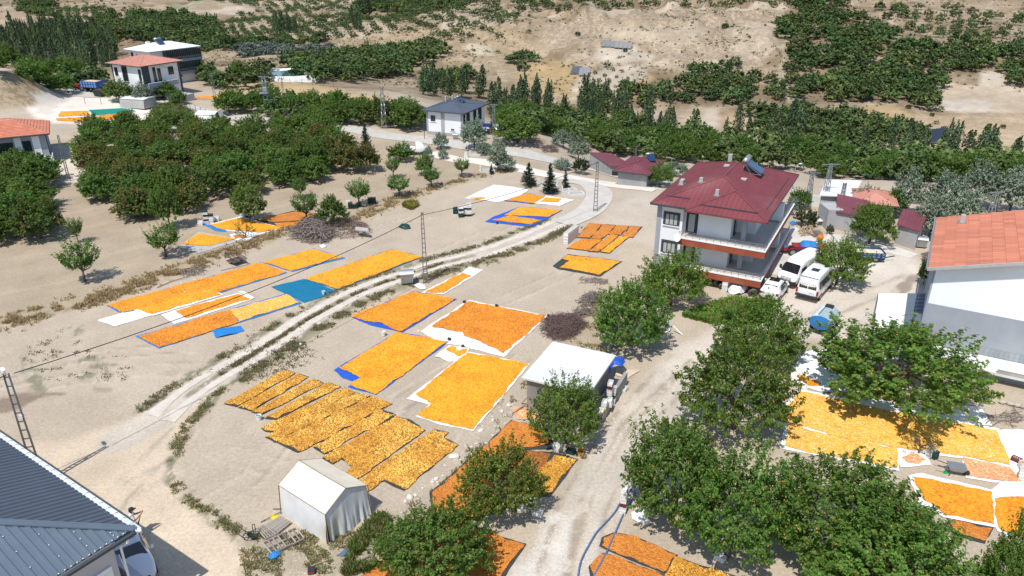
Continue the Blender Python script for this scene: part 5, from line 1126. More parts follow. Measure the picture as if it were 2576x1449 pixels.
for k, fz in enumerate((1.5, 4.2)):
    # L-shaped balcony slab: front side and right side
    bs = MB(); d = .45
    bs.box(-.15, bx0 - .01, -.02, 7.3, fz - .08, fz); bs.box(bx0 - .005, LR - 1.2, -.02, by0 - .01, fz - .08, fz); bs.box(bx0-.004, 3.89, by0-.009, 3.19, fz - .08, fz); bs.obj('balcony_floor', M_conc, RH)
    bb = MB(); bb.box(-.32, -.16, -.19, 7.32, fz - .52, fz + .06); bb.box(-.155, LR - 1.2, -.19, -.03, fz - .52, fz + .06); bb.box(-.155, bx0 - .76, 7.305, 7.345, fz - .5, fz + .05); bb.obj('balcony_band', M_redband, RH)
    bc = MB(); bc.box(-.36, -.12, -.23, 7.36, fz + .065, fz + .16); bc.box(-.118, LR - 1.2, -.23, .01, fz + .065, fz + .16); bc.obj('balcony_coping', M_whitep, RH)
    rl = MB()
    for hz_ in (.36, .52, .68):
        rl.bar((-.24, -.11, fz + hz_ + .02), (-.24, 7.3, fz + hz_ + .02), .035); rl.bar((-.24, -.11, fz + hz_), (LR - 1.3, -.11, fz + hz_), .035)
    r_ = rl.obj('balcony_rail', M_steel, RH)
    pm = MB().box(-.02, .02, -.02, .02, 0, .56).mesh('post', M_steel)
    for i in range(13): link_mesh('post', pm, r_, (-.24, -.11 + i * 7.4 / 12, fz + .14))
    for i in range(1, 20): link_mesh('post', pm, r_, (-.24 + i * 14.4 / 20, -.11, fz + .14))
    # windows and balcony doors
    window(RH, 'y', 7.75, 8.95, fz + .75, fz + 1.85, bx0 - .757, -1, 3, surround=M_dark)
    dw = MB(); dw.box(bx0 - .06, bx0 - .004, 6.15, 7.2, fz, fz + 2.05); do = dw.obj('balcony_door', M_frame, RH); dp = MB(); dp.box(bx0 - .075, bx0 - .062, 6.42, 6.98, fz + .2, fz + 1.85); dp.obj('pane', M_curtain, do)
    dw = MB(); dw.box(2.6, 3.6, 3.13, 3.19, fz, fz + 1.95); do = dw.obj('balcony_door', M_frame, RH); dp = MB(); dp.box(2.75, 3.45, 3.11, 3.128, fz + .15, fz + 1.8); dp.obj('pane', M_glass, do)
    window(RH, 'x', 6.0, 7.6, fz + .8, fz + 1.85, by0 - .005, -1, 2, curtain=False); window(RH, 'x', 10.2, 11.6, fz + .8, fz + 1.85, by0 - .005, -1, 2, curtain=False)
    w = MB(); w.box(8.2, 8.7, -.02, by0 - .02, fz + .17, fz + 1.9); w.obj('balcony_divider', M_wall, RH)
    lamp = MB(); lamp.box(bx0 - .2, bx0 - .01, 2.9, 3.15, fz + 2.2, fz + 2.3); lamp.obj('wall_lamp', M_redband, RH)
for x, y, sx, sy, h in [(4.2, 6.9, .26, .3, .5), (2.2, 4.9, .26, .3, .6), (5.2, 8.9, .7, .35, .5), (13.2, 6.4, .38, .38, 1.0)]:
    zz = ez + .36 * min(x, LR - x, y, WR - y); c = MB(); c.box(x - sx/2, x + sx/2, y - sy/2, y + sy/2, zz - .25, zz + h); co_ = c.obj('chimney', M_cement, RH)
    c = MB(); c.box(x - sx/2 - .12, x + sx/2 + .12, y - sy/2 - .12, y + sy/2 + .12, zz - .02 + .0, zz + .10); c.obj('flashing', M_steel, co_)
for x, y in ((6.6, 3.6), (9.6, 5.9)):
    zz = ez + .36 * min(x, LR - x, y, WR - y); c = MB(); c.box(x - .3, x + .3, y - .25, y + .25, zz, zz + .13); c.obj('roof_hatch', M_cement, RH)
solar(RH, 9.6, 4.0, ez + 1.3, .95, 0)
dm = MB(); dm.sm = True; rings = []
for i in range(6):
    r0 = .38 * i / 5; rings.append([(r0 * math.cos(a), r0 * math.sin(a), .35 * r0 * r0) for a in np.linspace(0, 2*math.pi, 17)[:-1]])
def dish(pos, aim, s=1.0, label='white satellite dish on the balcony corner', parent=None):
    t = thing('satellite_dish', label, 'satellite dish', pos, 0)
    mb = MB(); rr = []
    for i in range(6):
        r0 = .02 + .36 * s * i / 5; rr.append([(r0 * math.cos(a), r0 * math.sin(a), .6 * r0 * r0) for a in np.linspace(0, 2*math.pi, 17)[:-1]])
    mb.ring(rr, cap=False); mb.ring([[(x, y, z - .012) for x, y, z in q] for q in rr], cap=False)
    o = mb.obj('reflector', M_whitep, t, smooth=True); o.rotation_euler = Vector(aim).to_track_quat('Z', 'Y').to_euler()
    a = MB(); a.tube([(0, 0, 0), Vector(aim).normalized() * .4 * s + Vector((0, 0, -.05))], .012, 5); a.tube([(0, 0, -.3), (0, 0, 0)], .02, 5); a.obj('arm', M_steel, t); return t
p = RH.matrix_basis @ Vector((-.45, 7.3, 4.35)); mrot = Matrix.Rotation(R_(62), 3, 'Z')
p = Vector((pr.x, pr.y, 0)) + mrot @ Vector((-.5, 7.25, 4.4)); dish(p, (-.8, -.45, .35), 1.1)
def wp(root, x, y, z=0.0):
    return Vector(root.location) + Matrix.Rotation(root.rotation_euler[2], 3, 'Z') @ Vector((x, y, z))

# ---------- tiled hall at the right edge
ezb = 7.0; pb = P(2335, 672, ezb)
HB = thing('tiled_hall', 'large pale building with terracotta tile roof at the right edge', 'building', (pb.x, pb.y, 0), R_(-29.5))   # x along the gable to the right, y to the back
GL, GD, SL = 18.0, 12.2, .285
mb = MB(); hg = GL / 2
mb.hexa([(0, -.25, ezb - .12), (hg, -.25, ezb + SL*hg - .12), (hg, GD, ezb + SL*hg - .12), (0, GD, ezb - .12)], [(0, -.25, ezb), (hg, -.25, ezb + SL*hg), (hg, GD, ezb + SL*hg), (0, GD, ezb)])
mb.hexa([(hg, -.25, ezb + SL*hg - .12), (GL, -.25, ezb - .12), (GL, GD, ezb - .12), (hg, GD, ezb + SL*hg - .12)], [(hg, -.25, ezb + SL*hg), (GL, -.25, ezb), (GL, GD, ezb), (hg, GD, ezb + SL*hg)])
roofb = mb.obj('roof', M_tile2, HB)
# separate tile sheets, each a little proud of the next
nx, ny = 12, 25; tw = hg / nx; td = (GD + .2) / ny
tm = MB(); a_ = .012
tm.hexa([(0, 0, 0), (tw + .05, 0, SL*tw + .004), (tw + .05, td + .02, SL*tw + .004), (0, td + .02, 0)], [(0, 0, .055), (tw + .05, 0, SL*tw + .022), (tw + .05, td * .97, SL*tw + .022), (0, td * .97, .055)]); tm = tm.mesh('roof_tile', M_tile)
for i in range(nx):
    for j in range(ny):
        o = link_mesh('roof_tile', tm, roofb, (i * tw, -.22 + j * td, ezb + SL * i * tw + .004 + random.uniform(0, .008)))
# the verge board and gutter
g = MB(); g.bar((-.05, -.32, ezb - .05), (hg, -.32, ezb + SL*hg - .05), .10, .22); g.obj('verge_board', M_cement, HB)
g = MB(); g.bar((-.08, -.3, ezb + .0), (-.08, GD, ezb + .0), .12, .12); g.obj('gutter', M_steel, HB)
g = MB(); x0 = .45
def gable(z, s=0): return z
g.hexa([(x0, .35, 4.15), (GL - .5, .35, 4.15), (GL - .5, GD - .5, 4.15), (x0, GD - .5, 4.15)], [(x0, .35, ezb - .02 + SL*x0 - .1), (GL - .5, .35, ezb - .02 + SL*x0 - .1), (GL - .5, GD - .5, ezb + SL*x0 - .12), (x0, GD - .5, ezb + SL*x0 - .12)])
g.face([(x0, .35, ezb + SL*x0 - .12), (GL - x0, .35, ezb + SL*x0 - .12), (hg, .35, ezb + SL*hg - .12)]); g.obj('upper_wall', M_wallblue, HB)
g = MB(); g.box(x0 - .01, GL - .5, .36, GD - .5, 1.0, 4.146); g.box(x0 - .014, x0 + .1, .345, .50, 4.15, ezb - .02); g.obj('lower_wall', M_grayw, HB)
g = MB(); g.box(x0 - .03, x0, .36, GD - .6, 1.0, ezb + .0); g.obj('side_wall', M_grayw, HB)
cl = MB().box(0, .29, -.03, 0, 0, .62).mesh('wall_tile', objvar(mat('grey_wall_tile', (.33,.36,.38), .4, .25, 6, .1), .12))
for i in range(46): link_mesh('wall_tile', cl, HB, (2.6 + i * .31, .352, 1.0))
window(HB, 'x', 7.5, 8.6, 2.6, 3.1, .355, -1, 1, M_redband, curtain=False, name='window')
g = MB(); g.box(1.2, GL, -2.1, .34, .78, .96); g.obj('terrace', M_slab, HB)
g = MB()
for a, b in ((2.6, 4.3), (5.6, 16.)): g.box(a, b, -2.09, -1.95, .965, 1.28)
g.obj('parapet', M_cement, HB)
g = MB(); 
for a, b in ((2.55, 4.35), (5.55, 16.)): g.box(a, b, -2.13, -1.91, 1.285, 1.34)
g.obj('parapet_cap', M_whitep, HB)
g = MB(); g.box(1.5, GL, -1.2, .3, -.6, .775); g.obj('basement_wall', M_grayw, HB)
for x, y in ((1.8, 10.0), (6.9, 3.6)):
    zz = ezb + SL * x; c = MB(); c.box(x - .16, x + .16, y - .16, y + .16, zz, zz + .75); co_ = c.obj('chimney', M_cement, HB); c = MB(); c.box(x - .3, x + .3, y - .3, y + .3, zz, zz + .12); c.obj('flashing', M_steel, co_)
# lean-to canopy
CN = thing('canopy', 'half white half blue corrugated canopy beside the tiled hall', 'canopy', (0, 0, 0))
cz = 2.4; cc = [P(2210, 738, cz), P(2340, 738, cz), P(2332, 905, cz), P(2190, 905, cz)]; mid = [(cc[0] + (cc[1]-cc[0]) * .56), (cc[3] + (cc[2]-cc[3]) * .5)]
def corr(t, name, a, b, c, d, m, n=16, amp=.035):
    for i in range(n):
        t0, t1 = i / n, (i + 1) / n; p0 = a.lerp(d, t0); p1 = b.lerp(c, t0); p2 = b.lerp(c, t1); p3 = a.lerp(d, t1); pm0 = p0.lerp(p3, .5); pm1 = p1.lerp(p2, .5)
        q = MB(); q.face([p0, p1, pm1 + Vector((0,0,amp)), pm0 + Vector((0,0,amp))]); q.face([pm0 + Vector((0,0,amp)), pm1 + Vector((0,0,amp)), p2, p3]); q.obj(name, m, t)
corr(CN, 'roof_sheet', cc[0], mid[0], mid[1], cc[3], M_whiteroof); corr(CN, 'roof_sheet', mid[0] + Vector((.02,0,.01)), cc[1] + Vector((0,0,.01)), cc[2] + Vector((0,0,.01)), mid[1] + Vector((.02,0,.01)), M_blueroof)
g = MB()
for p in cc: g.bar((p.x, p.y, 0), (p.x, p.y, cz - .03), .08)
g.obj('post', M_steel, CN)
# stones at the foot of the terrace
def pt(r, x, y): w_ = wp(r, x, y); return w_

# ---------- small shed with white slab roof
sz = 2.75; ps = P(1483, 990, sz); SH = thing('shed', 'small grey shed with flat white slab roof beside the drying sheets', 'shed', (ps.x, ps.y, 0), R_(65))   # x back-right, y to the left
g = MB(); g.box(0, 5.3, 0, 4.6, sz - .16, sz); sb_ = g.obj('roof_slab', M_slab, SH, bevel=.02)
g = MB(); g.box(.3, 5.0, .35, 4.35, -.1, sz - .165); g.obj('wall', mat('taupe_render', (.27,.25,.235), .9, .12, 1.2, .4, 12, dirt=(.20,.19,.18)), SH)
g = MB(); g.box(.8, 4.9, -.55, .3, -.1, .5); g.obj('plinth', M_cement, SH)
g = MB(); g.box(4.0, 6.3, -.62, -.38, -.05, 1.0); tag(g.obj('low_wall', M_block, None, ps * 1 - Vector((0, 0, ps.z)), R_(65)), 'short grey block wall draped with blue tarpaulin beside the shed', 'wall')

# ---------- grey roof corner at lower left with its low wall
bz = 4.8; pc = P(334, 1331, bz); BL = thing('roofed_house', 'house corner with dark blue-grey corrugated roof at the lower left', 'house', (pc.x, pc.y, 0), R_(146))   # x up-left along the white gutter, y down-left
LB, WB, SB = 21.0, 15.0, .34; h_ = WB / 2
A = (h_, h_, bz + SB*h_); B = (LB - h_, h_, bz + SB*h_)
pan = MB().mesh('x', M_greyroof)
def strip_roof(t, pts_fn, n, name, m, hh=.035, gap=.0):
    for i in range(n):
        a0, a1 = i / n, (i + 1) / n; q = pts_fn(a0, a1)
        if q is None: continue
        p0, p1, p2, p3 = [Vector(w_) for w_ in q]; up = Vector((0, 0, hh)); b = MB()
        # trapezoid profile: flat pan, then a raised rib
        def L_(u_, v_): return (p0.lerp(p1, u_)).lerp(p3.lerp(p2, u_), v_)
        prof = [(0, 0), (.52, 0), (.62, 1), (.90, 1), (1, 0)]
        for k in range(4):
            (u0, h0), (u1, h1) = prof[k], prof[k+1]; b.face([L_(u0, 0) + up*h0, L_(u1, 0) + up*h1, L_(u1, 1) + up*h1, L_(u0, 1) + up*h0])
        b.obj(name, m, t)
R1 = MB(); R1.face([(0,0,bz-.02),(LB,0,bz-.02),(LB-h_,h_,A[2]-.02),(h_,h_,A[2]-.02)]); R1.face([(0,0,bz-.02),(h_,h_,A[2]-.02),(0,WB,bz-.02)]); R1.face([(0,WB,bz-.02),(h_,h_,A[2]-.02),(LB-h_,h_,A[2]-.02),(LB,WB,bz-.02)]); R1.face([(LB,0,bz-.02),(LB,WB,bz-.02),(LB-h_,h_,A[2]-.02)]); rr_ = R1.obj('roof', M_greyroof, BL)
def f1(a0, a1):
    x0, x1 = a0*LB, a1*LB; d0 = min(x0, LB-x0, h_); d1 = min(x1, LB-x1, h_); return [(x0, .0, bz), (x1, .0, bz), (x1, d1, bz+SB*d1), (x0, d0, bz+SB*d0)]
strip_roof(rr_, f1, 64, 'roof_sheet', M_greyroof, .06)
def f2(a0, a1):
    y0, y1 = a0*WB, a1*WB; d0 = min(y0, WB-y0); d1 = min(y1, WB-y1); return [(0, y0, bz), (0, y1, bz), (d1, y1, bz+SB*d1), (d0, y0, bz+SB*d0)]
strip_roof(rr_, f2, 46, 'roof_sheet', M_blueroof, .045)
g = MB(); g.bar((-.05, -.05, bz + .04), (h_, h_, A[2] + .06), .34, .07); g.bar((-.05, WB, bz + .04), (h_, h_, A[2] + .06), .34, .07); g.obj('hip_cap', M_blueroof, rr_)
g = MB(); g.box(-.28, LB, -.24, -.20, bz - .12, bz + .03); g.box(-.28, LB, -.05, -.01, bz - .12, bz - .01); g.box(-.28, LB, -.20, -.05, bz - .12, bz - .09); g.obj('gutter', M_gutter, BL)
hk = MB().tube([(0, -.22, .03), (0, -.14, .09), (0, -.02, .07)], .012, 4).mesh('gutter_hook', M_dark)
for i in range(34): link_mesh('gutter_hook', hk, BL, (.3 + i * .6, 0, bz))
g = MB(); g.box(-.26, -.10, 0, WB, bz - .15, bz - .02); g.obj('eave_board', M_dark, BL)
sc_ = MB()
for i in range(60): sc_.box(-.02, .03, .15 + i * .25, .19 + i * .25, bz + .05, bz + .075)
for i in range(14):
    for j in range(1, 4):
        y = .75 + i * 1.0; d = min(y, WB-y); x = d * j / 4; sc_.box(x - .02, x + .02, y - .02, y + .02, bz + SB*x + .04, bz + SB*x + .06)
tag(sc_.obj('roof_screw', M_whitep, BL), kind='stuff')
M_lilac = mat('lilac_render', (.50,.48,.49), .85, .06, 1, .2, 18)
g = MB(); g.box(.7, LB - .7, .7, WB - .7, -.1, bz - .16); g.obj('wall', M_lilac, BL)
g = MB(); g.box(.6, .698, 1.0, 3.6, 2.9, 3.15); g.box(.6, .698, 1.0, 1.35, -.1, 2.89); g.box(.6, .698, 3.25, 3.6, -.1, 2.89); g.obj('garage_surround', M_whitep, BL)
g = MB(); g.box(.66, .699, 1.36, 3.24, 0, 2.88); g.obj('garage_door', mat('lilac_door', (.36,.35,.38), .6, .06, 1, .1), BL)
g = MB(); g.tube([(-.1, .35, bz - .1), (-.05, .35, bz - .45), (.55, .45, bz - .9), (.58, .45, 0)], .055, 8); g.tube([(.5, .62, bz - 1.2), (.3, .55, 2.2), (.45, .6, 1.2), (.5, .6, .2)], .015, 5); g.obj('drainpipe', M_whitep, BL)
w0, w1 = P(262, 1383, 1.8), P(345, 1449, 1.8); PW = thing('garden_wall', 'low lilac wall running from the house corner past the white car', 'wall', (w0.x, w0.y, 0), math.atan2(w1.y - w0.y, w1.x - w0.x))
g = MB(); g.box(0, 7, -.10, .10, -.1, 1.75); g.obj('wall', M_lilac, PW); g = MB(); g.box(0, 7, -.16, .16, 1.755, 1.82); g.obj('coping', mat('lilac_coping', (.55,.54,.58), .7, .05, 2, .1), PW)

# ---------- grey-roofed house in the middle distance
g0 = G(1160, 346); gz = g0.z; pg = None
for zt in np.arange(3.0, 5.5, .1):
    pp = P(1168, 286, gz + zt)
    if pp.y < g0.y - .6: pg = pp; break
pg = pg or P(1168, 286, gz + 3.8)
GH = thing('grey_roofed_house', 'white two-storey house with slate-grey hipped roof in the middle distance', 'house', (pg.x, pg.y, gz), R_(67)); ezg = pg.z - gz
hip_roof(GH, 9.6, 7.7, ezg, .30, M_greyroof, ribs=.55, ribw=.03, ribh=.02)
g = MB(); g.box(.7, 9.0, .7, 7.1, .45, ezg - .1); g.obj('wall', M_wall, GH)
g = MB(); g.box(.66, 9.04, .66, 7.14, -1.5, .446); g.obj('base', M_grayw, GH)
g = MB(); g.box(.64, .699, 3.9, 4.5, .45, ezg - .1); g.box(.64, .699, 6.85, 7.14, .45, ezg - .1); g.box(.64, .699, .66, 1.0, .45, ezg - .1); g.obj('grey_stripe', M_grayw, GH)
window(GH, 'y', 5.55, 6.35, 2.1, 3.0, .69, -1, 2, curtain=False); window(GH, 'y', 2.2, 2.75, .9, 1.15, .69, -1, 1, curtain=False)
for a, b in ((1.0, 1.6), (2.1, 3.2), (4.6, 5.6), (6.4, 7.6)): window(GH, 'x', a, b, 1.6 if a > 2 else 2.0, ezg - .35, .69, -1, 2, curtain=False)
solar(GH, 4.6, 3.2, ezg + .9, .6, 0)
for x, y in ((4.6, 5.6), (5.8, 5.0)): c = MB(); c.box(x-.12, x+.12, y-.12, y+.12, ezg + .6, ezg + 1.5); c.obj('chimney', M_cement, GH)
g = MB(); g.box(1.2, 2.6, -.3, .64, -.3, .35); g.obj('step', M_cement, GH)

# ---------- salmon-roofed and white-roofed houses at upper left
def far_house(uv_eave, zg, hgt, ang, Lx, Wy, slope, roofm, name, label, ribs=0):
    p = P(uv_eave[0], uv_eave[1], zg + hgt); return thing(name, label, 'house', (p.x, p.y, zg), R_(ang))
g1 = G(330, 222); gz = g1.z; SHs = far_house((350, 168), gz, 6.1, 60.5, 10.5, 10.8, .3, M_tile2, 'salmon_roofed_house', 'white house with salmon tile hipped roof at upper left')
hip_roof(SHs, 9.9, 10.2, 6.1, .28, M_tile2, ribs=.5, ribw=.10, ribh=.04)
g = MB(); g.box(.8, 9.3, .8, 9.6, .0, 5.95); g.obj('wall', M_wall, SHs)
g = MB(); g.box(.75, .799, 9.3, 9.66, 0, 5.95); g.box(.75, .799, 5.0, 6.6, 2.6, 5.95); g.box(.9, 2.4, .72, .799, 2.6, 5.8); g.box(8.9, 9.36, .75, .799, 0, 5.95); g.obj('dark_panel', M_dark, SHs)
window(SHs, 'y', 7.9, 8.8, 3.7, 5.3, .79, -1, 2, curtain=False); window(SHs, 'y', 5.2, 6.4, 2.9, 5.5, .745, -1, 2, curtain=False); window(SHs, 'y', 1.0, 1.7, 3.3, 5.4, .79, -1, 1, curtain=False)
window(SHs, 'x', 6.6, 7.8, 3.7, 5.2, .79, -1, 2, curtain=False); window(SHs, 'x', 4.2, 4.9, 2.5, 5.2, .79, -1, 1, curtain=False); window(SHs, 'x', 3.2, 3.8, 2.5, 5.5, .79, -1, 1, curtain=False)
g = MB(); g.box(1.0, 7.6, -.4, .79, 1.95, 2.1); g.box(1.0, 7.6, -.45, -.32, 2.1, 2.8); g.obj('balcony', M_grayw, SHs)
g = MB(); g.box(1.0, 7.6, -.47, -.30, 2.81, 2.9); g.obj('balcony_cap', M_whitep, SHs)
g = MB(); g.box(.5, .6, .5, 9.0, 1.9, 2.0); g.obj('string_course', M_dark, SHs)
g = MB(); g.bar((9.0, 9.8, 5.2), (9.0, 9.8, 7.0), .04); g.obj('antenna', M_steel, SHs)
g2 = G(425, 215); pw = P(375, 131, g2.z + 7.0); WHh = thing('white_roofed_house', 'tall house with white hipped roof and dark glazed balconies at upper left', 'house', (pw.x, pw.y, g2.z), R_(57))
hip_roof(WHh, 12.2, 9.0, 7.0, .26, M_whiteroof, fascia=M_grayw)
g = MB(); g.box(.7, 11.5, .7, 8.3, .0, 6.9); g.obj('wall', M_wall, WHh)
for z0 in (2.3, 4.8):
    g = MB(); g.box(3.4, 12.0, -.15, .69, z0 - .5, z0 + .1); g.obj('balcony_band', mat('grey_band', (.22,.25,.31), .7, .08, 1, .1), WHh)
    g = MB(); g.box(3.4, 12.0, -.12, .685, z0 + .11, z0 + 1.95); gz_ = g.obj('glazed_balcony', M_glass, WHh)
    mu = MB().box(-.03, .03, -.17, -.125, 0, 1.84).mesh('mullion', mat('dark_mullion', (.08,.08,.09), .5, .1, 3, 0))
    for i in range(20): link_mesh('mullion', mu, gz_, (3.6 + i * .435, 0, z0 + .11))
    g = MB(); g.bar((3.4, -.24, z0 + .55), (12.0, -.24, z0 + .55), .04); g.bar((3.4, -.24, z0 + .35), (12.0, -.24, z0 + .35), .04); g.obj('balcony_rail', M_steel, WHh)
window(WHh, 'y', 6.9, 7.6, 4.7, 6.4, .69, -1, 1, curtain=False); window(WHh, 'y', 5.4, 5.7, 5.6, 6.1, .69, -1, 1, curtain=False); window(WHh, 'y', 4.2, 4.5, 5.6, 6.1, .69, -1, 1, curtain=False)
window(WHh, 'x', 6.6, 7.0, 1.2, 1.6, .69, -1, 1, curtain=False); window(WHh, 'x', 10.2, 11.2, 0.3, 1.6, .69, -1, 1, curtain=False)
solar(WHh, 5.0, 4.0, 7.9, .8, 0)
c = MB(); c.box(4.0, 4.8, 6.6, 7.1, 7.3, 8.2); c.obj('chimney', M_whitep, WHh)

# ---------- house at the left edge with terracotta roof
g3 = G(60, 398); pl_ = P(124, 336, g3.z + 4.0); LH = thing('left_tiled_house', 'house with terracotta tile roof and grey and white striped wall at the left edge', 'house', (pl_.x, pl_.y, g3.z), R_(119))   # x to the back, y to the left
ro3 = hip_roof(LH, 9.5, 12.0, 4.0, .36, M_tile2, ribs=.0)
rw = MB()
for k in range(12):
    d = k * .36; zz = 4.0 + .36 * d
    rw.hexa([(d, d, zz), (d + .40, d + .40, zz + .144), (d + .40, 12 - d - .40, zz + .144), (d, 12 - d, zz)], [(d, d, zz + .09), (d + .40, d + .40, zz + .17), (d + .40, 12 - d - .40, zz + .17), (d, 12 - d, zz + .09)])
    rw.hexa([(d, d, zz), (9.5 - d, d, zz), (9.5 - d - .4, d + .4, zz + .144), (d + .4, d + .4, zz + .144)], [(d, d, zz + .09), (9.5 - d, d, zz + .09), (9.5 - d - .4, d + .4, zz + .17), (d + .4, d + .4, zz + .17)])
rw.obj('tile_course', M_tile, LH)
g = MB(); g.box(.6, 9, .6, 11.4, 0, 3.9); g.obj('wall', M_grayw, LH)
for a, b in ((1.4, 2.3), (3.6, 4.4), (6.8, 7.6)): g = MB(); g.box(.54, .599, a, b, .0, 3.85); g.obj('white_panel', M_whitep, LH)
for a, b in ((2.5, 3.5), (4.6, 6.5)): window(LH, 'y', a, b, .9, 3.2, .59, -1, 2, curtain=False)
g = MB(); g.box(-.9, .53, .3, 4.2, .3, .45); g.obj('balcony_floor', M_slab, LH); g = MB(); g.box(-1.0, -.91, .2, 4.3, .3, 1.25); g.box(-.9, .53, .2, .29, .3, 1.25); g.obj('balcony_wall', M_whitep, LH)
g = MB(); g.box(1.2, 1.5, .52, .599, 0, 3.8); g.obj('dark_panel', M_black, LH)

# ---------- low buildings on the right
def lean_shed(name, label, corners, h0, h1, roofm, wallm, cat='shed', ribs=.5, over=.25, gz=None):
    """four ground corners (world); roof rises from edge 0-1 to edge 2-3"""
    c = corners; z = gz if gz is not None else min(hz(p.x, p.y) for p in c); cx = sum((p for p in c), Vector()) / 4
    t = thing(name, label, cat, (cx.x, cx.y, z)); q = [Vector((p.x - cx.x, p.y - cx.y, 0)) for p in c]
    g = MB(); g.hexa([(p.x, p.y, -.6) for p in q], [(q[0].x, q[0].y, h0), (q[1].x, q[1].y, h0), (q[2].x, q[2].y, h1), (q[3].x, q[3].y, h1)]); g.obj('wall', wallm, t)
    o = [p * (1 + over / max(p.length, .1)) for p in q]; top = [Vector((o[i].x, o[i].y, (h0 if i < 2 else h1) + .1)) for i in range(4)]
    g = MB(); g.slab(top, .09); r = g.obj('roof', roofm, t)
    if ribs:
        n = int((top[1] - top[0]).length / ribs); rb = MB()
        for i in range(n + 1): a = top[0].lerp(top[1], i / n); b = top[3].lerp(top[2], i / n); rb.bar(a + Vector((0,0,.02)), b + Vector((0,0,.02)), .06, .04)
        tag(rb.obj('roof_rib', roofm, t), kind='stuff')
    return t
def quad(pu, z=0): return [P(u, v, z) for u, v in pu]
# concrete shed with red roof by the upper road
S1 = lean_shed('concrete_shed', 'long grey concrete shed with red metal roof beside the road', quad([(1533,413),(1588,408),(1560,395),(1483,400)], 0)[:0] or [P(1534,400+18,0), P(1588,402+16,0), P(1535,395,0), P(1484,392,0)], 2.2, 2.6, M_redroof2, M_block, ribs=.45)
g = MB(); q = Vector(S1.location)
a, b = P(1540, 417, 0), P(1570, 417, 0); g.box(0, 0, 0, 0, 0, 0) if False else None
g.hexa([(a.x - q.x, a.y - q.y - .5, 0), (b.x - q.x, b.y - q.y - .5, 0), (b.x - q.x, b.y - q.y, 0), (a.x - q.x, a.y - q.y, 0)], [(a.x - q.x, a.y - q.y - .5, 1.6), (b.x - q.x, b.y - q.y - .5, 1.6), (b.x - q.x, b.y - q.y, 1.6), (a.x - q.x, a.y - q.y, 1.6)]); g.obj('doorway', M_black, S1)
p5 = P(1635, 440, 1.6); S2 = thing('low_red_roofed_house', 'low house with faded red hipped roof beside the upper road', 'house', (p5.x, p5.y, -.6), R_(65)); hip_roof(S2, 7.6, 4.8, 2.2, .32, M_redroof2, ribs=.45)
g = MB(); g.box(.5, 7.1, .5, 4.3, -.5, 2.1); g.obj('wall', M_block, S2); solar(S2, 5.4, 1.6, 2.7, .6, R_(-45))
# two small grey sheds with maroon roofs
z2 = 2.3
S3 = lean_shed('grey_shed', 'small grey shed with maroon roof behind the round tree, left one', [P(2100,525+50,0), P(2175,540+52,0), P(2172,560,0), P(2100,542,0)], 2.0, 2.5, M_redroof2, mat('pale_grey_wall', (.40,.40,.41), .9, .12, 1.5, .4, 10, dirt=(.34,.31,.26)), ribs=.35)
S4 = lean_shed('grey_shed', 'small grey shed with maroon roof beside the refuse container', [P(2250,577+34,0), P(2300,590+38,0), P(2316,596,0), P(2262,584,0)], 2.0, 2.5, M_redroof2, _MC['pale_grey_wall'], ribs=.35)
S3['group'] = S4['group'] = 'small grey sheds with maroon roofs'
g = MB(); a = P(2077,575,0); g.box(a.x - 0, a.x + 1.6, a.y, a.y + 2.6, -.3, 2.1); g2_ = g.obj('grey_shed', _MC['pale_grey_wall']); tag(g2_, 'grey annex at the left end of the maroon-roofed shed', 'shed')
# white flat-roofed building with blue tarpaulin
F1 = lean_shed('flat_roofed_house', 'old white flat-roofed house beyond the pylons', [P(2058,535,0), P(2135,538,0), P(2155,500,0), P(2075,498,0)], 2.4, 2.45, M_slab, mat('old_whitewash', (.55,.54,.51), .9, .18, 1.2, .5, 8, dirt=(.40,.38,.35)), cat='house', ribs=0, over=.4)
q = Vector(F1.location); a = P(2092, 537, .2); g = MB(); g.box(a.x - q.x - .4, a.x - q.x + .4, a.y - q.y - .35, a.y - q.y - .1, .3, 1.7); g.obj('doorway', M_black, F1)
# small tiled house between trees
p7 = P(2262, 520, 2.2); F2 = thing('small_tiled_house', 'small house with old terracotta roof among the silvery trees', 'house', (p7.x, p7.y, 0), R_(70)); hip_roof(F2, 5.5, 4.5, 2.2, .35, M_tile2, ribs=.4, ribw=.1)
g = MB(); g.box(.4, 5.1, .4, 4.1, -.4, 2.1); g.obj('wall', _MC['old_whitewash'], F2)
# retaining dry-stone wall
M_stone = objvar(mat('wall_stone', (.45,.40,.33), .95, .25, 3, .6, 12), .22)
sm_ = rock_mesh(31); sm_.materials.clear(); sm_.materials.append(M_stone)
def drywall(pu, rows, sz, label, h0=0):
    a = [G(*q) for q in pu]; t = thing('dry_stone_wall', label, 'wall', a[0]); n = 0
    for r in range(rows):
        for i in range(len(a) - 1):
            L = (a[i+1] - a[i]).length; k = int(L / sz)
            for j in range(k):
                p = a[i].lerp(a[i+1], (j + .5 * (r % 2) + random.uniform(-.1, .1)) / k) - a[0]; o = link_mesh('stone', sm_, t, (p.x, p.y + r * .03, p.z + (r + .4) * sz * .6)); s = sz * .62
                o.scale = (s * random.uniform(.85, 1.2), s * .8, s * .62); o.rotation_euler = (0, 0, random.uniform(-.3, .3)); n += 1
drywall([(2000,548),(2040,552),(2078,562)], 3, .38, 'dry-stone retaining wall left of the maroon-roofed sheds')
drywall([(2485,1008),(2520,1014),(2576,1026),(2620,1034)], 1, .42, 'row of rounded stones at the foot of the tiled hall')
g = MB(); a, b = G(1990, 505), G(2060, 520)
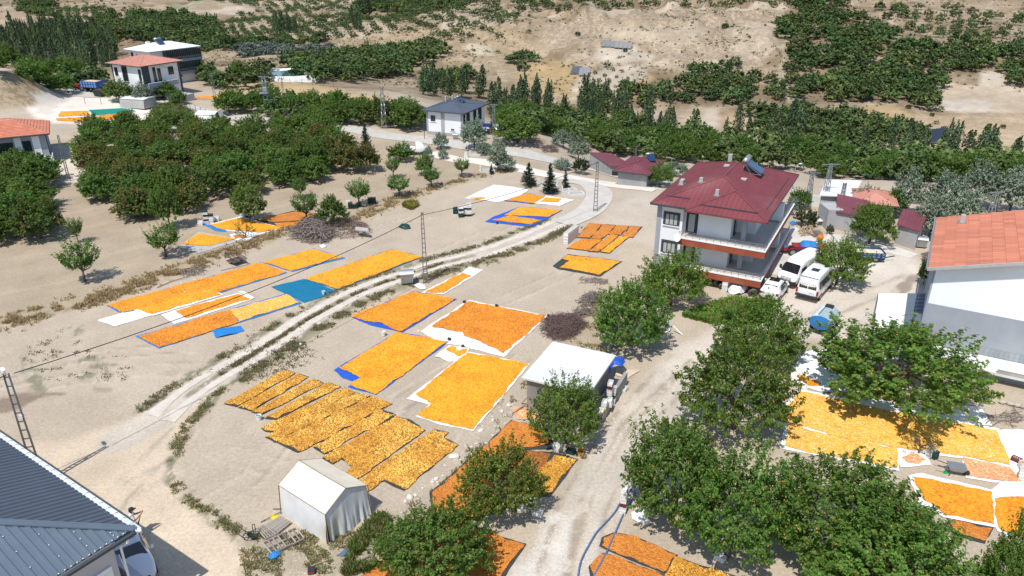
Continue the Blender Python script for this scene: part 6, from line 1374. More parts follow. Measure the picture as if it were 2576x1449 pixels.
g.hexa([(a.x, a.y, -.3), (b.x, b.y, -.3), (b.x, b.y + .25, -.3), (a.x, a.y + .25, -.3)], [(a.x, a.y, 1.0), (b.x, b.y, 1.0), (b.x, b.y + .25, 1.0), (a.x, a.y + .25, 1.0)]); tag(g.obj('stone_wall', M_slab), 'pale boundary wall behind the red-roofed house', 'wall')

# ---------- pond lined with white sheet
pp = GP([(650,190),(680,181),(730,180),(765,188),(790,206),(740,206),(690,204),(655,200)]); cx = np.mean(pp, axis=0); z0 = max(hz(*q) for q in pp) + .6
PD = thing('pond', 'white-lined irrigation pond with green water', 'pond', (cx[0], cx[1], z0))
ol = outline(pp, 1.5, .3, 4); n = len(ol); g = MB(); c3 = [Vector((x - cx[0], y - cx[1], 0)) for x, y in ol]
for i in range(n):
    a, b = c3[i], c3[(i+1) % n]; g.face([a * 1.12 - Vector((0,0,2.2)), b * 1.12 - Vector((0,0,2.2)), b, a]); g.face([a, b, b * .72 - Vector((0,0,.5)), a * .72 - Vector((0,0,.5))])
g.obj('liner', M_white, PD)
m, nn_, ll_, bb_ = new_mat('pond_water'); bb_.inputs['Base Color'].default_value = (.05,.13,.11,1); bb_.inputs['Roughness'].default_value = .08
g = MB(); g.face([p * .9 + Vector((.6, .3, -.3)) for p in c3]); g.obj('water', m, PD)

# ---------- tents
def tent(name, label, p0, ang, L, Wd, hw, hr, m_roof, m_wall, folds=True):
    t = thing(name, label, 'tent', p0, R_(ang)); nx = 26; ny = 18; r = random.Random(3)   # x along the long side, y across
    def wav(s, z, k): return (.28 * (float(vnoise(s * 2.6 + k * 7, z * .5, 0, 8)) - .5) + .10 * (float(vnoise(s * 7 + k, z * .8 + s * .6, 0, 9)) - .5)) * min(1, (1 - z / hw) * 1.6 + .12) if folds else 0
    for sgn, nm in ((0, 'side_wall'), (1, 'side_wall')):
        rings = []
        for i in range(nx + 1):
            x = L * i / nx; row = []
            for k in range(7):
                z = hw * k / 6; y = (0 if sgn == 0 else Wd) + (-1 if sgn == 0 else 1) * (.12 * (1 - z / hw) + wav(x * .8, z, sgn + .3) * .45 + .03 * math.sin(math.pi * k / 6)); row.append((x, y, z - .02))
            rings.append(row)
        g = MB(); g.ring(rings, cap=False, close=False); g.obj(nm, m_wall, t, smooth=True)
    for x0, sg in ((0, -1), (L, 1)):
        rings = []
        for j in range(ny * 2 + 1):
            y = Wd * j / (ny * 2); top = hw + (hr - hw) * (1 - abs(y / Wd * 2 - 1)); row = []
            for k in range(9):
                z = top * k / 8; row.append((x0 + sg * ((.10 + wav(y * 2.2 + 1, min(z, hw), x0) * 1.1) * (1 - z / top)), y, z - .02))
            rings.append(row)
        g = MB(); g.ring(rings, cap=False, close=False); g.obj('end_wall', m_wall, t, smooth=True)
    for s in (0, 1):
        rings = []
        for i in range(nx + 1):
            x = -.06 + (L + .12) * i / nx; row = []
            for k in range(7):
                f_ = k / 6; y = (-.06 + (Wd / 2 + .06) * f_) if s == 0 else (Wd + .06 - (Wd / 2 + .06) * f_); row.append((x, y, hw - .02 + (hr - hw) * f_ + .025 - .05 * math.sin(math.pi * f_) * math.sin(math.pi * min(1, x / L)) + .006 * math.sin(x * 14)))
            rings.append(row)
        g = MB(); g.ring(rings, cap=False, close=False); g.obj('roof_panel', m_roof, t, smooth=True)
    sm = mat('rusty_seam', (.30,.22,.13), .95, .4, 8, .4); g = MB()
    g.tube([(-.07, Wd/2, hr + .03), (L/2, Wd/2, hr - .01), (L + .07, Wd/2, hr + .03)], .025, 5)
    for x in (-.04, L + .04):
        for y in (-.05, Wd + .05): g.tube([(x, y, hw), (x, Wd/2, hr + .01)], .02, 5); g.tube([(x + (.08 if x > 0 else -.08), y + (-.08 if y < 0 else .08), 0), (x, y, hw)], .028, 5)
    for y in (-.06, Wd + .06): g.tube([(0, y, hw), (L, y, hw)], .016, 4)
    g.obj('seam', sm, t); return t
M_tc = mat('cream_canvas', (.74,.66,.53), .9, .10, 1.4, .3, 20, dirt=(.60,.52,.40)); M_tw = mat('white_canvas', (.66,.67,.67), .85, .10, 1.2, .3, 10, dirt=(.52,.48,.40))


# long side runs up-left from the front corner, the end wall faces lower right
a_ = P(715, 1290, 0); t_ = tent('white_tent', 'cream and white ridge tent beside the netting strips', (a_.x, a_.y, 0), -37.5, 3.68, 2.75, 1.9, 2.62, M_tc, M_tw)
pj = G(305, 270); tent('grey_tent', 'flat grey canvas shelter on the pale far yard', (pj.x, pj.y, pj.z), -15, 5.2, 3.2, 1.6, 1.75, M_slab, M_canvas, False)
pj = G(492, 310); tent('small_white_tent', 'small white tent between the dense orchard and the road', (pj.x, pj.y, pj.z), -10, 3.6, 3.0, 1.5, 1.9, M_white, M_white)
pj = G(418, 252); g = MB(); g.box(0, 4.4, 0, 3.2, -.2, 1.2); tag(g.obj('greenhouse', M_canvas, None, (pj.x, pj.y, pj.z), R_(-30)), 'low grey plastic greenhouse below the salmon-roofed house', 'greenhouse')

# ---------- solar panels on the slopes
def pv_row(pu, hgt, label, tilt=.9):
    a, b = G(*pu[0]), G(*pu[1]); d = (b - a); n = max(3, int(d.length / 1.1)); t = thing('solar_panels', label, 'solar panels', a + Vector((0, 0, .25)), math.atan2(d.y, d.x), 'solar arrays on the slopes'); w = d.length / n; dz_ = (b.z - a.z)
    pm = MB(); pm.slab([(0.02, 0, .35), (w - .04, 0, .35), (w - .04, hgt * .8, .35 + hgt * tilt), (0.02, hgt * .8, .35 + hgt * tilt)], .05); gm = glass_mat('panel_glass', (.02,.03,.05), .45); gm.node_tree.nodes['Principled BSDF'].inputs['Coat Weight'].default_value = 0; pm = pm.mesh('panel', gm)
    fr = MB(); fr.bar((0, 0, .3), (d.length, 0, .3 + dz_), .06); fr.bar((0, hgt*.8, .3 + hgt*tilt), (d.length, hgt*.8, .3 + hgt*tilt + dz_), .06)
    for i in range(n + 1): fr.bar((i*w, 0, -1.6), (i*w, 0, .35 + dz_*i/n), .06); fr.bar((i*w, hgt*.8, -1.6), (i*w, hgt*.8, .35 + hgt*tilt + dz_*i/n), .06)
    fr.obj('stand', M_steel, t)
    for i in range(n): link_mesh('panel', pm, t, (i * w, 0, dz_ * i / n))
    return t
pv_row([(1512,121),(1556,124)], 1.7, 'left half of the long solar array on the bare hill'); pv_row([(1545,124),(1588,127)], 1.7, 'right half of the long solar array on the bare hill')
pv_row([(1434,190),(1458,190)], 2.0, 'left one of the small solar arrays on the golden slope'); pv_row([(1455,194),(1482,194)], 2.0, 'right one of the small solar arrays on the golden slope'); pv_row([(2340,365),(2392,358)], 2.4, 'solar array among the scrub at the right')

# ================================================================== POLES AND WIRES
M_pole = mat('weathered_steel', (.20,.20,.205), .6, .2, 4, .2, metal=.4)
M_wire = mat('black_cable', (.02,.02,.02), .7, .1, 3, 0)
M_ceramic = mat('dark_insulator', (.06,.035,.03), .35, .1, 5, 0)
def ladder_pole(label, base_uv, H, w0=.42, w1=.20, n=13, yaw=0.0, arm=None, grp='ladder-shaped steel poles', lampd=None, insul=True):
    g = G(*base_uv); t = thing('utility_pole', label, 'utility pole', g, yaw, grp)
    for s in (-1, 1):
        m = MB(); m.hexa([(s*w0/2 - .035, -.06, -.2), (s*w0/2 + .035, -.06, -.2), (s*w0/2 + .035, .06, -.2), (s*w0/2 - .035, .06, -.2)], [(s*w1/2 - .03, -.045, H), (s*w1/2 + .03, -.045, H), (s*w1/2 + .03, .045, H), (s*w1/2 - .03, .045, H)]); m.obj('rail', M_pole, t)
    for i in range(n):
        z = H * (i + .6) / n; w = w0 + (w1 - w0) * z / H; m = MB(); m.box(-w/2 + .03, w/2 - .03, -.025, .025, z - .03, z + .03); m.obj('rung', M_pole, t)
    if arm:
        m = MB(); m.box(-arm, arm, -.04, .04, H - .12, H - .04); m.obj('crossarm', M_pole, t)
        if insul:
            for x in (-arm * .9, 0, arm * .9): m = MB(); m.tube([(x, 0, H - .04), (x, 0, H + .05), (x, 0, H + .2)], [.03, .06, .04], 8); m.obj('insulator', M_ceramic, t)
    if lampd:
        m = MB(); m.tube([(0, 0, H - .1), (lampd[0] * .6, lampd[1] * .6, H + .02), (lampd[0], lampd[1], H + .05)], .025, 6); m.obj('lamp_arm', M_pole, t)
        m = MB(); d = Vector(lampd + (0,)) if len(lampd) == 2 else Vector(lampd); dn = d.normalized(); c = Vector((lampd[0], lampd[1], H + .05)); m.bar(c - dn * .05, c + dn * .42, .2, .09); m.obj('lamp_head', M_whitep, t, bevel=.03)
    return t
def lattice_pole(label, base_uv, H, w0=.9, w1=.3, n=9, yaw=0.0, arm=1.0, grp='lattice pylons', arms=1, mdl=M_steel, name='pylon'):
    g = G(*base_uv); t = thing(name, label, 'pylon', g, yaw, grp)
    for sx in (-1, 1):
        for sy in (-1, 1): m = MB(); m.bar((sx*w0/2, sy*w0/2, -.2), (sx*w1/2, sy*w1/2, H), .07); m.obj('leg', mdl, t)
    m = MB()
    for i in range(n):
        z0, z1 = H*i/n, H*(i+1)/n; a = (w0 + (w1-w0)*i/n)/2; b = (w0 + (w1-w0)*(i+1)/n)/2; s = 1 if i % 2 else -1
        for y in (-1, 1): m.bar((-s*a, y*a, z0), (s*b, y*b, z1), .04); m.bar((y*a, -s*a, z0), (y*b, s*b, z1), .04)
    m.obj('brace', mdl, t)
    for k in range(arms):
        z = H - .1 - k * .9; m = MB(); m.box(-arm, arm, -.05, .05, z - .05, z + .03); m.bar((-arm, 0, z), (0, 0, z - .35), .04); m.bar((arm, 0, z), (0, 0, z - .35), .04); m.obj('crossarm', mdl, t)
        for x in (-arm * .92, -arm * .4, arm * .4, arm * .92): m = MB(); m.tube([(x, 0, z + .03), (x, 0, z + .22)], .045, 6); m.obj('insulator', M_ceramic, t)
    return t
def wire(label, a, b, sag, r=.018, grp='overhead wires', name='cable'):
    n = 16; a, b = Vector(a), Vector(b); p = [a.lerp(b, i/n) - Vector((0, 0, sag * 4 * (i/n) * (1 - i/n))) for i in range(n + 1)]
    m = MB(); m.tube(p, r, 5); tag(m.obj(name, M_wire), label, 'cable', grp)
def top(t, H, dx=0): return Vector(t.location) + Matrix.Rotation(t.rotation_euler[2], 3, 'Z') @ Vector((dx, 0, H))
PL = ladder_pole('steel ladder pole with street lamp behind the lower left roof', (104, 1218), 7.3, .46, .24, 13, R_(15), None, lampd=(-.15, .25))
Pc = ladder_pole('steel ladder pole beside the track and the refuse container', (1071, 712), 6.75, .40, .16, 15, R_(0), .12, insul=False)
P3 = ladder_pole('steel ladder pole inside the road bend', (1497.5, 532), 5.85, .42, .18, 13, R_(5), .16, insul=False)
wire('thick black cable from the lower left lamp pole to the centre pole', top(PL, 7.2) + Vector((.3, .2, 0)), top(Pc, 6.5), .75, .028); wire('black cable from the centre pole to the road bend pole', top(Pc, 6.5), top(P3, 5.75), .5, .026)
wire('cable leaving the lower left lamp pole', top(PL, 7.2), Vector((-44, 14, 7.5)), .6, .028)
m = MB(); m.bar((.3, -.1, 1.6), (.3, .2, 1.6), .12, .2); m.obj('junction_box', M_whitep, PL, (-.2, 0, 3.0))
p375 = ladder_pole('tall ladder pole in front of the salmon-roofed house', (378, 240), 6.8, .5, .2, 12, R_(10), .75, grp='far utility poles')
p130 = ladder_pole('slim pole above the left orchard', (132, 183), 4.6, .3, .15, 8, 0, .45, grp='far utility poles')
p537 = ladder_pole('tall pole by the road right of the salmon-roofed house', (545, 273), 6.4, .5, .2, 12, R_(10), .5, grp='far utility poles')
p715 = ladder_pole('slender pole left of the golden pond slope', (718, 278), 5.8, .42, .18, 12, 0, .4, grp='far utility poles')
p730 = ladder_pole('short grey post at the edge of the dense orchard', (733, 336), 3.2, .2, .12, 5, 0, None, grp='far utility poles')
p165 = ladder_pole('grey post in front of the left tiled house', (174, 455), 6.0, .3, .18, 9, 0, None, grp='far utility poles')
p1240 = lattice_pole('lattice pole beside the grey-roofed house and the parked cars', (1243, 345), 5.2, .5, .25, 8, 0, .6); p959 = lattice_pole('tall lattice pole standing between orchard and grey-roofed house', (967, 323), 6.7, .8, .28, 10, 0, .35)
p2070 = lattice_pole('tallest lattice pylon near the white flat-roofed building', (2070, 530), 5.6, .7, .25, 9, R_(5), 1.1, mdl=M_steel); p2045 = lattice_pole('shorter lattice pylon left of the tallest one', (2030, 520), 4.2, .6, .25, 7, R_(5), 1.0); p2115 = lattice_pole('small lattice pole in front of the white flat-roofed building', (2110, 545), 3.8, .45, .25, 6, 0, .2)
p1600 = ladder_pole('slim grey pole behind the low red-roofed house', (1597, 430), 4.2, .25, .15, 8, 0, .35, grp='far utility poles'); p2490 = lattice_pole('pylon top rising behind the tiled hall', (2484, 570), 4.0, .6, .25, 6, R_(10), .9)
# transformer pylon
p665 = lattice_pole('transformer pylon with platform left of the pond', (674, 285), 6.6, .85, .5, 9, R_(8), .9, arms=2)
m = MB(); m.box(-1.0, .6, -.6, .6, 3.6, 3.7); m.obj('platform', M_steel, p665); m = MB()
for z in (4.1, 4.5): m.bar((-1.0, -.6, z), (.6, -.6, z), .04); m.bar((-1.0, .6, z), (.6, .6, z), .04)
m.obj('platform_rail', M_steel, p665); m = MB(); m.box(-.35, .4, -.35, .35, 3.71, 4.7); m.obj('transformer', M_steel, p665, bevel=.05)
for i, (a, b, ha, hb) in enumerate([(p130, p375, 4.5, 6.7), (p375, p537, 6.7, 6.3), (p537, p665, 6.3, 6.3), (p665, p715, 6.3, 5.7), (p715, p959, 5.7, 6.6), (p959, p1240, 6.6, 5.1), (p1240, p1600, 5.1, 4.1), (p1600, p2045, 4.1, 4.1), (p2045, p2070, 4.1, 5.4), (p2070, p2490, 5.4, 3.9)]):
    nm = ['the left orchard', 'the salmon-roofed house', 'the roadside near the salmon-roofed house', 'the transformer pylon', 'the golden slope', 'the grey-roofed house', 'the road bend', 'the red-roofed house', 'the two close pylons', 'the silvery trees'][i]
    for k, dx in enumerate((-.35, .35)): wire('%s thin wire strung over %s' % (('nearer', 'farther')[k], nm), top(a, ha, dx), top(b, hb, dx), .5, .014)
# street lamp behind the red house
g = G(1993, 475); t = thing('street_lamp', 'small white street lamp behind the right roof corner of the red-roofed house', 'street lamp', g); m = MB(); m.tube([(0, 0, -.2), (0, 0, 2.9), (.1, 0, 3.2), (.4, 0, 3.35)], .05, 6); m.obj('post', M_steel, t); m = MB(); m.box(.35, .75, -.1, .1, 3.3, 3.42); m.obj('lamp_head', M_whitep, t, bevel=.03)
for (u, v, h, lb) in [(702, 255, 2.0, 'thin dark post on the yard fence, left'), (1068, 350, 3.6, 'thin dark pole in front of the grey-roofed house'), (170, 232, 4.2, 'leaning dark pole beside the blue trailer')]:
    g = G(u, v); m = MB(); m.tube([(0, 0, -.2), (.05, 0, h)], .05, 6); tag(m.obj('post', M_dark, None, g), lb, 'post', 'thin dark posts')

# ================================================================== VEHICLES
M_car = mat('white_car_paint', (.86,.87,.88), .25, .02, 1, 0, spec=.6); M_car.node_tree.nodes['Principled BSDF'].inputs['Coat Weight'].default_value = .6
M_tyre = mat('tyre_rubber', (.03,.03,.03), .85, .2, 6, .3); M_rim = mat('rim', (.35,.36,.37), .35, .1, 5, 0, metal=.7); M_plastic = mat('black_plastic', (.03,.03,.033), .6, .1, 4, .1)
M_lampg = mat('headlamp', (.55,.58,.62), .15, .05, 4, 0); M_tail = mat('tail_lamp', (.35,.01,.015), .25, .1, 4, 0); M_autog = glass_mat('car_glass', (.012,.016,.02), .06)
def wheel(t, x, y, r, w=.2, name='wheel'):
    m = MB(); m.sm = False; n = 20
    m.ring([[(x + math.cos(a)*rr, y + yy, r + math.sin(a)*rr) for a in np.linspace(0, 2*math.pi, n + 1)[:-1]] for yy, rr in ((-w/2, r*.62), (-w/2, r*.93), (-w*.3, r), (w*.3, r), (w/2, r*.93), (w/2, r*.62))], cap=True); wh = m.obj(name, M_tyre, t)
    m = MB(); s = 1 if y > 0 else -1; y0 = y + s * (w/2 + .004)
    m.ring([[(x + math.cos(a)*rr, y0 + yy*s, r + math.sin(a)*rr) for a in np.linspace(0, 2*math.pi, 13)[:-1]] for yy, rr in ((0, r*.6), (-.03, r*.5), (-.03, r*.18), (.01, r*.12))]); m.obj('rim', M_rim, wh); return wh
def body_rings(secs):
    out = []
    for (x, wb, wm, wt, zb, zm, zt) in secs:
        half = [(wb*.92, zb), (wb, zb + .12), (wm, (zb + zm)/2 + .05), (wm*.985, zm), (wt + .01, zm + (zt - zm)*.55 + .0), (wt, zt - .06), (wt - .09, zt), (wt*.45, zt + .025)] if zt - zm > .2 else [(wb*.92, zb), (wb, zb + .12), (wm, (zb + zm)/2 + .05), (wm*.985, zm), (wm*.97, zm + (zt - zm)*.4), (wm*.93, zm + (zt-zm)*.75), (wm*.86, zt), (wm*.4, zt + .03)]
        out.append([(x, y, z) for y, z in half] + [(x, -y, z) for y, z in reversed(half)])
    return out
def panel(name, pts, off, m, t, th=.012):
    """thin plate laid just outside the body skin"""
    p = [Vector(q) for q in pts]; nn = (p[1] - p[0]).cross(p[-1] - p[0]).normalized(); c = sum(p, Vector()) / len(p)
    if nn.dot(c - Vector((c.x * .9, 0, c.z * .5))) < 0: nn = -nn
    b = MB(); b.hexa([q + nn * off for q in p], [q + nn * (off + th) for q in p]); return b.obj(name, m, t)
def ground_at(u, v, off=0.0): g = G(u, v); return g
def hatch(label, loc, yaw, L=4.1, hw=.86, h=1.52, paint=None, group='parked cars', detail=False):
    paint = paint or M_car; t = thing('parked_car', label, 'car', loc, yaw, group)
    s = [(0, .70, .72, .60, .42, .80, .90), (.06, .80, .82, .66, .30, .92, 1.02), (.35, .84, .86, .62, .22, .98, h - .22), (.75, .86, .87, .64, .20, .97, h - .05), (1.5, .86, .87, .66, .20, .95, h), (2.2, .86, .87, .65, .20, .93, h - .03), (2.55, .86, .87, .60, .20, .92, h - .20), (3.05, .86, .87, .5, .20, .92, 1.04), (3.55, .84, .86, .5, .22, .84, .95), (3.95, .74, .78, .4, .28, .66, .78), (4.08, .56, .60, .3, .34, .52, .62)]
    k = L / 4.1; s = [(a*k, b, c, d, e, f, g_) for a, b, c, d, e, f, g_ in s]; m = MB(); m.ring(body_rings(s)); bo = m.obj('body', paint, t, smooth=True)
    sm = bo.modifiers.new('soft', 'SUBSURF'); sm.levels = 1; sm.render_levels = 1
    panel('windscreen', [(3.02*k, -.70, 1.03), (3.02*k, .70, 1.03), (2.42*k, .56, h - .10), (2.42*k, -.56, h - .10)], .035, M_autog, t)
    panel('rear_window', [(.16*k, -.60, 1.02), (.16*k, .60, 1.02), (.62*k, .52, h - .12), (.62*k, -.52, h - .12)], .035, M_autog, t)
    for sgn in (-1, 1):
        panel('side_window', [(.75*k, sgn*.86, 1.0), (1.75*k, sgn*.86, .98), (1.75*k, sgn*.69, h - .12), (.95*k, sgn*.69, h - .14)], .012, M_autog, t); panel('side_window', [(1.83*k, sgn*.86, .98), (2.8*k, sgn*.86, .96), (2.38*k, sgn*.68, h - .16), (1.83*k, sgn*.69, h - .12)], .012, M_autog, t)
        m = MB(); m.box(2.55*k, 2.7*k, sgn*.90, sgn*1.06, .95, 1.1); m.obj('mirror', paint, t, bevel=.03)
        m = MB(); m.hexa([(3.5*k, sgn*.66, .80), (3.82*k, sgn*.60, .74), (3.66*k, sgn*.80, .72), (3.46*k, sgn*.80, .80)], [(3.5*k, sgn*.66, .90), (3.80*k, sgn*.60, .83), (3.66*k, sgn*.80, .82), (3.46*k, sgn*.80, .90)]); m.obj('headlight', M_lampg, t)
        m = MB(); m.box(-.01, .14, sgn*.58, sgn*.80, .72, .92); m.obj('tail_light', M_tail, t)
        for x in (.72*k, 3.3*k): wheel(t, x, sgn*.78, .32)
    m = MB(); m.box(4.0*k, 4.13*k, -.46, .46, .50, .66); gr = m.obj('grille', M_plastic, t); m = MB(); m.box(-.035, .02, -.3, .3, .48, .60); m.obj('bumper_strip', M_plastic, t)
    m = MB(); m.box(-.03, .005, -.24, .24, .70, .81); m.obj('number_plate', M_whitep, t); m = MB(); m.box(4.12*k, 4.14*k, -.25, .25, .36, .47); m.obj('number_plate', M_whitep, t)
    m = MB(); m.box(1.3*k, 2.05*k, -.42, .42, h + .012, h + .03); m.obj('sunroof', M_autog, t)
    if detail:
        m = MB()
        for a in range(16): a0, a1 = a*math.pi/8, (a+1)*math.pi/8; m.bar((4.135*k, .085*math.cos(a0), .60 + .085*math.sin(a0)), (4.135*k, .085*math.cos(a1), .60 + .085*math.sin(a1)), .02)
        m.bar((4.137*k, -.10, .60), (4.137*k, .10, .60), .025); m.obj('badge', M_rim, gr)
        for sg in (-1, 1): m = MB(); m.tube([(3.93*k, sg*.62, .50), (4.0*k, sg*.62, .50)], .10, 12); m.obj('fog_light', M_lampg, t); m = MB(); m.bar((4.135*k, sg*.14, .54), (4.135*k, sg*.30, .66), .03); m.obj('grille_bar', M_rim, gr)
        add_text(t, '391', .09, (4.143*k, -.02, .385), (R_(90), 0, R_(90)), M_plastic)
    return t
def add_text(parent, body, size, loc, rot, m, name='lettering'):
    c = bpy.data.curves.new(name, 'FONT'); c.body = body; c.size = size; c.extrude = .002; o = bpy.data.objects.new(name + '_tmp', c); COL.objects.link(o)
    dg = bpy.context.evaluated_depsgraph_get(); me = bpy.data.meshes.new_from_object(o.evaluated_get(dg)); bpy.data.objects.remove(o); me.materials.clear(); me.materials.append(m)
    q = link_mesh(name, me, parent, loc); q.rotation_euler = rot; return q
def van(label, loc, yaw, bus=False, group='white vans'):
    t = thing('minibus' if bus else 'van', label, 'minibus' if bus else 'van', loc, yaw, group); L, h = 5.2, 2.35
    s = [(0, .86, .88, .76, .42, 1.15, h - .06), (.05, .92, .95, .80, .34, 1.15, h - .01), (1.0, .94, .97, .80, .30, 1.15, h), (3.4, .94, .97, .80, .30, 1.15, h), (3.85, .94, .97, .78, .30, 1.14, h - .16), (4.25, .94, .96, .70, .30, 1.14, h - .62), (4.62, .93, .95, .5, .32, 1.1, 1.22), (5.0, .88, .90, .4, .34, .86, .98), (5.18, .76, .78, .3, .36, .62, .72)]
    m = MB(); m.ring(body_rings(s)); bo = m.obj('body', M_car, t, smooth=True); sm = bo.modifiers.new('soft', 'SUBSURF'); sm.levels = 1; sm.render_levels = 1
    panel('windscreen', [(4.60, -.80, 1.24), (4.60, .80, 1.24), (4.04, .68, 1.93), (4.04, -.68, 1.93)], .05, M_autog, t)
    for sgn in (-1, 1):
        panel('side_window', [(3.35, sgn*.94, 1.25), (4.45, sgn*.94, 1.22), (4.1, sgn*.84, 1.72), (3.35, sgn*.83, 1.85)], .02, M_autog, t)
        if bus:
            for x0, x1 in ((.25, 1.2), (1.28, 2.25), (2.33, 3.25)): panel('side_window', [(x0, sgn*.94, 1.25), (x1, sgn*.94, 1.25), (x1, sgn*.84, 1.86), (x0, sgn*.84, 1.86)], .02, M_autog, t)
        else:
            m = MB(); m.box(1.7, 1.72, sgn*.96, sgn*.985, .5, 1.9); m.box(3.3, 3.32, sgn*.96, sgn*.985, .5, 1.9); m.box(.3, 3.2, sgn*.965, sgn*.99, .82, .90); m.obj('door_seam', mat('grey_seam', (.30,.31,.32), .5, .1, 4, 0), t)
        m = MB(); m.box(4.15, 4.32, sgn*1.02, sgn*1.2, 1.25, 1.6); m.obj('mirror', M_plastic, t, bevel=.03)
        m = MB(); m.hexa([(4.86, sgn*.58, .74), (5.12, sgn*.52, .74), (5.0, sgn*.84, .74), (4.82, sgn*.88, .74)], [(4.86, sgn*.56, 1.02), (5.02, sgn*.50, .98), (4.94, sgn*.82, .98), (4.78, sgn*.86, 1.04)]); m.obj('headlight', M_lampg, t)
        m = MB(); m.box(-.03, .08, sgn*.78, sgn*.94, .72, 1.12); m.obj('tail_light', M_tail, t)
        for x in (.95, 4.15): wheel(t, x, sgn*.84, .36, .22)
    m = MB(); m.ring([[(5.0, y, .34), (5.26, y*.86, .40), (5.24, y*.86, .66), (5.0, y, .70)] for y in (-.93, -.5, 0, .5, .93)]); m.obj('front_bumper', M_plastic, t)
    m = MB()
    for z in (.72, .80, .88): m.box(5.02, 5.17 - (z - .72)*.6, -.5, .5, z, z + .05)
    m.obj('grille', M_plastic, t); m = MB(); m.box(-.10, .03, -.93, .93, .40, .62); m.obj('rear_bumper', M_plastic if bus else M_plastic, t, bevel=.02)
    m = MB(); m.box(5.262, 5.28, -.26, .26, .46, .57); m.obj('number_plate', M_whitep, t); m = MB(); m.box(-.035, -.004, -.62 if bus else -.26, -.14 if bus else .26, .86, .98); m.obj('number_plate', M_whitep, t)
    if bus:
        for a, b in ((-.72, -.03), (.03, .72)):
            m = MB(); m.hexa([(-.022, a, 1.22), (-.022, b, 1.22), (.04, b*.95, 1.72), (.04, a*.95, 1.72)], [(-.008, a, 1.22), (-.008, b, 1.22), (.055, b*.95, 1.72), (.055, a*.95, 1.72)]); w_ = m.obj('rear_window', M_autog, t)
            st = MB(); c = (a + b) / 2; ar = 1 if a < 0 else -1
            for i in range(4):
                y = a + .10 + i * .15
                for s2 in (-1, 1):
                    z = 1.49 + s2 * .11; x = -.03 + (z - 1.22) * .125; st.bar((x + .003, y, z - s2*.07), (x + .003, y + ar*.10, z + s2*.07), .035)
            st.obj('window_chevrons', mat('ochre_print', (.35,.27,.08), .6, .1, 4, 0), w_)
        add_text(t, 'Bulbus Europan', .15, (.045, .52, 1.86), (R_(90), 0, R_(-90)), mat('pale_grey_print', (.42,.45,.44), .6, .1, 4, 0))
        m = MB(); m.box(1.3, 1.95, -.32, .32, h + .02, h + .06); m.obj('roof_hatch', M_autog, t, bevel=.01)
        m = MB(); m.box(-.01, .03, -.72, .72, h - .11, h - .075); m.obj('roof_lip', M_plastic, t)
    return t
def place(px, py, yaw, along=0.0, side=0.0, z=0.0):
    p = P(px, py, z); d = Vector((math.cos(yaw), math.sin(yaw), 0)); return (p.x + d.x*along - d.y*side, p.y + d.y*along + d.x*side, hz(p.x, p.y))
van('white minibus with dark rear windows, its back to the camera', place(2026, 752, R_(53), .1, 0, .3), R_(53), True)
van('white panel van parked nose-out behind the minibus', place(1975, 714, R_(222), -5.1, 0, .3), R_(222), False)
hatch('small white car left of the minibus, half behind the vine patch', place(1931, 754, R_(57), .1, 0, .3), R_(57), 3.7)
hatch('white car nosing out from under the lower left roof', place(348, 1452, R_(-52), -3.75, 0, .4), R_(-52), 4.3, detail=True)
hatch('small dark blue pickup beside the grey-roofed house', place(1222, 333, R_(80), 0, 0, .3), R_(80), 3.6, paint=mat('dark_blue_paint', (.015,.03,.11), .3, .1, 1, 0))
hatch('silver white car behind the lattice pole by the grey-roofed house', place(1253, 336, R_(85), 0, 0, .3), R_(85), 3.6)
# white pickup with crates at the lane
g = G(1040, 388); t = thing('pickup_truck', 'white pickup truck loaded with white crates on the lane', 'pickup truck', g, R_(15), 'parked cars')
m = MB(); m.box(-2.2, .4, -.8, .8, .55, .62); m.box(-2.2, .4, -.82, -.78, .62, 1.0); m.box(-2.2, .4, .78, .82, .62, 1.0); m.box(-2.24, -2.2, -.82, .82, .62, 1.0); m.obj('cargo_bed', M_car, t)
m = MB(); m.ring(body_rings([(.42, .78, .82, .66, .4, 1.1, 1.75), (1.2, .8, .82, .66, .4, 1.1, 1.78), (1.6, .8, .82, .5, .4, 1.05, 1.2), (2.1, .74, .78, .4, .4, .9, 1.0)])); m.obj('cab', M_car, t, smooth=True); panel('windscreen', [(1.62, -.66, 1.2), (1.62, .66, 1.2), (1.25, .58, 1.68), (1.25, -.58, 1.68)], .03, M_autog, t)
for x in (-1.5, 1.5):
    for s in (-1, 1): wheel(t, x, s*.74, .32)

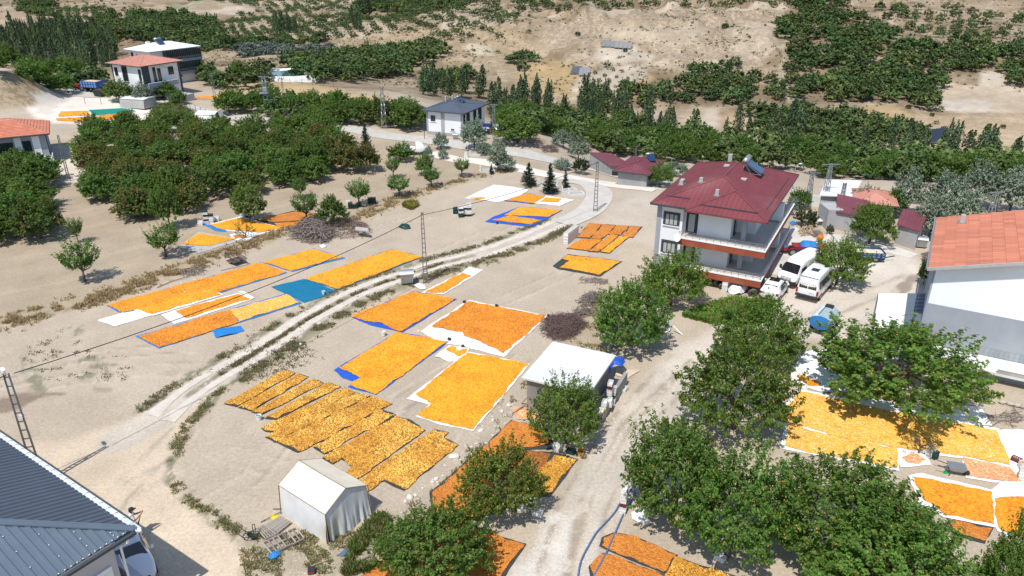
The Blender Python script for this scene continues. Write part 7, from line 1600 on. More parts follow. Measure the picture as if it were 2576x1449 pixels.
M_redp = mat('red_machine_paint', (.30,.025,.03), .5, .2, 3, .1); M_bluep = mat('blue_machine_paint', (.02,.09,.36), .5, .2, 2, .1, dirt=(.10,.18,.34)); M_rust = mat('rusty_brown', (.10,.06,.045), .9, .3, 4, .4)
def tractor(label, loc, yaw, cowl=M_redp, s=1.0, group='tractors'):
    t = thing('tractor', label, 'tractor', loc, yaw, group); t.scale = (s, s, s)
    m = MB(); m.ring([[(x, w, z0), (x, w, z1 - .06), (x, w*.7, z1), (x, -w*.7, z1), (x, -w, z1 - .06), (x, -w, z0)] for x, w, z0, z1 in ((.7, .24, .7, 1.25), (1.2, .26, .7, 1.28), (2.0, .24, .72, 1.18), (2.1, .20, .75, 1.1))]); m.obj('hood', cowl, t, smooth=False)
    m = MB(); m.box(-.3, 2.1, -.14, .14, .45, .72); m.box(-.35, .35, -.3, .3, .5, .85); m.obj('chassis', M_plastic, t)
    m = MB(); m.box(-.25, .15, -.22, .22, 1.0, 1.08); m.box(-.3, -.24, -.22, .22, 1.05, 1.35); m.obj('seat', M_plastic, t)
    m = MB(); m.tube([(.7, 0, 1.1), (.5, 0, 1.4)], .025, 6)
    for a in range(12): a0, a1 = a*math.pi/6, (a+1)*math.pi/6; m.bar((.47 + .05*math.cos(a0), .2*math.sin(a0), 1.42 + .19*math.cos(a0)*.6), (.47 + .05*math.cos(a1), .2*math.sin(a1), 1.42 + .19*math.cos(a1)*.6), .025)
    m.obj('steering_wheel', M_plastic, t); m = MB(); m.tube([(1.5, .15, 1.2), (1.5, .15, 1.9)], .035, 8); m.obj('exhaust', M_plastic, t)
    for sg in (-1, 1):
        wheel(t, 0, sg*.62, .62, .32); wheel(t, 1.85, sg*.52, .34, .18); m = MB(); m.ring([[(math.cos(a)*.68, sg*.62 + y, .62 + math.sin(a)*.68) for a in np.linspace(.4, 2.7, 9)] for y in (-.17, .17)], cap=False, close=False); m.ring([[(math.cos(a)*.65, sg*.62 + y, .62 + math.sin(a)*.65) for a in np.linspace(.4, 2.7, 9)] for y in (-.17, .17)], cap=False, close=False); m.obj('mudguard', cowl, t)
    return t
g = G(215, 229); tractor('dark red tractor pulling the blue trailer at upper left', (g.x, g.y, g.z), R_(165), M_redp, 1.1)
def trailer(label, loc, yaw, L=3.6, W2=1.9, hb=1.0, hs=1.1, paint=M_bluep, load=None, cells=6, group='farm trailers'):
    t = thing('farm_trailer', label, 'trailer', loc, yaw, group); m = MB(); m.box(-L/2, L/2, -W2/2, W2/2, hb - .12, hb); m.box(-L/2 + .2, L/2 - .2, -.3, .3, hb - .3, hb - .125); m.bar((L/2, 0, hb - .25), (L/2 + 1.1, 0, .5), .08); m.obj('chassis', M_plastic, t)
    for sg in (-1, 1):
        m = MB(); m.box(-L/2, L/2, sg*W2/2 - .03, sg*W2/2 + .03, hb + .002, hb + hs); sd = m.obj('side_board', paint, t)
        pb = MB().box(0, L/cells - .22, sg*.032, sg*.07, 0, hs/2 - .12).mesh('side_panel', mat('pale_blue_paint', (.14,.27,.50), .6, .2, 3, .1))
        for i in range(cells):
            for k in (0, 1): link_mesh('side_panel', pb, sd, (-L/2 + .12 + i * L/cells, sg*W2/2, hb + .07 + k * hs/2))
        m = MB(); m.box(sg*L/2 - .03, sg*L/2 + .03, -W2/2 + .04, W2/2 - .04, hb + .002, hb + hs); m.obj('end_board', paint, t)
        for x in (-L/2 + .7, L/2 - .8): wheel(t, x, sg*(W2/2 - .12), .38, .22)
    if load: m = MB(); n = 9; v = [[(-L/2 + .06 + (L - .12)*i/n, -W2/2 + .06 + (W2 - .12)*j/n, hb + hs - .12 + .2*math.sin(math.pi*i/n)*math.sin(math.pi*j/n) + random.uniform(-.02, .02)) for j in range(n + 1)] for i in range(n + 1)]; m.ring(v, cap=False, close=False); m.obj('load', load, t, smooth=True)
    return t
g = G(237, 231); trailer('blue farm trailer heaped with pale grain at upper left', (g.x, g.y, g.z), R_(165), 3.8, 2.2, 1.0, 1.2, load=mat('pale_grain', (.62,.48,.33), .95, .15, 4, .5))
g = G(252, 243); t = thing('tipping_bin', 'black metal tipping bin behind the blue trailer', 'bin', g, R_(-10)); m = MB(); m.hexa([(-.7, -.6, .2), (.7, -.6, .1), (.7, .6, .1), (-.7, .6, .2)], [(-.9, -.8, 1.3), (.9, -.8, 1.2), (.9, .8, 1.2), (-.9, .8, 1.3)]); m.obj('bucket', M_plastic, t); m = MB(); m.box(-.7, .7, -.5, .5, -.1, .09); m.obj('base', M_rust, t)
# red walking tractor with long trailer in the yard
g = G(1990, 640); t = tractor('red two-wheeled tractor with blue covered engine beside the white vans', (g.x, g.y, g.z), R_(175), M_redp, .62)
m = MB(); m.ring([[(x, w, z) for w, z in ((-.3, 1.26), (-.25, 1.42), (0, 1.5), (.25, 1.42), (.3, 1.26))] for x in (1.0, 1.4, 2.1)], cap=False, close=False); m.obj('blue_cover', M_sky, t)
g = G(2035, 634); t = thing('small_trailer', 'low red trailer with blue bundle half hidden by the tree', 'trailer', g, R_(-5), 'farm trailers'); m = MB(); m.hexa([(-1.6, -.5, .45), (1.6, -.5, .45), (1.6, .5, .45), (-1.6, .5, .45)], [(-1.7, -.6, .75), (1.7, -.6, .75), (1.7, .6, .75), (-1.7, .6, .75)]); m.obj('tray', M_redp, t)
for sg in (-1, 1): wheel(t, .6, sg*.66, .3, .16)
m = MB(); m.ring([[(x, y, .76 + h*(1 - (y/.55)**2) + .03*math.sin(7*x + 5*y)) for y in (-.55, -.3, 0, .3, .55)] for x, h in ((-1.0, .1), (-.7, .45), (-.2, .5), (.4, .38), (.7, .1))], cap=False, close=False); tag(m.obj('blue_bundle', M_sky, None, (g.x, g.y, g.z), R_(-5)), 'blue tarpaulin bundle lying on the low red trailer', 'tarpaulin')
g = G(2060, 612); t = thing('cement_mixer', 'orange cement mixer drum standing in the yard', 'cement mixer', g, R_(20)); t.scale = (.65, .65, .65); m = MB(); m.sm = True; m.tube([(-.35, 0, .7), (-.1, 0, .85), (.25, 0, 1.1), (.45, 0, 1.25)], [.28, .5, .48, .25], 16); m.obj('drum', mat('orange_paint', (.75,.16,.01), .5, .15, 3, .1), t); m = MB()
for y in (-.4, .4): m.bar((-.5, y, 0), (0, y, .75), .06); m.bar((.5, y, 0), (0, y, .75), .06)
m.obj('frame', M_rust, t)
g = G(2172, 652); trailer('blue slatted trailer stacked with crates behind the tree', (g.x, g.y, g.z), R_(-8), 3.4, 1.5, .45, .5, mat('dark_blue_slats', (.02,.05,.12), .6, .2, 3, .1), load=mat('pale_board', (.62,.56,.42), .9, .15, 3, .3), cells=8)
# tanker
g = P(2056, 845, 0); t = thing('water_tanker', 'blue and white water tanker trailer beside the widest tree', 'tanker trailer', (g.x, g.y, 0), R_(52)); prof = [(math.cos(a)*.86*(1 if abs(math.cos(a)) < .9 else .97), math.sin(a)*.58) for a in np.linspace(0, 2*math.pi, 25)[:-1]]
M_tkw = mat('tank_white', (.62,.68,.72), .5, .12, 2, .1, dirt=(.45,.50,.53)); M_tkg = mat('tank_grey_blue', (.33,.42,.46), .6, .15, 2, .15); M_tkb = mat('tank_blue', (.03,.20,.52), .5, .15, 2, .1, dirt=(.10,.28,.50))
for i0, i1, mm in ((0, 5, M_tkw), (5, 10, M_tkg), (10, 24, M_tkw)):
    m = MB(); m.ring([[(x, prof[i % 24][0], 1.15 + prof[i % 24][1]) for i in range(i0, i1 + 1)] for x in (0, .8, 1.6, 2.4)], cap=False, close=False); m.obj('tank_shell', mm, t, smooth=True)
for x, s in ((0, -1), (2.4, 1)): m = MB(); m.ring([[(x + s*.10*(1 - k), y*k, 1.15 + z*k) for y, z in prof] for k in (1.0, .8, .4, .02)], cap=False); m.obj('tank_end', M_tkb, t, smooth=True)
m = MB(); m.box(1.9, 2.35, -.3, .3, 1.68, 1.86); m.obj('hatch', M_plastic, t); m = MB(); m.bar((.2, .25, 1.76), (1.9, .25, 1.76), .04); m.obj('walk_rail', M_plastic, t); m = MB(); m.box(.1, 2.3, -.35, .35, .45, .6); m.bar((2.3, 0, .5), (3.4, 0, .45), .09); m.obj('chassis', M_plastic, t)
for sg in (-1, 1): wheel(t, 1.2, sg*.82, .36, .2); m = MB(); m.box(.8, 1.6, sg*.70, sg*1.02, .78, .82); m.obj('mudguard', M_tkw, t)

# ================================================================== CONTAINERS, CRATES, BUCKETS
def skip_bin(label, uv, yaw, s=1.0, lid=0):
    g = G(*uv); t = thing('refuse_container', label, 'refuse container', g, yaw, 'galvanised refuse containers'); t.scale = (s, s, s)
    m = MB(); m.hexa([(-.5, -.36, .16), (.5, -.36, .16), (.5, .36, .16), (-.5, .36, .16)], [(-.62, -.46, 1.05), (.62, -.46, 1.05), (.62, .46, 1.05), (-.62, .46, 1.05)]); m.obj('body', M_steel, t)
    m = MB()
    for x in (-.3, 0, .3): m.bar((x, -.385, .2), (x*1.2, -.475, 1.02), .04)
    m.box(-.66, .66, -.50, -.462, 1.0, 1.08); m.box(-.66, .66, .462, .50, 1.0, 1.08); m.obj('rib', M_steel, t)
    m = MB(); r = [[(x, y, 1.085 + .28*math.cos(y/.48*math.pi/2)) for y in np.linspace(-.48, .48, 9)] for x in (-.64, .64)]; m.ring(r, cap=False, close=False); m.ring([[(x, y, z - .03) for x, y, z in q] for q in r], cap=False, close=False)
    for q in r: m.face(q)
    m.obj('lid', M_steel, t)
    for x in (-.4, .4):
        for y in (-.3, .3): m = MB(); m.tube([(x - .0, y - .03, .09), (x, y + .03, .09)], .08, 8); m.obj('castor', M_tyre, t)
skip_bin('galvanised refuse container beside the track, left of the centre pole', (1024, 713), R_(12)); skip_bin('galvanised refuse container at the corner of the tiled hall', (2315, 622), R_(-20), .85); skip_bin('small grey bin against the grey-roofed house', (1146, 350), 0, .7)
CR = {}
M_cr = {'white': mat('white_plastic_crate', (.74,.74,.71), .6, .06, 3, .05), 'green': mat('dark_green_crate', (.015,.06,.05), .6, .15, 3, .05), 'black': mat('black_crate', (.02,.025,.03), .6, .15, 3, .05), 'red': mat('maroon_crate', (.16,.03,.03), .6, .15, 3, .05), 'yellow': mat('ochre_crate', (.50,.28,.03), .6, .15, 3, .05)}
def crate_mesh(c):
    if c in CR: return CR[c]
    m = MB(); L, W2, h, t = .52, .34, .26, .02
    m.box(-L/2, L/2, -W2/2, W2/2, 0, t)
    for z0, z1 in ((t, .09), (.12, .16), (.20, h)):
        m.box(-L/2, L/2, -W2/2, -W2/2 + t, z0, z1); m.box(-L/2, L/2, W2/2 - t, W2/2, z0, z1); m.box(-L/2, -L/2 + t, -W2/2 + t, W2/2 - t, z0, z1); m.box(L/2 - t, L/2, -W2/2 + t, W2/2 - t, z0, z1)
    for x in np.linspace(-L/2, L/2 - .03, 6):
        for y in (-W2/2 + .002, W2/2 - t + .002): m.box(x, x + .03, y, y + t - .004, .09, .20)
    for y in np.linspace(-W2/2, W2/2 - .03, 4):
        for x in (-L/2 + .002, L/2 - t + .002): m.box(x, x + t - .004, y, y + .03, .09, .20)
    CR[c] = m.mesh('fruit_crate', M_cr[c]); return CR[c]
CN_ = {'white': 'white', 'green': 'dark green', 'black': 'black', 'red': 'maroon', 'yellow': 'ochre'}
ORD = ['bottom', 'second from the ground', 'third from the ground', 'fourth from the ground', 'fifth from the ground', 'sixth from the ground', 'seventh from the ground', 'eighth from the ground']
def stack(uv, cols, where, yaw=0, s=1.0, z0=0.0, full=False, pos=None):
    g = G(*uv) if pos is None else Vector(pos)
    for i, c in enumerate(cols):
        o = link_mesh('fruit_crate', crate_mesh(c), None, (g.x + random.uniform(-.02, .02), g.y + random.uniform(-.02, .02), g.z + z0 + i * .252 * s), yaw + random.uniform(-.06, .06)); o.scale = (s, s, s)
        pos_ = 'single' if len(cols) == 1 else ('topmost' if i == len(cols) - 1 else ORD[i])
        tag(o, '%s %s crate %s' % (pos_, CN_[c], where), 'crate', 'fruit crates')
    if full:
        b = MB(); zt = g.z + z0 + (len(cols) - 1) * .252 * s + .16*s
        for k in range(26): x = random.uniform(-.22, .22)*s; y = random.uniform(-.13, .13)*s; r = .04; b.hexa([(x-r, y-r, 0), (x+r, y-r, 0), (x+r, y+r, 0), (x-r, y+r, 0)], [(x-r*.5, y-r*.5, .07), (x+r*.5, y-r*.5, .07), (x+r*.5, y+r*.5, .07), (x-r*.5, y+r*.5, .07)])
        o = b.obj('apricots', M_fruitdot, None, (g.x, g.y, zt), yaw); tag(o, 'fruit filling the topmost crate ' + where, 'apricots', None, 'stuff')
Wt, Gn, Bk, Rd, Yl = 'white', 'green', 'black', 'red', 'yellow'
stack((1567, 1287), [Wt, Wt, Rd, Wt, Wt, Wt, Wt], 'of the tower standing between the two blue hoses', R_(70), .95)
# by the shed: four towers on the low wall and beside it
for (x, y, cols, w, z) in [(3.2, -.35, [Gn, Wt, Wt, Gn, Wt, Wt, Rd, Wt], 'of the tall striped tower against the shed', 0), (2.6, -.55, [Wt, Wt], 'of the pair in front of the striped tower', 0.5), (1.9, -.45, [Yl, Wt, Wt], 'of the short pile on the low wall', .5), (3.75, -.45, [Wt, Wt, Gn, Wt, Wt], 'of the tower behind the striped one', 0), (1.2, -.45, [Wt, Wt], 'of the pile at the near end of the low wall', .5)]:
    p = wp(SH, x, y); stack(None, cols, w, R_(70), .95, z, pos=(p.x, p.y, 0))
stack((1571, 983), [Wt], 'lying alone on the dirt road edge', R_(60), 1.0)
for uv, c, w, n in [((1437, 1140), Gn, 'under the tree in front of the shed', 1), ((1462, 1142), Yl, 'standing on end near the shed tree', 1), ((1402, 1128), Wt, 'in the shade of the shed tree', 1), ((1350, 1290), Wt, 'at the right foot of the pale green tree', 1), ((1341, 1262), Wt, 'right of the pale green tree, upper', 2), ((1311, 1278), Wt, 'below the pale green tree, left', 1), ((1352, 1296), Wt, 'beside the road below the pale green tree', 1), ((1812, 1408), Wt, 'alone on the ground at the bottom right', 1), ((1620, 1312), Wt, 'among the white sacks beside the tower', 1),
                    ((2338, 1148), Wt, 'under the small yellowish tree', 3), ((2346, 1150), Gn, 'beside the small yellowish tree', 2), ((2573, 1180), Wt, 'on the bare white cloth, middle', 2), ((2556, 1160), Rd, 'on the bare white cloth, upper', 1), ((2572, 1205), Wt, 'on the bare white cloth near the pinkish spread', 3),
                    ((2022, 979), Wt, 'beside the shaded white cloth', 1), ((2097, 995), Wt, 'with fruit near the biggest spread, left', 1), ((2138, 998), Yl, 'near the biggest spread, right', 1)]:
    stack(uv, [c] * n, w, random.uniform(0, 3), 1.0 if n < 3 else .95, 0, full=(c != Gn and n > 1))
for uv, cols, w in [((1146, 543), [Wt, Gn, Gn, Gn], 'of the first tower on the open field'), ((1160, 546), [Gn, Gn, Wt, Bk, Wt], 'of the second tower on the open field'), ((1170, 543), [Bk, Wt, Wt, Bk, Wt], 'of the third tower on the open field'), ((1180, 543), [Bk, Wt, Wt, Gn, Wt, Wt], 'of the rightmost tower on the open field'), ((1152, 540), [Wt, Wt, Wt], 'of the back tower on the open field'),
                    ((931, 512), [Gn] * 3, 'of the left tower behind the young tree'), ((941, 512), [Gn] * 3, 'of the right tower behind the young tree'), ((882, 524), [Bk, Bk, Gn], 'of the tower under the young tree, left'), ((893, 524), [Gn, Bk], 'of the tower under the young tree, middle'), ((904, 520), [Bk, Gn], 'of the tower under the young tree, right'), ((876, 515), [Wt, Wt], 'of the white pile beside the young tree'),
                    ((520, 561), [Wt, Rd, Wt, Bk, Wt, Gn], 'of the striped tower by the yellow spread'), ((532, 560), [Wt, Wt, Wt, Bk], 'of the tower right of the striped one'), ((546, 555), [Wt, Wt], 'of the low pile by the yellow spread'), ((505, 566), [Wt, Wt], 'of the low pile at the blue sheet'), ((609, 545), [Wt, Wt, Bk, Wt], 'of the left tower beyond the yellow spread'), ((617, 540), [Wt] * 5, 'of the white tower beyond the yellow spread'), ((625, 546), [Bk, Wt], 'of the short tower under the tree')]:
    stack(uv, cols, w, R_(10), 1.0, 0)
# wall of white crates by the chequered mats
g0, g1 = G(1424, 613), G(1448, 594)
for i in range(8):
    p = g0.lerp(g1, i / 7)
    for k in range(4):
        o = link_mesh('fruit_crate', crate_mesh('white'), None, (p.x, p.y, p.z + k * .30), math.atan2(g1.y - g0.y, g1.x - g0.x) + R_(90)); o.scale = (1.0, .9, 1.15)
        tag(o, 'white crate of the long wall, column %s, %s' % (['nearest the camera', 'next to the nearest', 'third along', 'fourth along', 'fifth along', 'sixth along', 'last but one', 'farthest'][i], ORD[k] if k < 3 else 'topmost'), 'crate', 'wall of white crates by the chequered mats')
def bucket(uv, s, m1, label, inner=None):
    g = G(*uv); t = thing('bucket', label, 'bucket', g, 0, 'plastic buckets'); m = MB(); n = 16
    m.ring([[(math.cos(a)*r, math.sin(a)*r, z) for a in np.linspace(0, 2*math.pi, n + 1)[:-1]] for r, z in ((.12*s, 0), (.16*s, .30*s), (.17*s, .30*s), (.17*s, .33*s), (.15*s, .33*s), (.11*s, .03*s))]); m.obj('pail', m1, t, smooth=False)
    if inner: m = MB(); m.face([(math.cos(a)*.145*s, math.sin(a)*.145*s, .24*s) for a in np.linspace(0, 2*math.pi, n + 1)[:-1]]); m.obj('content', inner, t)
    m = MB(); m.tube([(.16*s*math.cos(a), .02, .3*s + .12*s*math.sin(a)*-1) for a in np.linspace(0, math.pi, 9)], .006, 4); m.obj('handle', M_steel, t)
bucket((1148 - 183, 844 + 0), 1.1, M_whitep, 'white bucket beside the blue-cornered spread'); bucket((652, 1056), 1.1, M_whitep, 'white bucket with turquoise paint at the end of the third strip', mat('turquoise_paint', (.02,.25,.27), .4, .1, 2, 0)); bucket((814, 740), .9, M_whitep, 'small white bucket on the teal tarpaulin', M_plastic)
for uv, lb in [((1131, 856), 'dark weight stone where three spreads meet'), ((1164, 874), 'dark can on the white cloth flap'), ((1168, 762), 'dark block at the top corner of the square spread'), ((1250, 772), 'dark stone on the back edge of the square spread'), ((1380, 798), 'dark stone beyond the right corner of the square spread'), ((1251, 563), 'black canister on the bright blue tarpaulin')]:
    g = G(*uv); m = MB(); m.tube([(-.10, 0, .12), (.12, .02, .12)], .12, 9); tag(m.obj('weight', M_plastic, None, g, random.uniform(0, 3)), lb, 'weight', 'dark weights on the sheets')

# ================================================================== BRUSHWOOD, TIMBER, SCRAP
M_twig = mat('grey_brown_branch', (.25,.205,.18), .95, .3, 5, .4); M_twig2 = mat('purple_brown_twig', (.17,.115,.105), .95, .3, 5, .4); M_log = mat('pale_split_wood', (.48,.37,.25), .9, .25, 4, .4)
def brush(name, pu, n, L, r, hgt, label, m_, seed=0, droop=.25, cat='brushwood pile'):
    p = GP(pu); a = np.array(p); cen = a.mean(0); rg = random.Random(seed); m = MB(); k = 0; rad = np.ptp(a, axis=0).max() / 2
    while k < n:
        x = rg.uniform(a[:,0].min(), a[:,0].max()); y = rg.uniform(a[:,1].min(), a[:,1].max())
        d = float(sdist(p, np.array([x]), np.array([y]))[0])
        if d > 0: continue
        k += 1; hh = hgt * min(1, (-d) / (rad * .35)) ** .6; z = hz(x, y) + rg.uniform(0, 1) * hh; an = rg.gauss(.5, .8); l = L * rg.uniform(.4, 1.2); dz = rg.uniform(-droop, droop) * l
        q = [Vector((x - math.cos(an)*l/2, y - math.sin(an)*l/2, max(hz(x, y) + .02, z - dz))), Vector((x + rg.uniform(-.12, .12), y + rg.uniform(-.12, .12), z + rg.uniform(0, .15))), Vector((x + math.cos(an)*l/2, y + math.sin(an)*l/2, max(hz(x, y) + .02, z + dz)))]
        rr = r * rg.uniform(.5, 1.6); m.tube(q, [rr, rr*.8, rr*.4], 4, cap=False)
    o = m.obj(name, m_); tag(o, label, cat, None, 'stuff'); return o
brush('branch_pile', [(738,600),(745,580),(765,562),(800,560),(828,575),(840,598),(820,612),(780,612)], 420, 1.5, .045, 1.1, 'heap of grey pruned branches above the yellow spread', M_twig, 1)
brush('branch_pile', [(820,565),(870,556),(915,562),(935,582),(910,598),(860,602),(825,598)], 520, .9, .018, .9, 'heap of fine purple-brown twigs right of the grey branches', M_twig2, 2)
brush('branch_pile', [(1366,830),(1372,805),(1405,796),(1450,798),(1475,818),(1450,845),(1410,858),(1378,850)], 1100, .9, .016, .75, 'round heap of purple-brown twigs behind the white-roofed shed', M_twig2, 3)
brush('branch_pile', [(1455,760),(1475,742),(1510,740),(1505,765),(1470,775)], 160, .9, .03, .5, 'tangle of grey sticks left of the broad apricot tree', M_twig, 4)
brush('branch_pile', [(1440,785),(1480,778),(1500,790),(1460,798)], 70, 1.2, .025, .3, 'loose sticks above the round twig heap', M_twig, 5)
brush('stick_pile', [(1460,700),(1500,700),(1535,708),(1520,716),(1465,712)], 60, 1.0, .022, .2, 'small pile of sticks below the yellow netting spread', M_twig, 6)
brush('firewood_pile', [(2005,582),(2030,572),(2055,580),(2045,596),(2015,596)], 220, .5, .04, .5, 'heap of pale split firewood beside the dry-stone wall', M_log, 7)
brush('branch_pile', [(2038,592),(2055,582),(2068,590),(2058,602)], 110, .6, .02, .45, 'small dark brushwood heap right of the firewood', M_twig, 8)
brush('branch_pile', [(1325,355),(1350,345),(1375,360),(1350,372)], 120, 1.4, .05, .7, 'pile of timber and branches by the upper road', M_log, 9)
brush('branch_pile', [(1360,372),(1400,368),(1402,384),(1370,385)], 180, 1.2, .03, .6, 'dark brushwood heap by the upper road', M_twig2, 10)
brush('branch_pile', [(2320,640),(2345,635),(2345,660),(2322,655)], 90, .7, .02, .4, 'twigs at the corner of the tiled hall', M_twig, 11)
brush('fallen_branches', [(2480,1045),(2560,1030),(2576,1060),(2500,1070)], 40, 1.6, .02, .15, 'fallen branches on the earth below the tiled hall', M_twig, 12)
def stick(label, pts, r, m_=None, name='wooden_pole', grp='loose timber', cat='timber'):
    m = MB(); m.tube(pts, r, 6); tag(m.obj(name, m_ or M_log), label, cat, grp)
def GZ(u, v, z): p = P(u, v, z); return (p.x, p.y, z)
stick('long grey pole lying left of the ladder', [GZ(395, 723, .05), GZ(430, 708, .06), GZ(476, 694, .12)], .04, M_twig)
stick('thin pole lying above the long orange spread', [GZ(556, 680, .04), GZ(625, 665, .05)], .03, M_twig)
t = thing('wooden_ladder', 'grey wooden ladder lying on sticks beside the bank', 'ladder', G(455, 690), 0)
a, b = Vector(GZ(457, 693, .15)) - Vector(t.location), Vector(GZ(512, 684, .35)) - Vector(t.location); c, d = Vector(GZ(452, 682, .15)) - Vector(t.location), Vector(GZ(508, 675, .3)) - Vector(t.location)
for p, q in ((a, b), (c, d)): m = MB(); m.bar(p, q, .05); m.obj('rail', M_twig, t)
for i in range(8): m = MB(); m.bar(a.lerp(b, (i+.5)/8), c.lerp(d, (i+.5)/8), .035); m.obj('rung', M_twig, t)
brush('stick_pile', [(462,684),(475,675),(510,674),(516,686),(480,694)], 60, 1.0, .022, .3, 'sticks heaped under the wooden ladder', M_twig, 13)
# the long poles near the tent and shed
stick('weathered beam lying in the grass right of the tent', [GZ(935, 1402, .06), GZ(952, 1370, .08), GZ(990, 1345, .1)], .06, M_twig); stick('thin beam crossing the grass near the bottom edge', [GZ(870, 1440, .04), GZ(905, 1412, .06), GZ(935, 1395, .1)], .035, M_twig)
stick('pale stick lying below the tent', [GZ(782, 1424, .04), GZ(825, 1408, .05)], .025); stick('short dark stick left of the tent', [GZ(686, 1280, .04), GZ(711, 1280, .05)], .02, M_dark)
stick('plank leaning on the shed wall', [GZ(1312, 1014, .05), GZ(1330, 996, .9)], .05, M_log); stick('grey beam lying at the shed corner', [GZ(1290, 1040, .05), GZ(1330, 1012, .25)], .05, M_twig); stick('pale beam leaning by the low wall', [GZ(1548, 975, .05), GZ(1556, 958, .9)], .04)
stick('white post leaning beside the broad tree', [GZ(1716, 842, .05), GZ(1694, 820, .6)], .05, M_whitep)
# pallets, cart and tools beside the tent
M_board = mat('weathered_board', (.33,.29,.25), .95, .25, 4, .5, 20, stretch=(1, 6, 1)); bd = objvar(M_board, .2)
p0, p1, p2, p3 = [Vector(GZ(*q, .0)) for q in ((665, 1326), (700, 1346), (734, 1319), (706, 1302))]
t = thing('wooden_pallet', 'boarded wooden pallet with dark stain beside the tent', 'pallet', p0, 0, 'pallets beside the tent')
for i in range(9):
    m = MB(); a0, a1 = i / 9 + .008, (i + 1) / 9 - .008; z = .16; q = [p3.lerp(p2, a0), p0.lerp(p1, a0), p0.lerp(p1, a1), p3.lerp(p2, a1)]; q = [x - p0 + Vector((0, 0, z)) for x in q]; m.slab(q, .025); m.obj('board', bd, t)
for k in (.05, .5, .95): m = MB(); a, b = p0.lerp(p3, k) - p0, p1.lerp(p2, k) - p0; m.bar(a + Vector((0, 0, .07)), b + Vector((0, 0, .07)), .08, .12); m.obj('bearer', bd, t)
def gridframe(c4, nx, label, z=.12):
    q = [Vector(GZ(u, v, z)) for u, v in c4]; t = thing('slatted_frame', label, 'wooden frame', q[0] - Vector((0, 0, z)), 0, 'pallets beside the tent'); o = q[0] - Vector((0, 0, z))
    for a in (0, .5, 1): m = MB(); m.bar(q[0].lerp(q[3], a) - o, q[1].lerp(q[2], a) - o, .06, .08); m.obj('bearer', bd, t)
    for i in range(nx): a = i / (nx - 1); m = MB(); m.bar(q[0].lerp(q[1], a) - o + Vector((0, 0, .055)), q[3].lerp(q[2], a) - o + Vector((0, 0, .055)), .07, .022); m.obj('slat', bd, t)
gridframe([(660, 1366), (710, 1343), (732, 1370), (684, 1394)], 5, 'left half of the open slatted frame in the grass'); gridframe([(711, 1342), (744, 1328), (765, 1355), (734, 1371)], 4, 'right half of the open slatted frame in the grass'); gridframe([(646, 1330), (664, 1322), (694, 1346), (668, 1356)], 5, 'small slatted frame left of the boarded pallet', .1)
M_gm = mat('green_metal_tube', (.02,.05,.035), .5, .2, 4, .1); p = P(630, 1345, 0)
t = thing('hand_cart', 'dark green tubular hand cart with two handles left of the pallets', 'hand cart', p, R_(0)); m = MB()
J = lambda u, v, z: Vector(GZ(u, v, z)) - Vector(p)
for a, b in [((582, 1330, .75), (610, 1352, .35)), ((592, 1316, .85), (618, 1338, .4)), ((610, 1352, .35), (645, 1352, .2)), ((618, 1338, .4), (650, 1336, .3)), ((610, 1352, .35), (618, 1338, .4)), ((645, 1352, .2), (650, 1336, .3)), ((645, 1345, .3), (640, 1318, .75)), ((638, 1344, .3), (634, 1320, .7)), ((640, 1318, .75), (634, 1320, .7)), ((612, 1350, .35), (616, 1358, 0)), ((622, 1352, .3), (640, 1340, .3)), ((625, 1340, .45), (645, 1330, .45)), ((612, 1345, .45), (625, 1340, .45))]: m.tube([J(*a), J(*b)], .022, 5)
m.obj('frame', M_gm, t)
for u, v in ((638, 1352), (628, 1344)): m = MB(); c = J(u, v, .14); m.ring([[(c.x + math.cos(a)*rr, c.y + yy, c.z + math.sin(a)*rr) for a in np.linspace(0, 2*math.pi, 15)[:-1]] for yy, rr in ((-.03, .08), (-.03, .14), (.03, .14), (.03, .08))]); m.obj('wheel', M_tyre, t)
def crumple(name, pu, m_, h, label, seed=1, cat='bag', grp=None, off=.02):
    p = GP(pu); me, _ = sheet_mesh(name, p, m_, off, .04, h, .12, seed, .10, bulge=h * 1.2); tag(link_mesh(name, me), label, cat, grp)
crumple('yellow_bag', [(678,1302),(690,1293),(701,1298),(702,1307),(688,1312)], mat('yellow_plastic', (.80,.62,.01), .4, .15, 4, .3), .10, 'bright yellow plastic bag lying beside the pallet', 21)
crumple('blue_bag', [(674,1402),(684,1390),(700,1388),(708,1394),(698,1405),(684,1411)], M_sky, .12, 'blue plastic sheet with white patch below the frames', 22); crumple('white_rag', [(685,1399),(693,1396),(696,1401),(689,1404)], M_white, .05, 'small white rag on the blue plastic sheet', 23, off=.16)
crumple('grey_rag', [(650,1312),(660,1305),(666,1310),(656,1316)], M_canvas, .08, 'grey rag at the end of the shovel', 24); stick('dark pole running from the tent to the grey rag', [GZ(662, 1310, .06), GZ(705, 1288, .1)], .02, M_rust)
crumple('white_sacks', [(1588,1290),(1600,1278),(1622,1280),(1634,1296),(1630,1308),(1605,1316),(1590,1308)], M_white, .16, 'heap of crumpled white sacks beside the crate tower', 25, 'sacks')
crumple('blue_tarpaulin', [(1512,955),(1532,932),(1560,925),(1572,940),(1560,955),(1543,948),(1530,975)], M_blue, .2, 'rumpled blue tarpaulin thrown over the block wall beside the shed', 26, 'tarpaulin', off=.95)
crumple('pale_tarpaulin', [(1552,925),(1612,932),(1580,952),(1548,945)], mat('beige_sheet', (.60,.47,.35), .85, .08, 2, .3), .03, 'beige sheet lying on the ground behind the block wall', 27, 'tarpaulin')
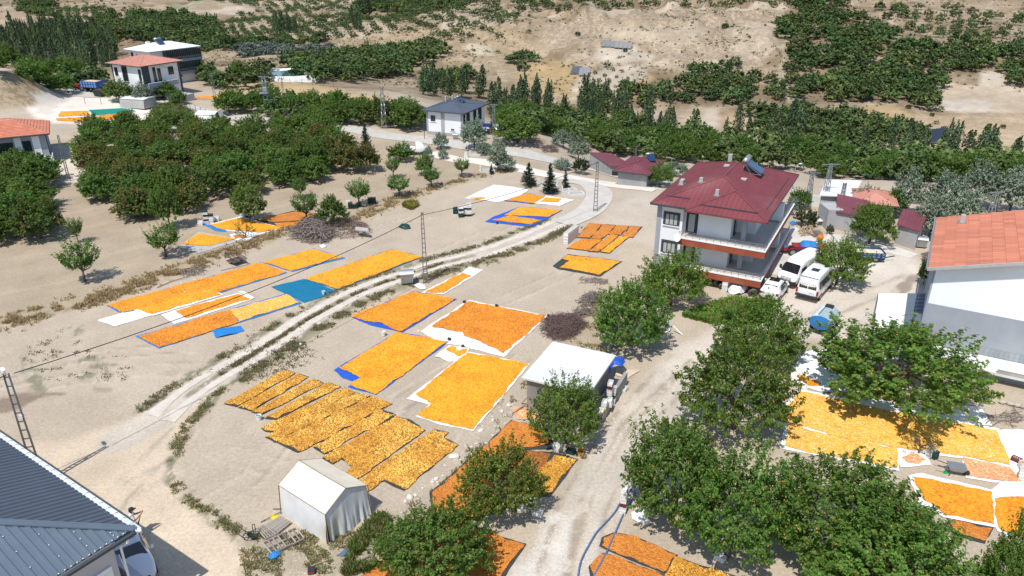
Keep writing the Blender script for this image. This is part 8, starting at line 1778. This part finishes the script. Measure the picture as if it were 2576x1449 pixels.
crumple('dark_tarpaulin', [(1002,572),(1012,565),(1030,568),(1034,576),(1018,578)], mat('dark_green_sheet', (.01,.05,.04), .6, .2, 3, .3), .14, 'dark green sheet with white patch lying on the open field', 28, 'tarpaulin'); crumple('white_rag', [(1012,571),(1020,566),(1024,573),(1015,576)], M_white, .05, 'white rag on the dark green sheet in the field', 29, off=.18)
crumple('white_sack', [(1042,720),(1055,713),(1068,716),(1072,726),(1058,730)], M_white, .12, 'torn white sack at the foot of the centre pole', 30, 'sack'); crumple('blue_tarpaulin', [(1266,345),(1290,340),(1312,345),(1305,356),(1275,352)], M_sky, .35, 'blue tarpaulin heap beside the upper road', 31, 'tarpaulin', off=.1)
crumple('white_scrap', [(804,620),(815,614),(822,620),(810,625)], M_whitep, .08, 'white scrap at the foot of the branch heap', 32, 'scrap'); crumple('blue_rag', [(2470,1000),(2482,996),(2486,1003),(2474,1006)], M_sky, .05, 'light blue rag below the tiled hall', 33)
crumple('white_sacks', [(1825,722),(1845,705),(1868,712),(1880,735),(1860,745),(1835,740)], M_white, .5, 'white sack heap at the foot of the red-roofed house', 34, 'sacks', off=.1); crumple('blue_scrap', [(1985,560),(1998,556),(2005,564),(1992,568)], M_sky, .12, 'light blue plastic in the garden behind the house', 35)
crumple('grey_scrap', [(2118,1000),(2128,995),(2138,1000),(2130,1006)], M_canvas, .06, 'grey paper beside the biggest spread', 36); crumple('white_plastic', [(1668,820),(1680,808),(1692,815),(1685,835),(1672,838)], M_white, .35, 'white plastic bundle behind the broad apricot tree', 37)
crumple('blue_tarpaulin', [(845,1398),(870,1382),(885,1376),(880,1392),(862,1402)], mat('faded_blue_sheet', (.10,.16,.26), .7, .2, 3, .3), .06, 'faded blue plastic strip in the grass right of the tent', 38, 'tarpaulin')
t = thing('small_box', 'small dark printed box at the bottom edge below the tent', 'box', P(784, 1440, 0), R_(10)); m = MB(); m.box(-.17, .17, -.14, .14, 0, .24); m.obj('carton', M_plastic, t); m = MB(); m.box(-.13, .13, -.145, -.142, .06, .16); m.obj('red_print', M_redp, t)
m = MB(); m.slab([GZ(895, 570, .9), GZ(925, 574, .9), GZ(928, 582, .85), GZ(893, 578, .85)], .05); tag(m.obj('old_door', M_cement), 'grey wooden panel lying on top of the twig heap', 'door')
# old machine on the bank
p = P(596, 660, 0); t = thing('scrap_machine', 'rusty farm implement frame with small wheel on the bank', 'farm implement', p, 0); J = lambda u, v, z: Vector(GZ(u, v, z)) - Vector(p)
m = MB(); m.slab([J(568, 655, .35), J(590, 662, .35), J(620, 652, .35), J(600, 645, .35)], .05); m.obj('deck', M_rust, t); m = MB()
for a, b in [((566, 650, .3), (566, 632, 1.1)), ((566, 632, 1.1), (594, 628, 1.2)), ((594, 628, 1.2), (596, 645, .5)), ((568, 641, .8), (600, 636, .9)), ((601, 640, 1.1), (600, 655, .3)), ((601, 638, 1.1), (619, 648, .8)), ((619, 648, .8), (618, 658, .2)), ((588, 652, .5), (618, 648, .75)), ((584, 652, .4), (582, 664, 0)), ((566, 636, .9), (585, 652, .5))]: m.bar(J(*a), J(*b), .05)
m.obj('frame', M_rust, t); m = MB(); m.bar(J(565, 640, 1.0), J(583, 652, .45), .09); m.bar(J(592, 652, .5), J(603, 655, .4), .12); m.obj('blue_arm', mat('faded_teal_paint', (.12,.22,.23), .7, .2, 3, .2), t)
m = MB(); q = [J(602, 640, 1.05), J(619, 649, .78), J(618, 656, .35), J(602, 650, .5)]; m.slab(q, .02); m.obj('mesh_panel', M_canvas, t)
m = MB(); c = J(563, 640, .95)
for a in range(12): a0, a1 = a*math.pi/6, (a+1)*math.pi/6; m.bar(c + Vector((.18*math.cos(a0), 0, .18*math.sin(a0))), c + Vector((.18*math.cos(a1), 0, .18*math.sin(a1))), .03)
m.obj('wheel', M_rust, t)
# hoses
def hose(label, pts, r=.045):
    q = [Vector(GZ(u, v, .06)) for u, v in pts]; out = []
    for i in range(len(q) - 1):
        p0, p1, p2, p3 = q[max(i-1,0)], q[i], q[i+1], q[min(i+2,len(q)-1)]
        for j in range(8): out.append(Vector([_cr(p0[c], p1[c], p2[c], p3[c], j/8) for c in range(3)]))
    out.append(q[-1]); m = MB(); m.tube(out, r, 7); m.sm = True; tag(m.obj('hose', mat('blue_hose', (.09,.16,.33), .55, .12, 4, .05)), label, 'hose', 'blue hoses on the dirt road')
hose('left blue hose curving past the crate tower to the bottom edge', [(1588,1230),(1573,1247),(1560,1265),(1545,1290),(1518,1320),(1500,1340),(1482,1370),(1466,1400),(1458,1425),(1453,1460)])
hose('right blue hose running straight under the crate tower', [(1598,1235),(1588,1262),(1570,1290),(1552,1330),(1535,1370),(1515,1410),(1490,1455)])
# wheelbarrow
p = P(2400, 1192, 0); t = thing('wheelbarrow', 'grey metal wheelbarrow between two spreads at right', 'wheelbarrow', p, R_(-15)); m = MB(); m.hexa([(-.3, -.22, .32), (.35, -.22, .3), (.35, .22, .3), (-.3, .22, .32)], [(-.48, -.34, .62), (.52, -.34, .6), (.52, .34, .6), (-.48, .34, .62)]); m.obj('tray', M_steel, t)
m = MB()
for s in (-1, 1): m.bar((-1.05, s*.28, .62), (.55, s*.12, .26), .035); m.bar((-.25, s*.22, .35), (-.35, s*.28, 0), .035)
m.obj('handle', M_rust, t); m = MB(); m.ring([[(.6 + math.cos(a)*rr, yy, .19 + math.sin(a)*rr) for a in np.linspace(0, 2*math.pi, 15)[:-1]] for yy, rr in ((-.04, .1), (-.04, .19), (.04, .19), (.04, .1))]); m.obj('wheel', M_tyre, t)
crumple('white_bag', [(2375,1178),(2386,1170),(2396,1178),(2394,1186),(2380,1186)], M_white, .12, 'white bag beside the wheelbarrow', 39)
m = MB(); m.hexa([(-.12, -.1, 0), (.14, -.08, 0), (.12, .1, 0), (-.12, .1, 0)], [(-.05, -.05, .14), (.08, -.03, .14), (.06, .05, .14), (-.06, .05, .14)]); tag(m.obj('green_bag', mat('bright_green', (.01,.35,.10), .5, .1, 3, .1), None, P(2378, 1190, 0)), 'small bright green bag at the wheelbarrow handles', 'bag')
# tyres and bits at the foot of the red house
def tyre(uv, r, label, tilt=R_(70), yaw=0, z=0.0):
    g = G(*uv); m = MB(); n = 22; w = r * .42; m.ring([[(math.cos(a)*rr, yy, math.sin(a)*rr) for a in np.linspace(0, 2*math.pi, n + 1)[:-1]] for yy, rr in ((-w/2, r*.55), (-w/2, r*.92), (-w*.3, r), (w*.3, r), (w/2, r*.92), (w/2, r*.55), (0, r*.5), (-w/2, r*.55))], cap=False); o = m.obj('tyre', mat('old_tyre', (.12,.115,.105), .9, .2, 5, .3), None, (g.x, g.y, g.z + r * .95 + z), yaw); o.rotation_euler = (R_(90) - tilt, 0, yaw); tag(o, label, 'tyre', 'old tyres at the red-roofed house')
tyre((1892, 747), .42, 'old tyre standing at the house corner, nearest the small car'); tyre((1808, 722), .5, 'large tyre leaning on the black base, left'); tyre((1817, 728), .35, 'smaller tyre in front of the large one')
stack((1822, 735), [Wt, Wt, Wt, Wt], 'against the black base of the red-roofed house', R_(-25), .9)
for i, (u, v) in enumerate([(1902, 706), (1903, 716), (1905, 726)]):
    g = G(u, v); m = MB(); m.box(-.45, .45, -.3, .3, 0, .35); tag(m.obj('concrete_block', M_cement, None, (g.x, g.y, .0 + i * .0), R_(-25), bevel=.04), ['farthest', 'middle', 'nearest'][i] + ' grey block stacked along the shaded house wall', 'block', 'grey blocks along the house wall')
# garden table by the annex
g = G(2062, 566); t = thing('picnic_table', 'small white slatted table on the terrace by the grey annex', 'table', g); m = MB()
for i in range(5): m.box(-.6, .6, -.4 + i*.17, -.26 + i*.17, .55, .58)
m.obj('table_top', M_whitep, t); m = MB()
for x in (-.5, .5): m.bar((x, -.35, 0), (x, .3, .55), .05); m.bar((x, .35, 0), (x, -.3, .55), .05)
m.obj('leg', M_whitep, t)
# graves
def grave(uv, yaw, label, s=1.0, head=True):
    g = G(*uv); t = thing('grave', label, 'grave', g, yaw, 'white graves'); t.scale = (s, s, s); mg = mat('white_marble', (.68,.68,.66), .6, .08, 3, .1)
    m = MB(); m.box(-1.0, 1.0, -.5, -.38, 0, .38); m.box(-1.0, 1.0, .38, .5, 0, .38); m.box(-1.0, -.88, -.38, .38, 0, .38); m.box(.88, 1.0, -.38, .38, 0, .38); m.obj('kerb', mg, t)
    if head: m = MB(); m.hexa([(-.98, -.28, .38), (-.86, -.28, .38), (-.86, .28, .38), (-.98, .28, .38)], [(-.98, -.18, 1.0), (-.88, -.18, 1.0), (-.88, .18, 1.0), (-.98, .18, 1.0)]); m.obj('headstone', mg, t)
    m = MB(); m.box(-.87, .87, -.37, .37, .0, .2); m.obj('soil', mat('grave_soil', (.30,.24,.17), .95, .2, 3, .4), t)
grave((1430, 484), R_(20), 'white kerbed grave nearest the road, left one'); grave((1448, 492), R_(15), 'white kerbed grave nearest the road, right one'); grave((1382, 474), R_(25), 'grave hidden behind the pointed conifer'); grave((1225, 434), R_(15), 'grave with headstone beside the tiny conifer'); grave((1195, 392), R_(15), 'small grave near the lane', .8)
for uv, lb in [((1355, 468), 'white headstone between the two conifers'), ((1405, 470), 'dark and white headstone right of the pointed conifer'), ((1172, 398), 'white headstone above the orchard rows')]:
    g = G(*uv); m = MB(); m.hexa([(-.28, -.07, 0), (.28, -.07, 0), (.28, .07, 0), (-.28, .07, 0)], [(-.16, -.05, .95), (.16, -.05, .95), (.16, .05, .95), (-.16, .05, .95)]); tag(m.obj('headstone', _MC['white_marble'], None, g, R_(20), bevel=.03), lb, 'headstone', 'white graves')
# chain-link fence by the roadside
def wfence(pu, h, label, step=2.0):
    q = [G(*p) for p in pu]; t = thing('wire_fence', label, 'fence', q[0], 0, 'wire fences'); pm = MB().box(-.03, .03, -.03, .03, -.1, h).mesh('post', M_dark); mw = MB()
    for i in range(len(q) - 1):
        L = (q[i+1] - q[i]).length; k = max(1, int(L / step))
        for j in range(k + 1): p = q[i].lerp(q[i+1], j / k) - q[0]; link_mesh('post', pm, t, p)
        for z in (h * .35, h * .65, h * .95): mw.bar(q[i] - q[0] + Vector((0, 0, z)), q[i+1] - q[0] + Vector((0, 0, z)), .018)
    mw.obj('wire', M_dark, t)
wfence([(410, 250), (440, 258), (480, 278), (520, 292)], 1.3, 'wire fence along the far roadside'); wfence([(215, 262), (255, 262)], 1.2, 'short metal gate frame in the pale yard', 4)
wfence([(700, 205), (760, 212), (840, 222)], 1.1, 'thin fence on the golden slope below the pond')

# ================================================================== PERSON
def build_person(loc, yaw):
    t = thing('person', 'person in white shirt, black trousers and black cap holding up a phone', 'person', loc, yaw); t.scale = (1.05, 1.05, 1.05)
    # joints: x forward, y left, z up
    J = {'pel': (0, 0, .92), 'bel': (.01, 0, 1.05), 'che': (.0, 0, 1.28), 'nek': (.02, 0, 1.47), 'hed': (.06, 0, 1.60), 'top': (.07, 0, 1.71),
         'hl': (0, .10, .88), 'kl': (.06, .12, .48), 'al': (-.02, .13, .08), 'tl': (.16, .15, .035), 'hr': (0, -.10, .88), 'kr': (.02, -.12, .48), 'ar': (-.06, -.13, .08), 'tr': (.12, -.16, .035),
         'sl': (0, .20, 1.40), 'el': (.13, .25, 1.14), 'wl': (.36, .12, 1.26), 'ml': (.43, .09, 1.31), 'sr': (0, -.20, 1.40), 'er': (.13, -.25, 1.14), 'wr': (.36, -.12, 1.26), 'mr': (.43, -.09, 1.31)}
    Rd_ = {'pel': .15, 'bel': .165, 'che': .185, 'nek': .06, 'hed': .095, 'top': .07, 'hl': .10, 'kl': .065, 'al': .045, 'tl': .04, 'hr': .10, 'kr': .065, 'ar': .045, 'tr': .04, 'sl': .078, 'el': .058, 'wl': .038, 'ml': .035, 'sr': .078, 'er': .058, 'wr': .038, 'mr': .035}
    E_ = [('pel','bel'),('bel','che'),('che','nek'),('nek','hed'),('hed','top'),('pel','hl'),('hl','kl'),('kl','al'),('al','tl'),('pel','hr'),('hr','kr'),('kr','ar'),('ar','tr'),('che','sl'),('sl','el'),('el','wl'),('wl','ml'),('che','sr'),('sr','er'),('er','wr'),('wr','mr')]
    for s, h in (('l', 'ml'), ('r', 'mr')):
        hx, hy, hzz = J[h]; sg = 1 if s == 'l' else -1
        for i in range(4):
            b = (hx + .035, hy + sg*(.022 - .014*i), hzz + .012); c = (hx + .07 - .004*abs(i-1), hy - sg*.02 + sg*(.012 - .014*i), hzz + .045); J['f%s%da' % (s, i)] = b; J['f%s%db' % (s, i)] = c; Rd_['f%s%da' % (s, i)] = .010; Rd_['f%s%db' % (s, i)] = .008; E_ += [(h, 'f%s%da' % (s, i)), ('f%s%da' % (s, i), 'f%s%db' % (s, i))]
        J['t%s' % s] = (hx + .02, hy - sg*.05, hzz + .035); Rd_['t%s' % s] = .011; E_.append((h, 't%s' % s))
    keys = list(J); me = bpy.data.meshes.new('body'); me.from_pydata([J[k] for k in keys], [(keys.index(a), keys.index(b)) for a, b in E_], []); o = bpy.data.objects.new('body_tmp', me); COL.objects.link(o)
    sk = o.modifiers.new('skin', 'SKIN'); sk.use_smooth_shade = True
    for i, k in enumerate(keys): r = Rd_[k]; me.skin_vertices[0].data[i].radius = (r, r * (.8 if k in ('pel', 'bel', 'che') else 1)); me.skin_vertices[0].data[i].use_root = (k == 'pel')
    ss = o.modifiers.new('sub', 'SUBSURF'); ss.levels = 1; ss.render_levels = 1
    dg = bpy.context.evaluated_depsgraph_get(); me2 = bpy.data.meshes.new_from_object(o.evaluated_get(dg)); bpy.data.objects.remove(o)
    me2.name = 'body'; me2.materials.clear()
    for mm in (mat('skin', (.36,.18,.12), .6, .08, 6, 0), mat('white_shirt', (.80,.80,.80), .85, .04, 4, .3), mat('black_trousers', (.015,.015,.018), .85, .1, 4, .3), mat('dark_shoes', (.03,.028,.026), .6, .1, 4, .1)): me2.materials.append(mm)
    for f in me2.polygons:
        c = f.center; a = abs(c.y)
        if c.z < .09: k = 3
        elif c.z < .96 and c.x < .3: k = 2
        elif c.z < 1.47 and (c.x < .12 and (a < .22 or c.z > 1.22)): k = 1
        elif c.z > 1.45 or c.x >= .12 or a >= .22: k = 0
        else: k = 1
        f.material_index = k; f.use_smooth = True
    link_mesh('body', me2, t)
    m = MB(); m.sm = True; m.ring([[(.055 + math.cos(a)*r*1.15, math.sin(a)*r, z) for a in np.linspace(0, 2*math.pi, 17)[:-1]] for r, z in ((.105, 1.64), (.108, 1.69), (.09, 1.745), (.05, 1.775), (.005, 1.782))], cap=False); m.ring([[(.14, -.08, 1.655), (.26, -.05, 1.645), (.28, 0, 1.65), (.26, .05, 1.645), (.14, .08, 1.655)], [(.14, -.08, 1.67), (.26, -.05, 1.657), (.28, 0, 1.662), (.26, .05, 1.657), (.14, .08, 1.67)]]); m.obj('cap', M_plastic, t)
    m = MB(); m.sm = True; m.ring([[(.03 + math.cos(a)*r, math.sin(a)*r, z) for a in np.linspace(math.pi*.45, math.pi*1.55, 9)] for r, z in ((.08, 1.52), (.10, 1.58), (.105, 1.66))], cap=False, close=False); m.obj('hair', M_plastic, t)
    m = MB(); m.bar((.145, 0, 1.60), (.185, 0, 1.575), .025, .03)
    for sg in (-1, 1): m.bar((.06, sg*.098, 1.585), (.06, sg*.112, 1.615), .03, .02)
    m.obj('face_feature', _MC['skin'], t); m = MB()
    for sg in (-1, 1): m.box(.142, .156, sg*.03 - .012, sg*.03 + .012, 1.612, 1.624)
    m.box(.140, .150, -.025, .025, 1.545, 1.552); m.obj('eyes', M_dark, t)
    return t
pp_ = P(344, 1349, 0); pyaw = R_(28); build_person((pp_.x, pp_.y, 0), pyaw)
m = MB(); m.hexa([(-.005, -.075, -.035), (.005, -.075, -.035), (.005, .075, -.035), (-.005, .075, -.035)], [(-.005, -.075, .035), (.005, -.075, .035), (.005, .075, .035), (-.005, .075, .035)])
ph = m.obj('phone', M_plastic, None, tuple(Vector((pp_.x, pp_.y, 0)) + Matrix.Rotation(pyaw, 3, 'Z') @ Vector((.54, 0, 1.43)))); ph.rotation_euler = (0, R_(-20), pyaw); tag(ph, 'black phone held up in both hands of the person', 'phone')
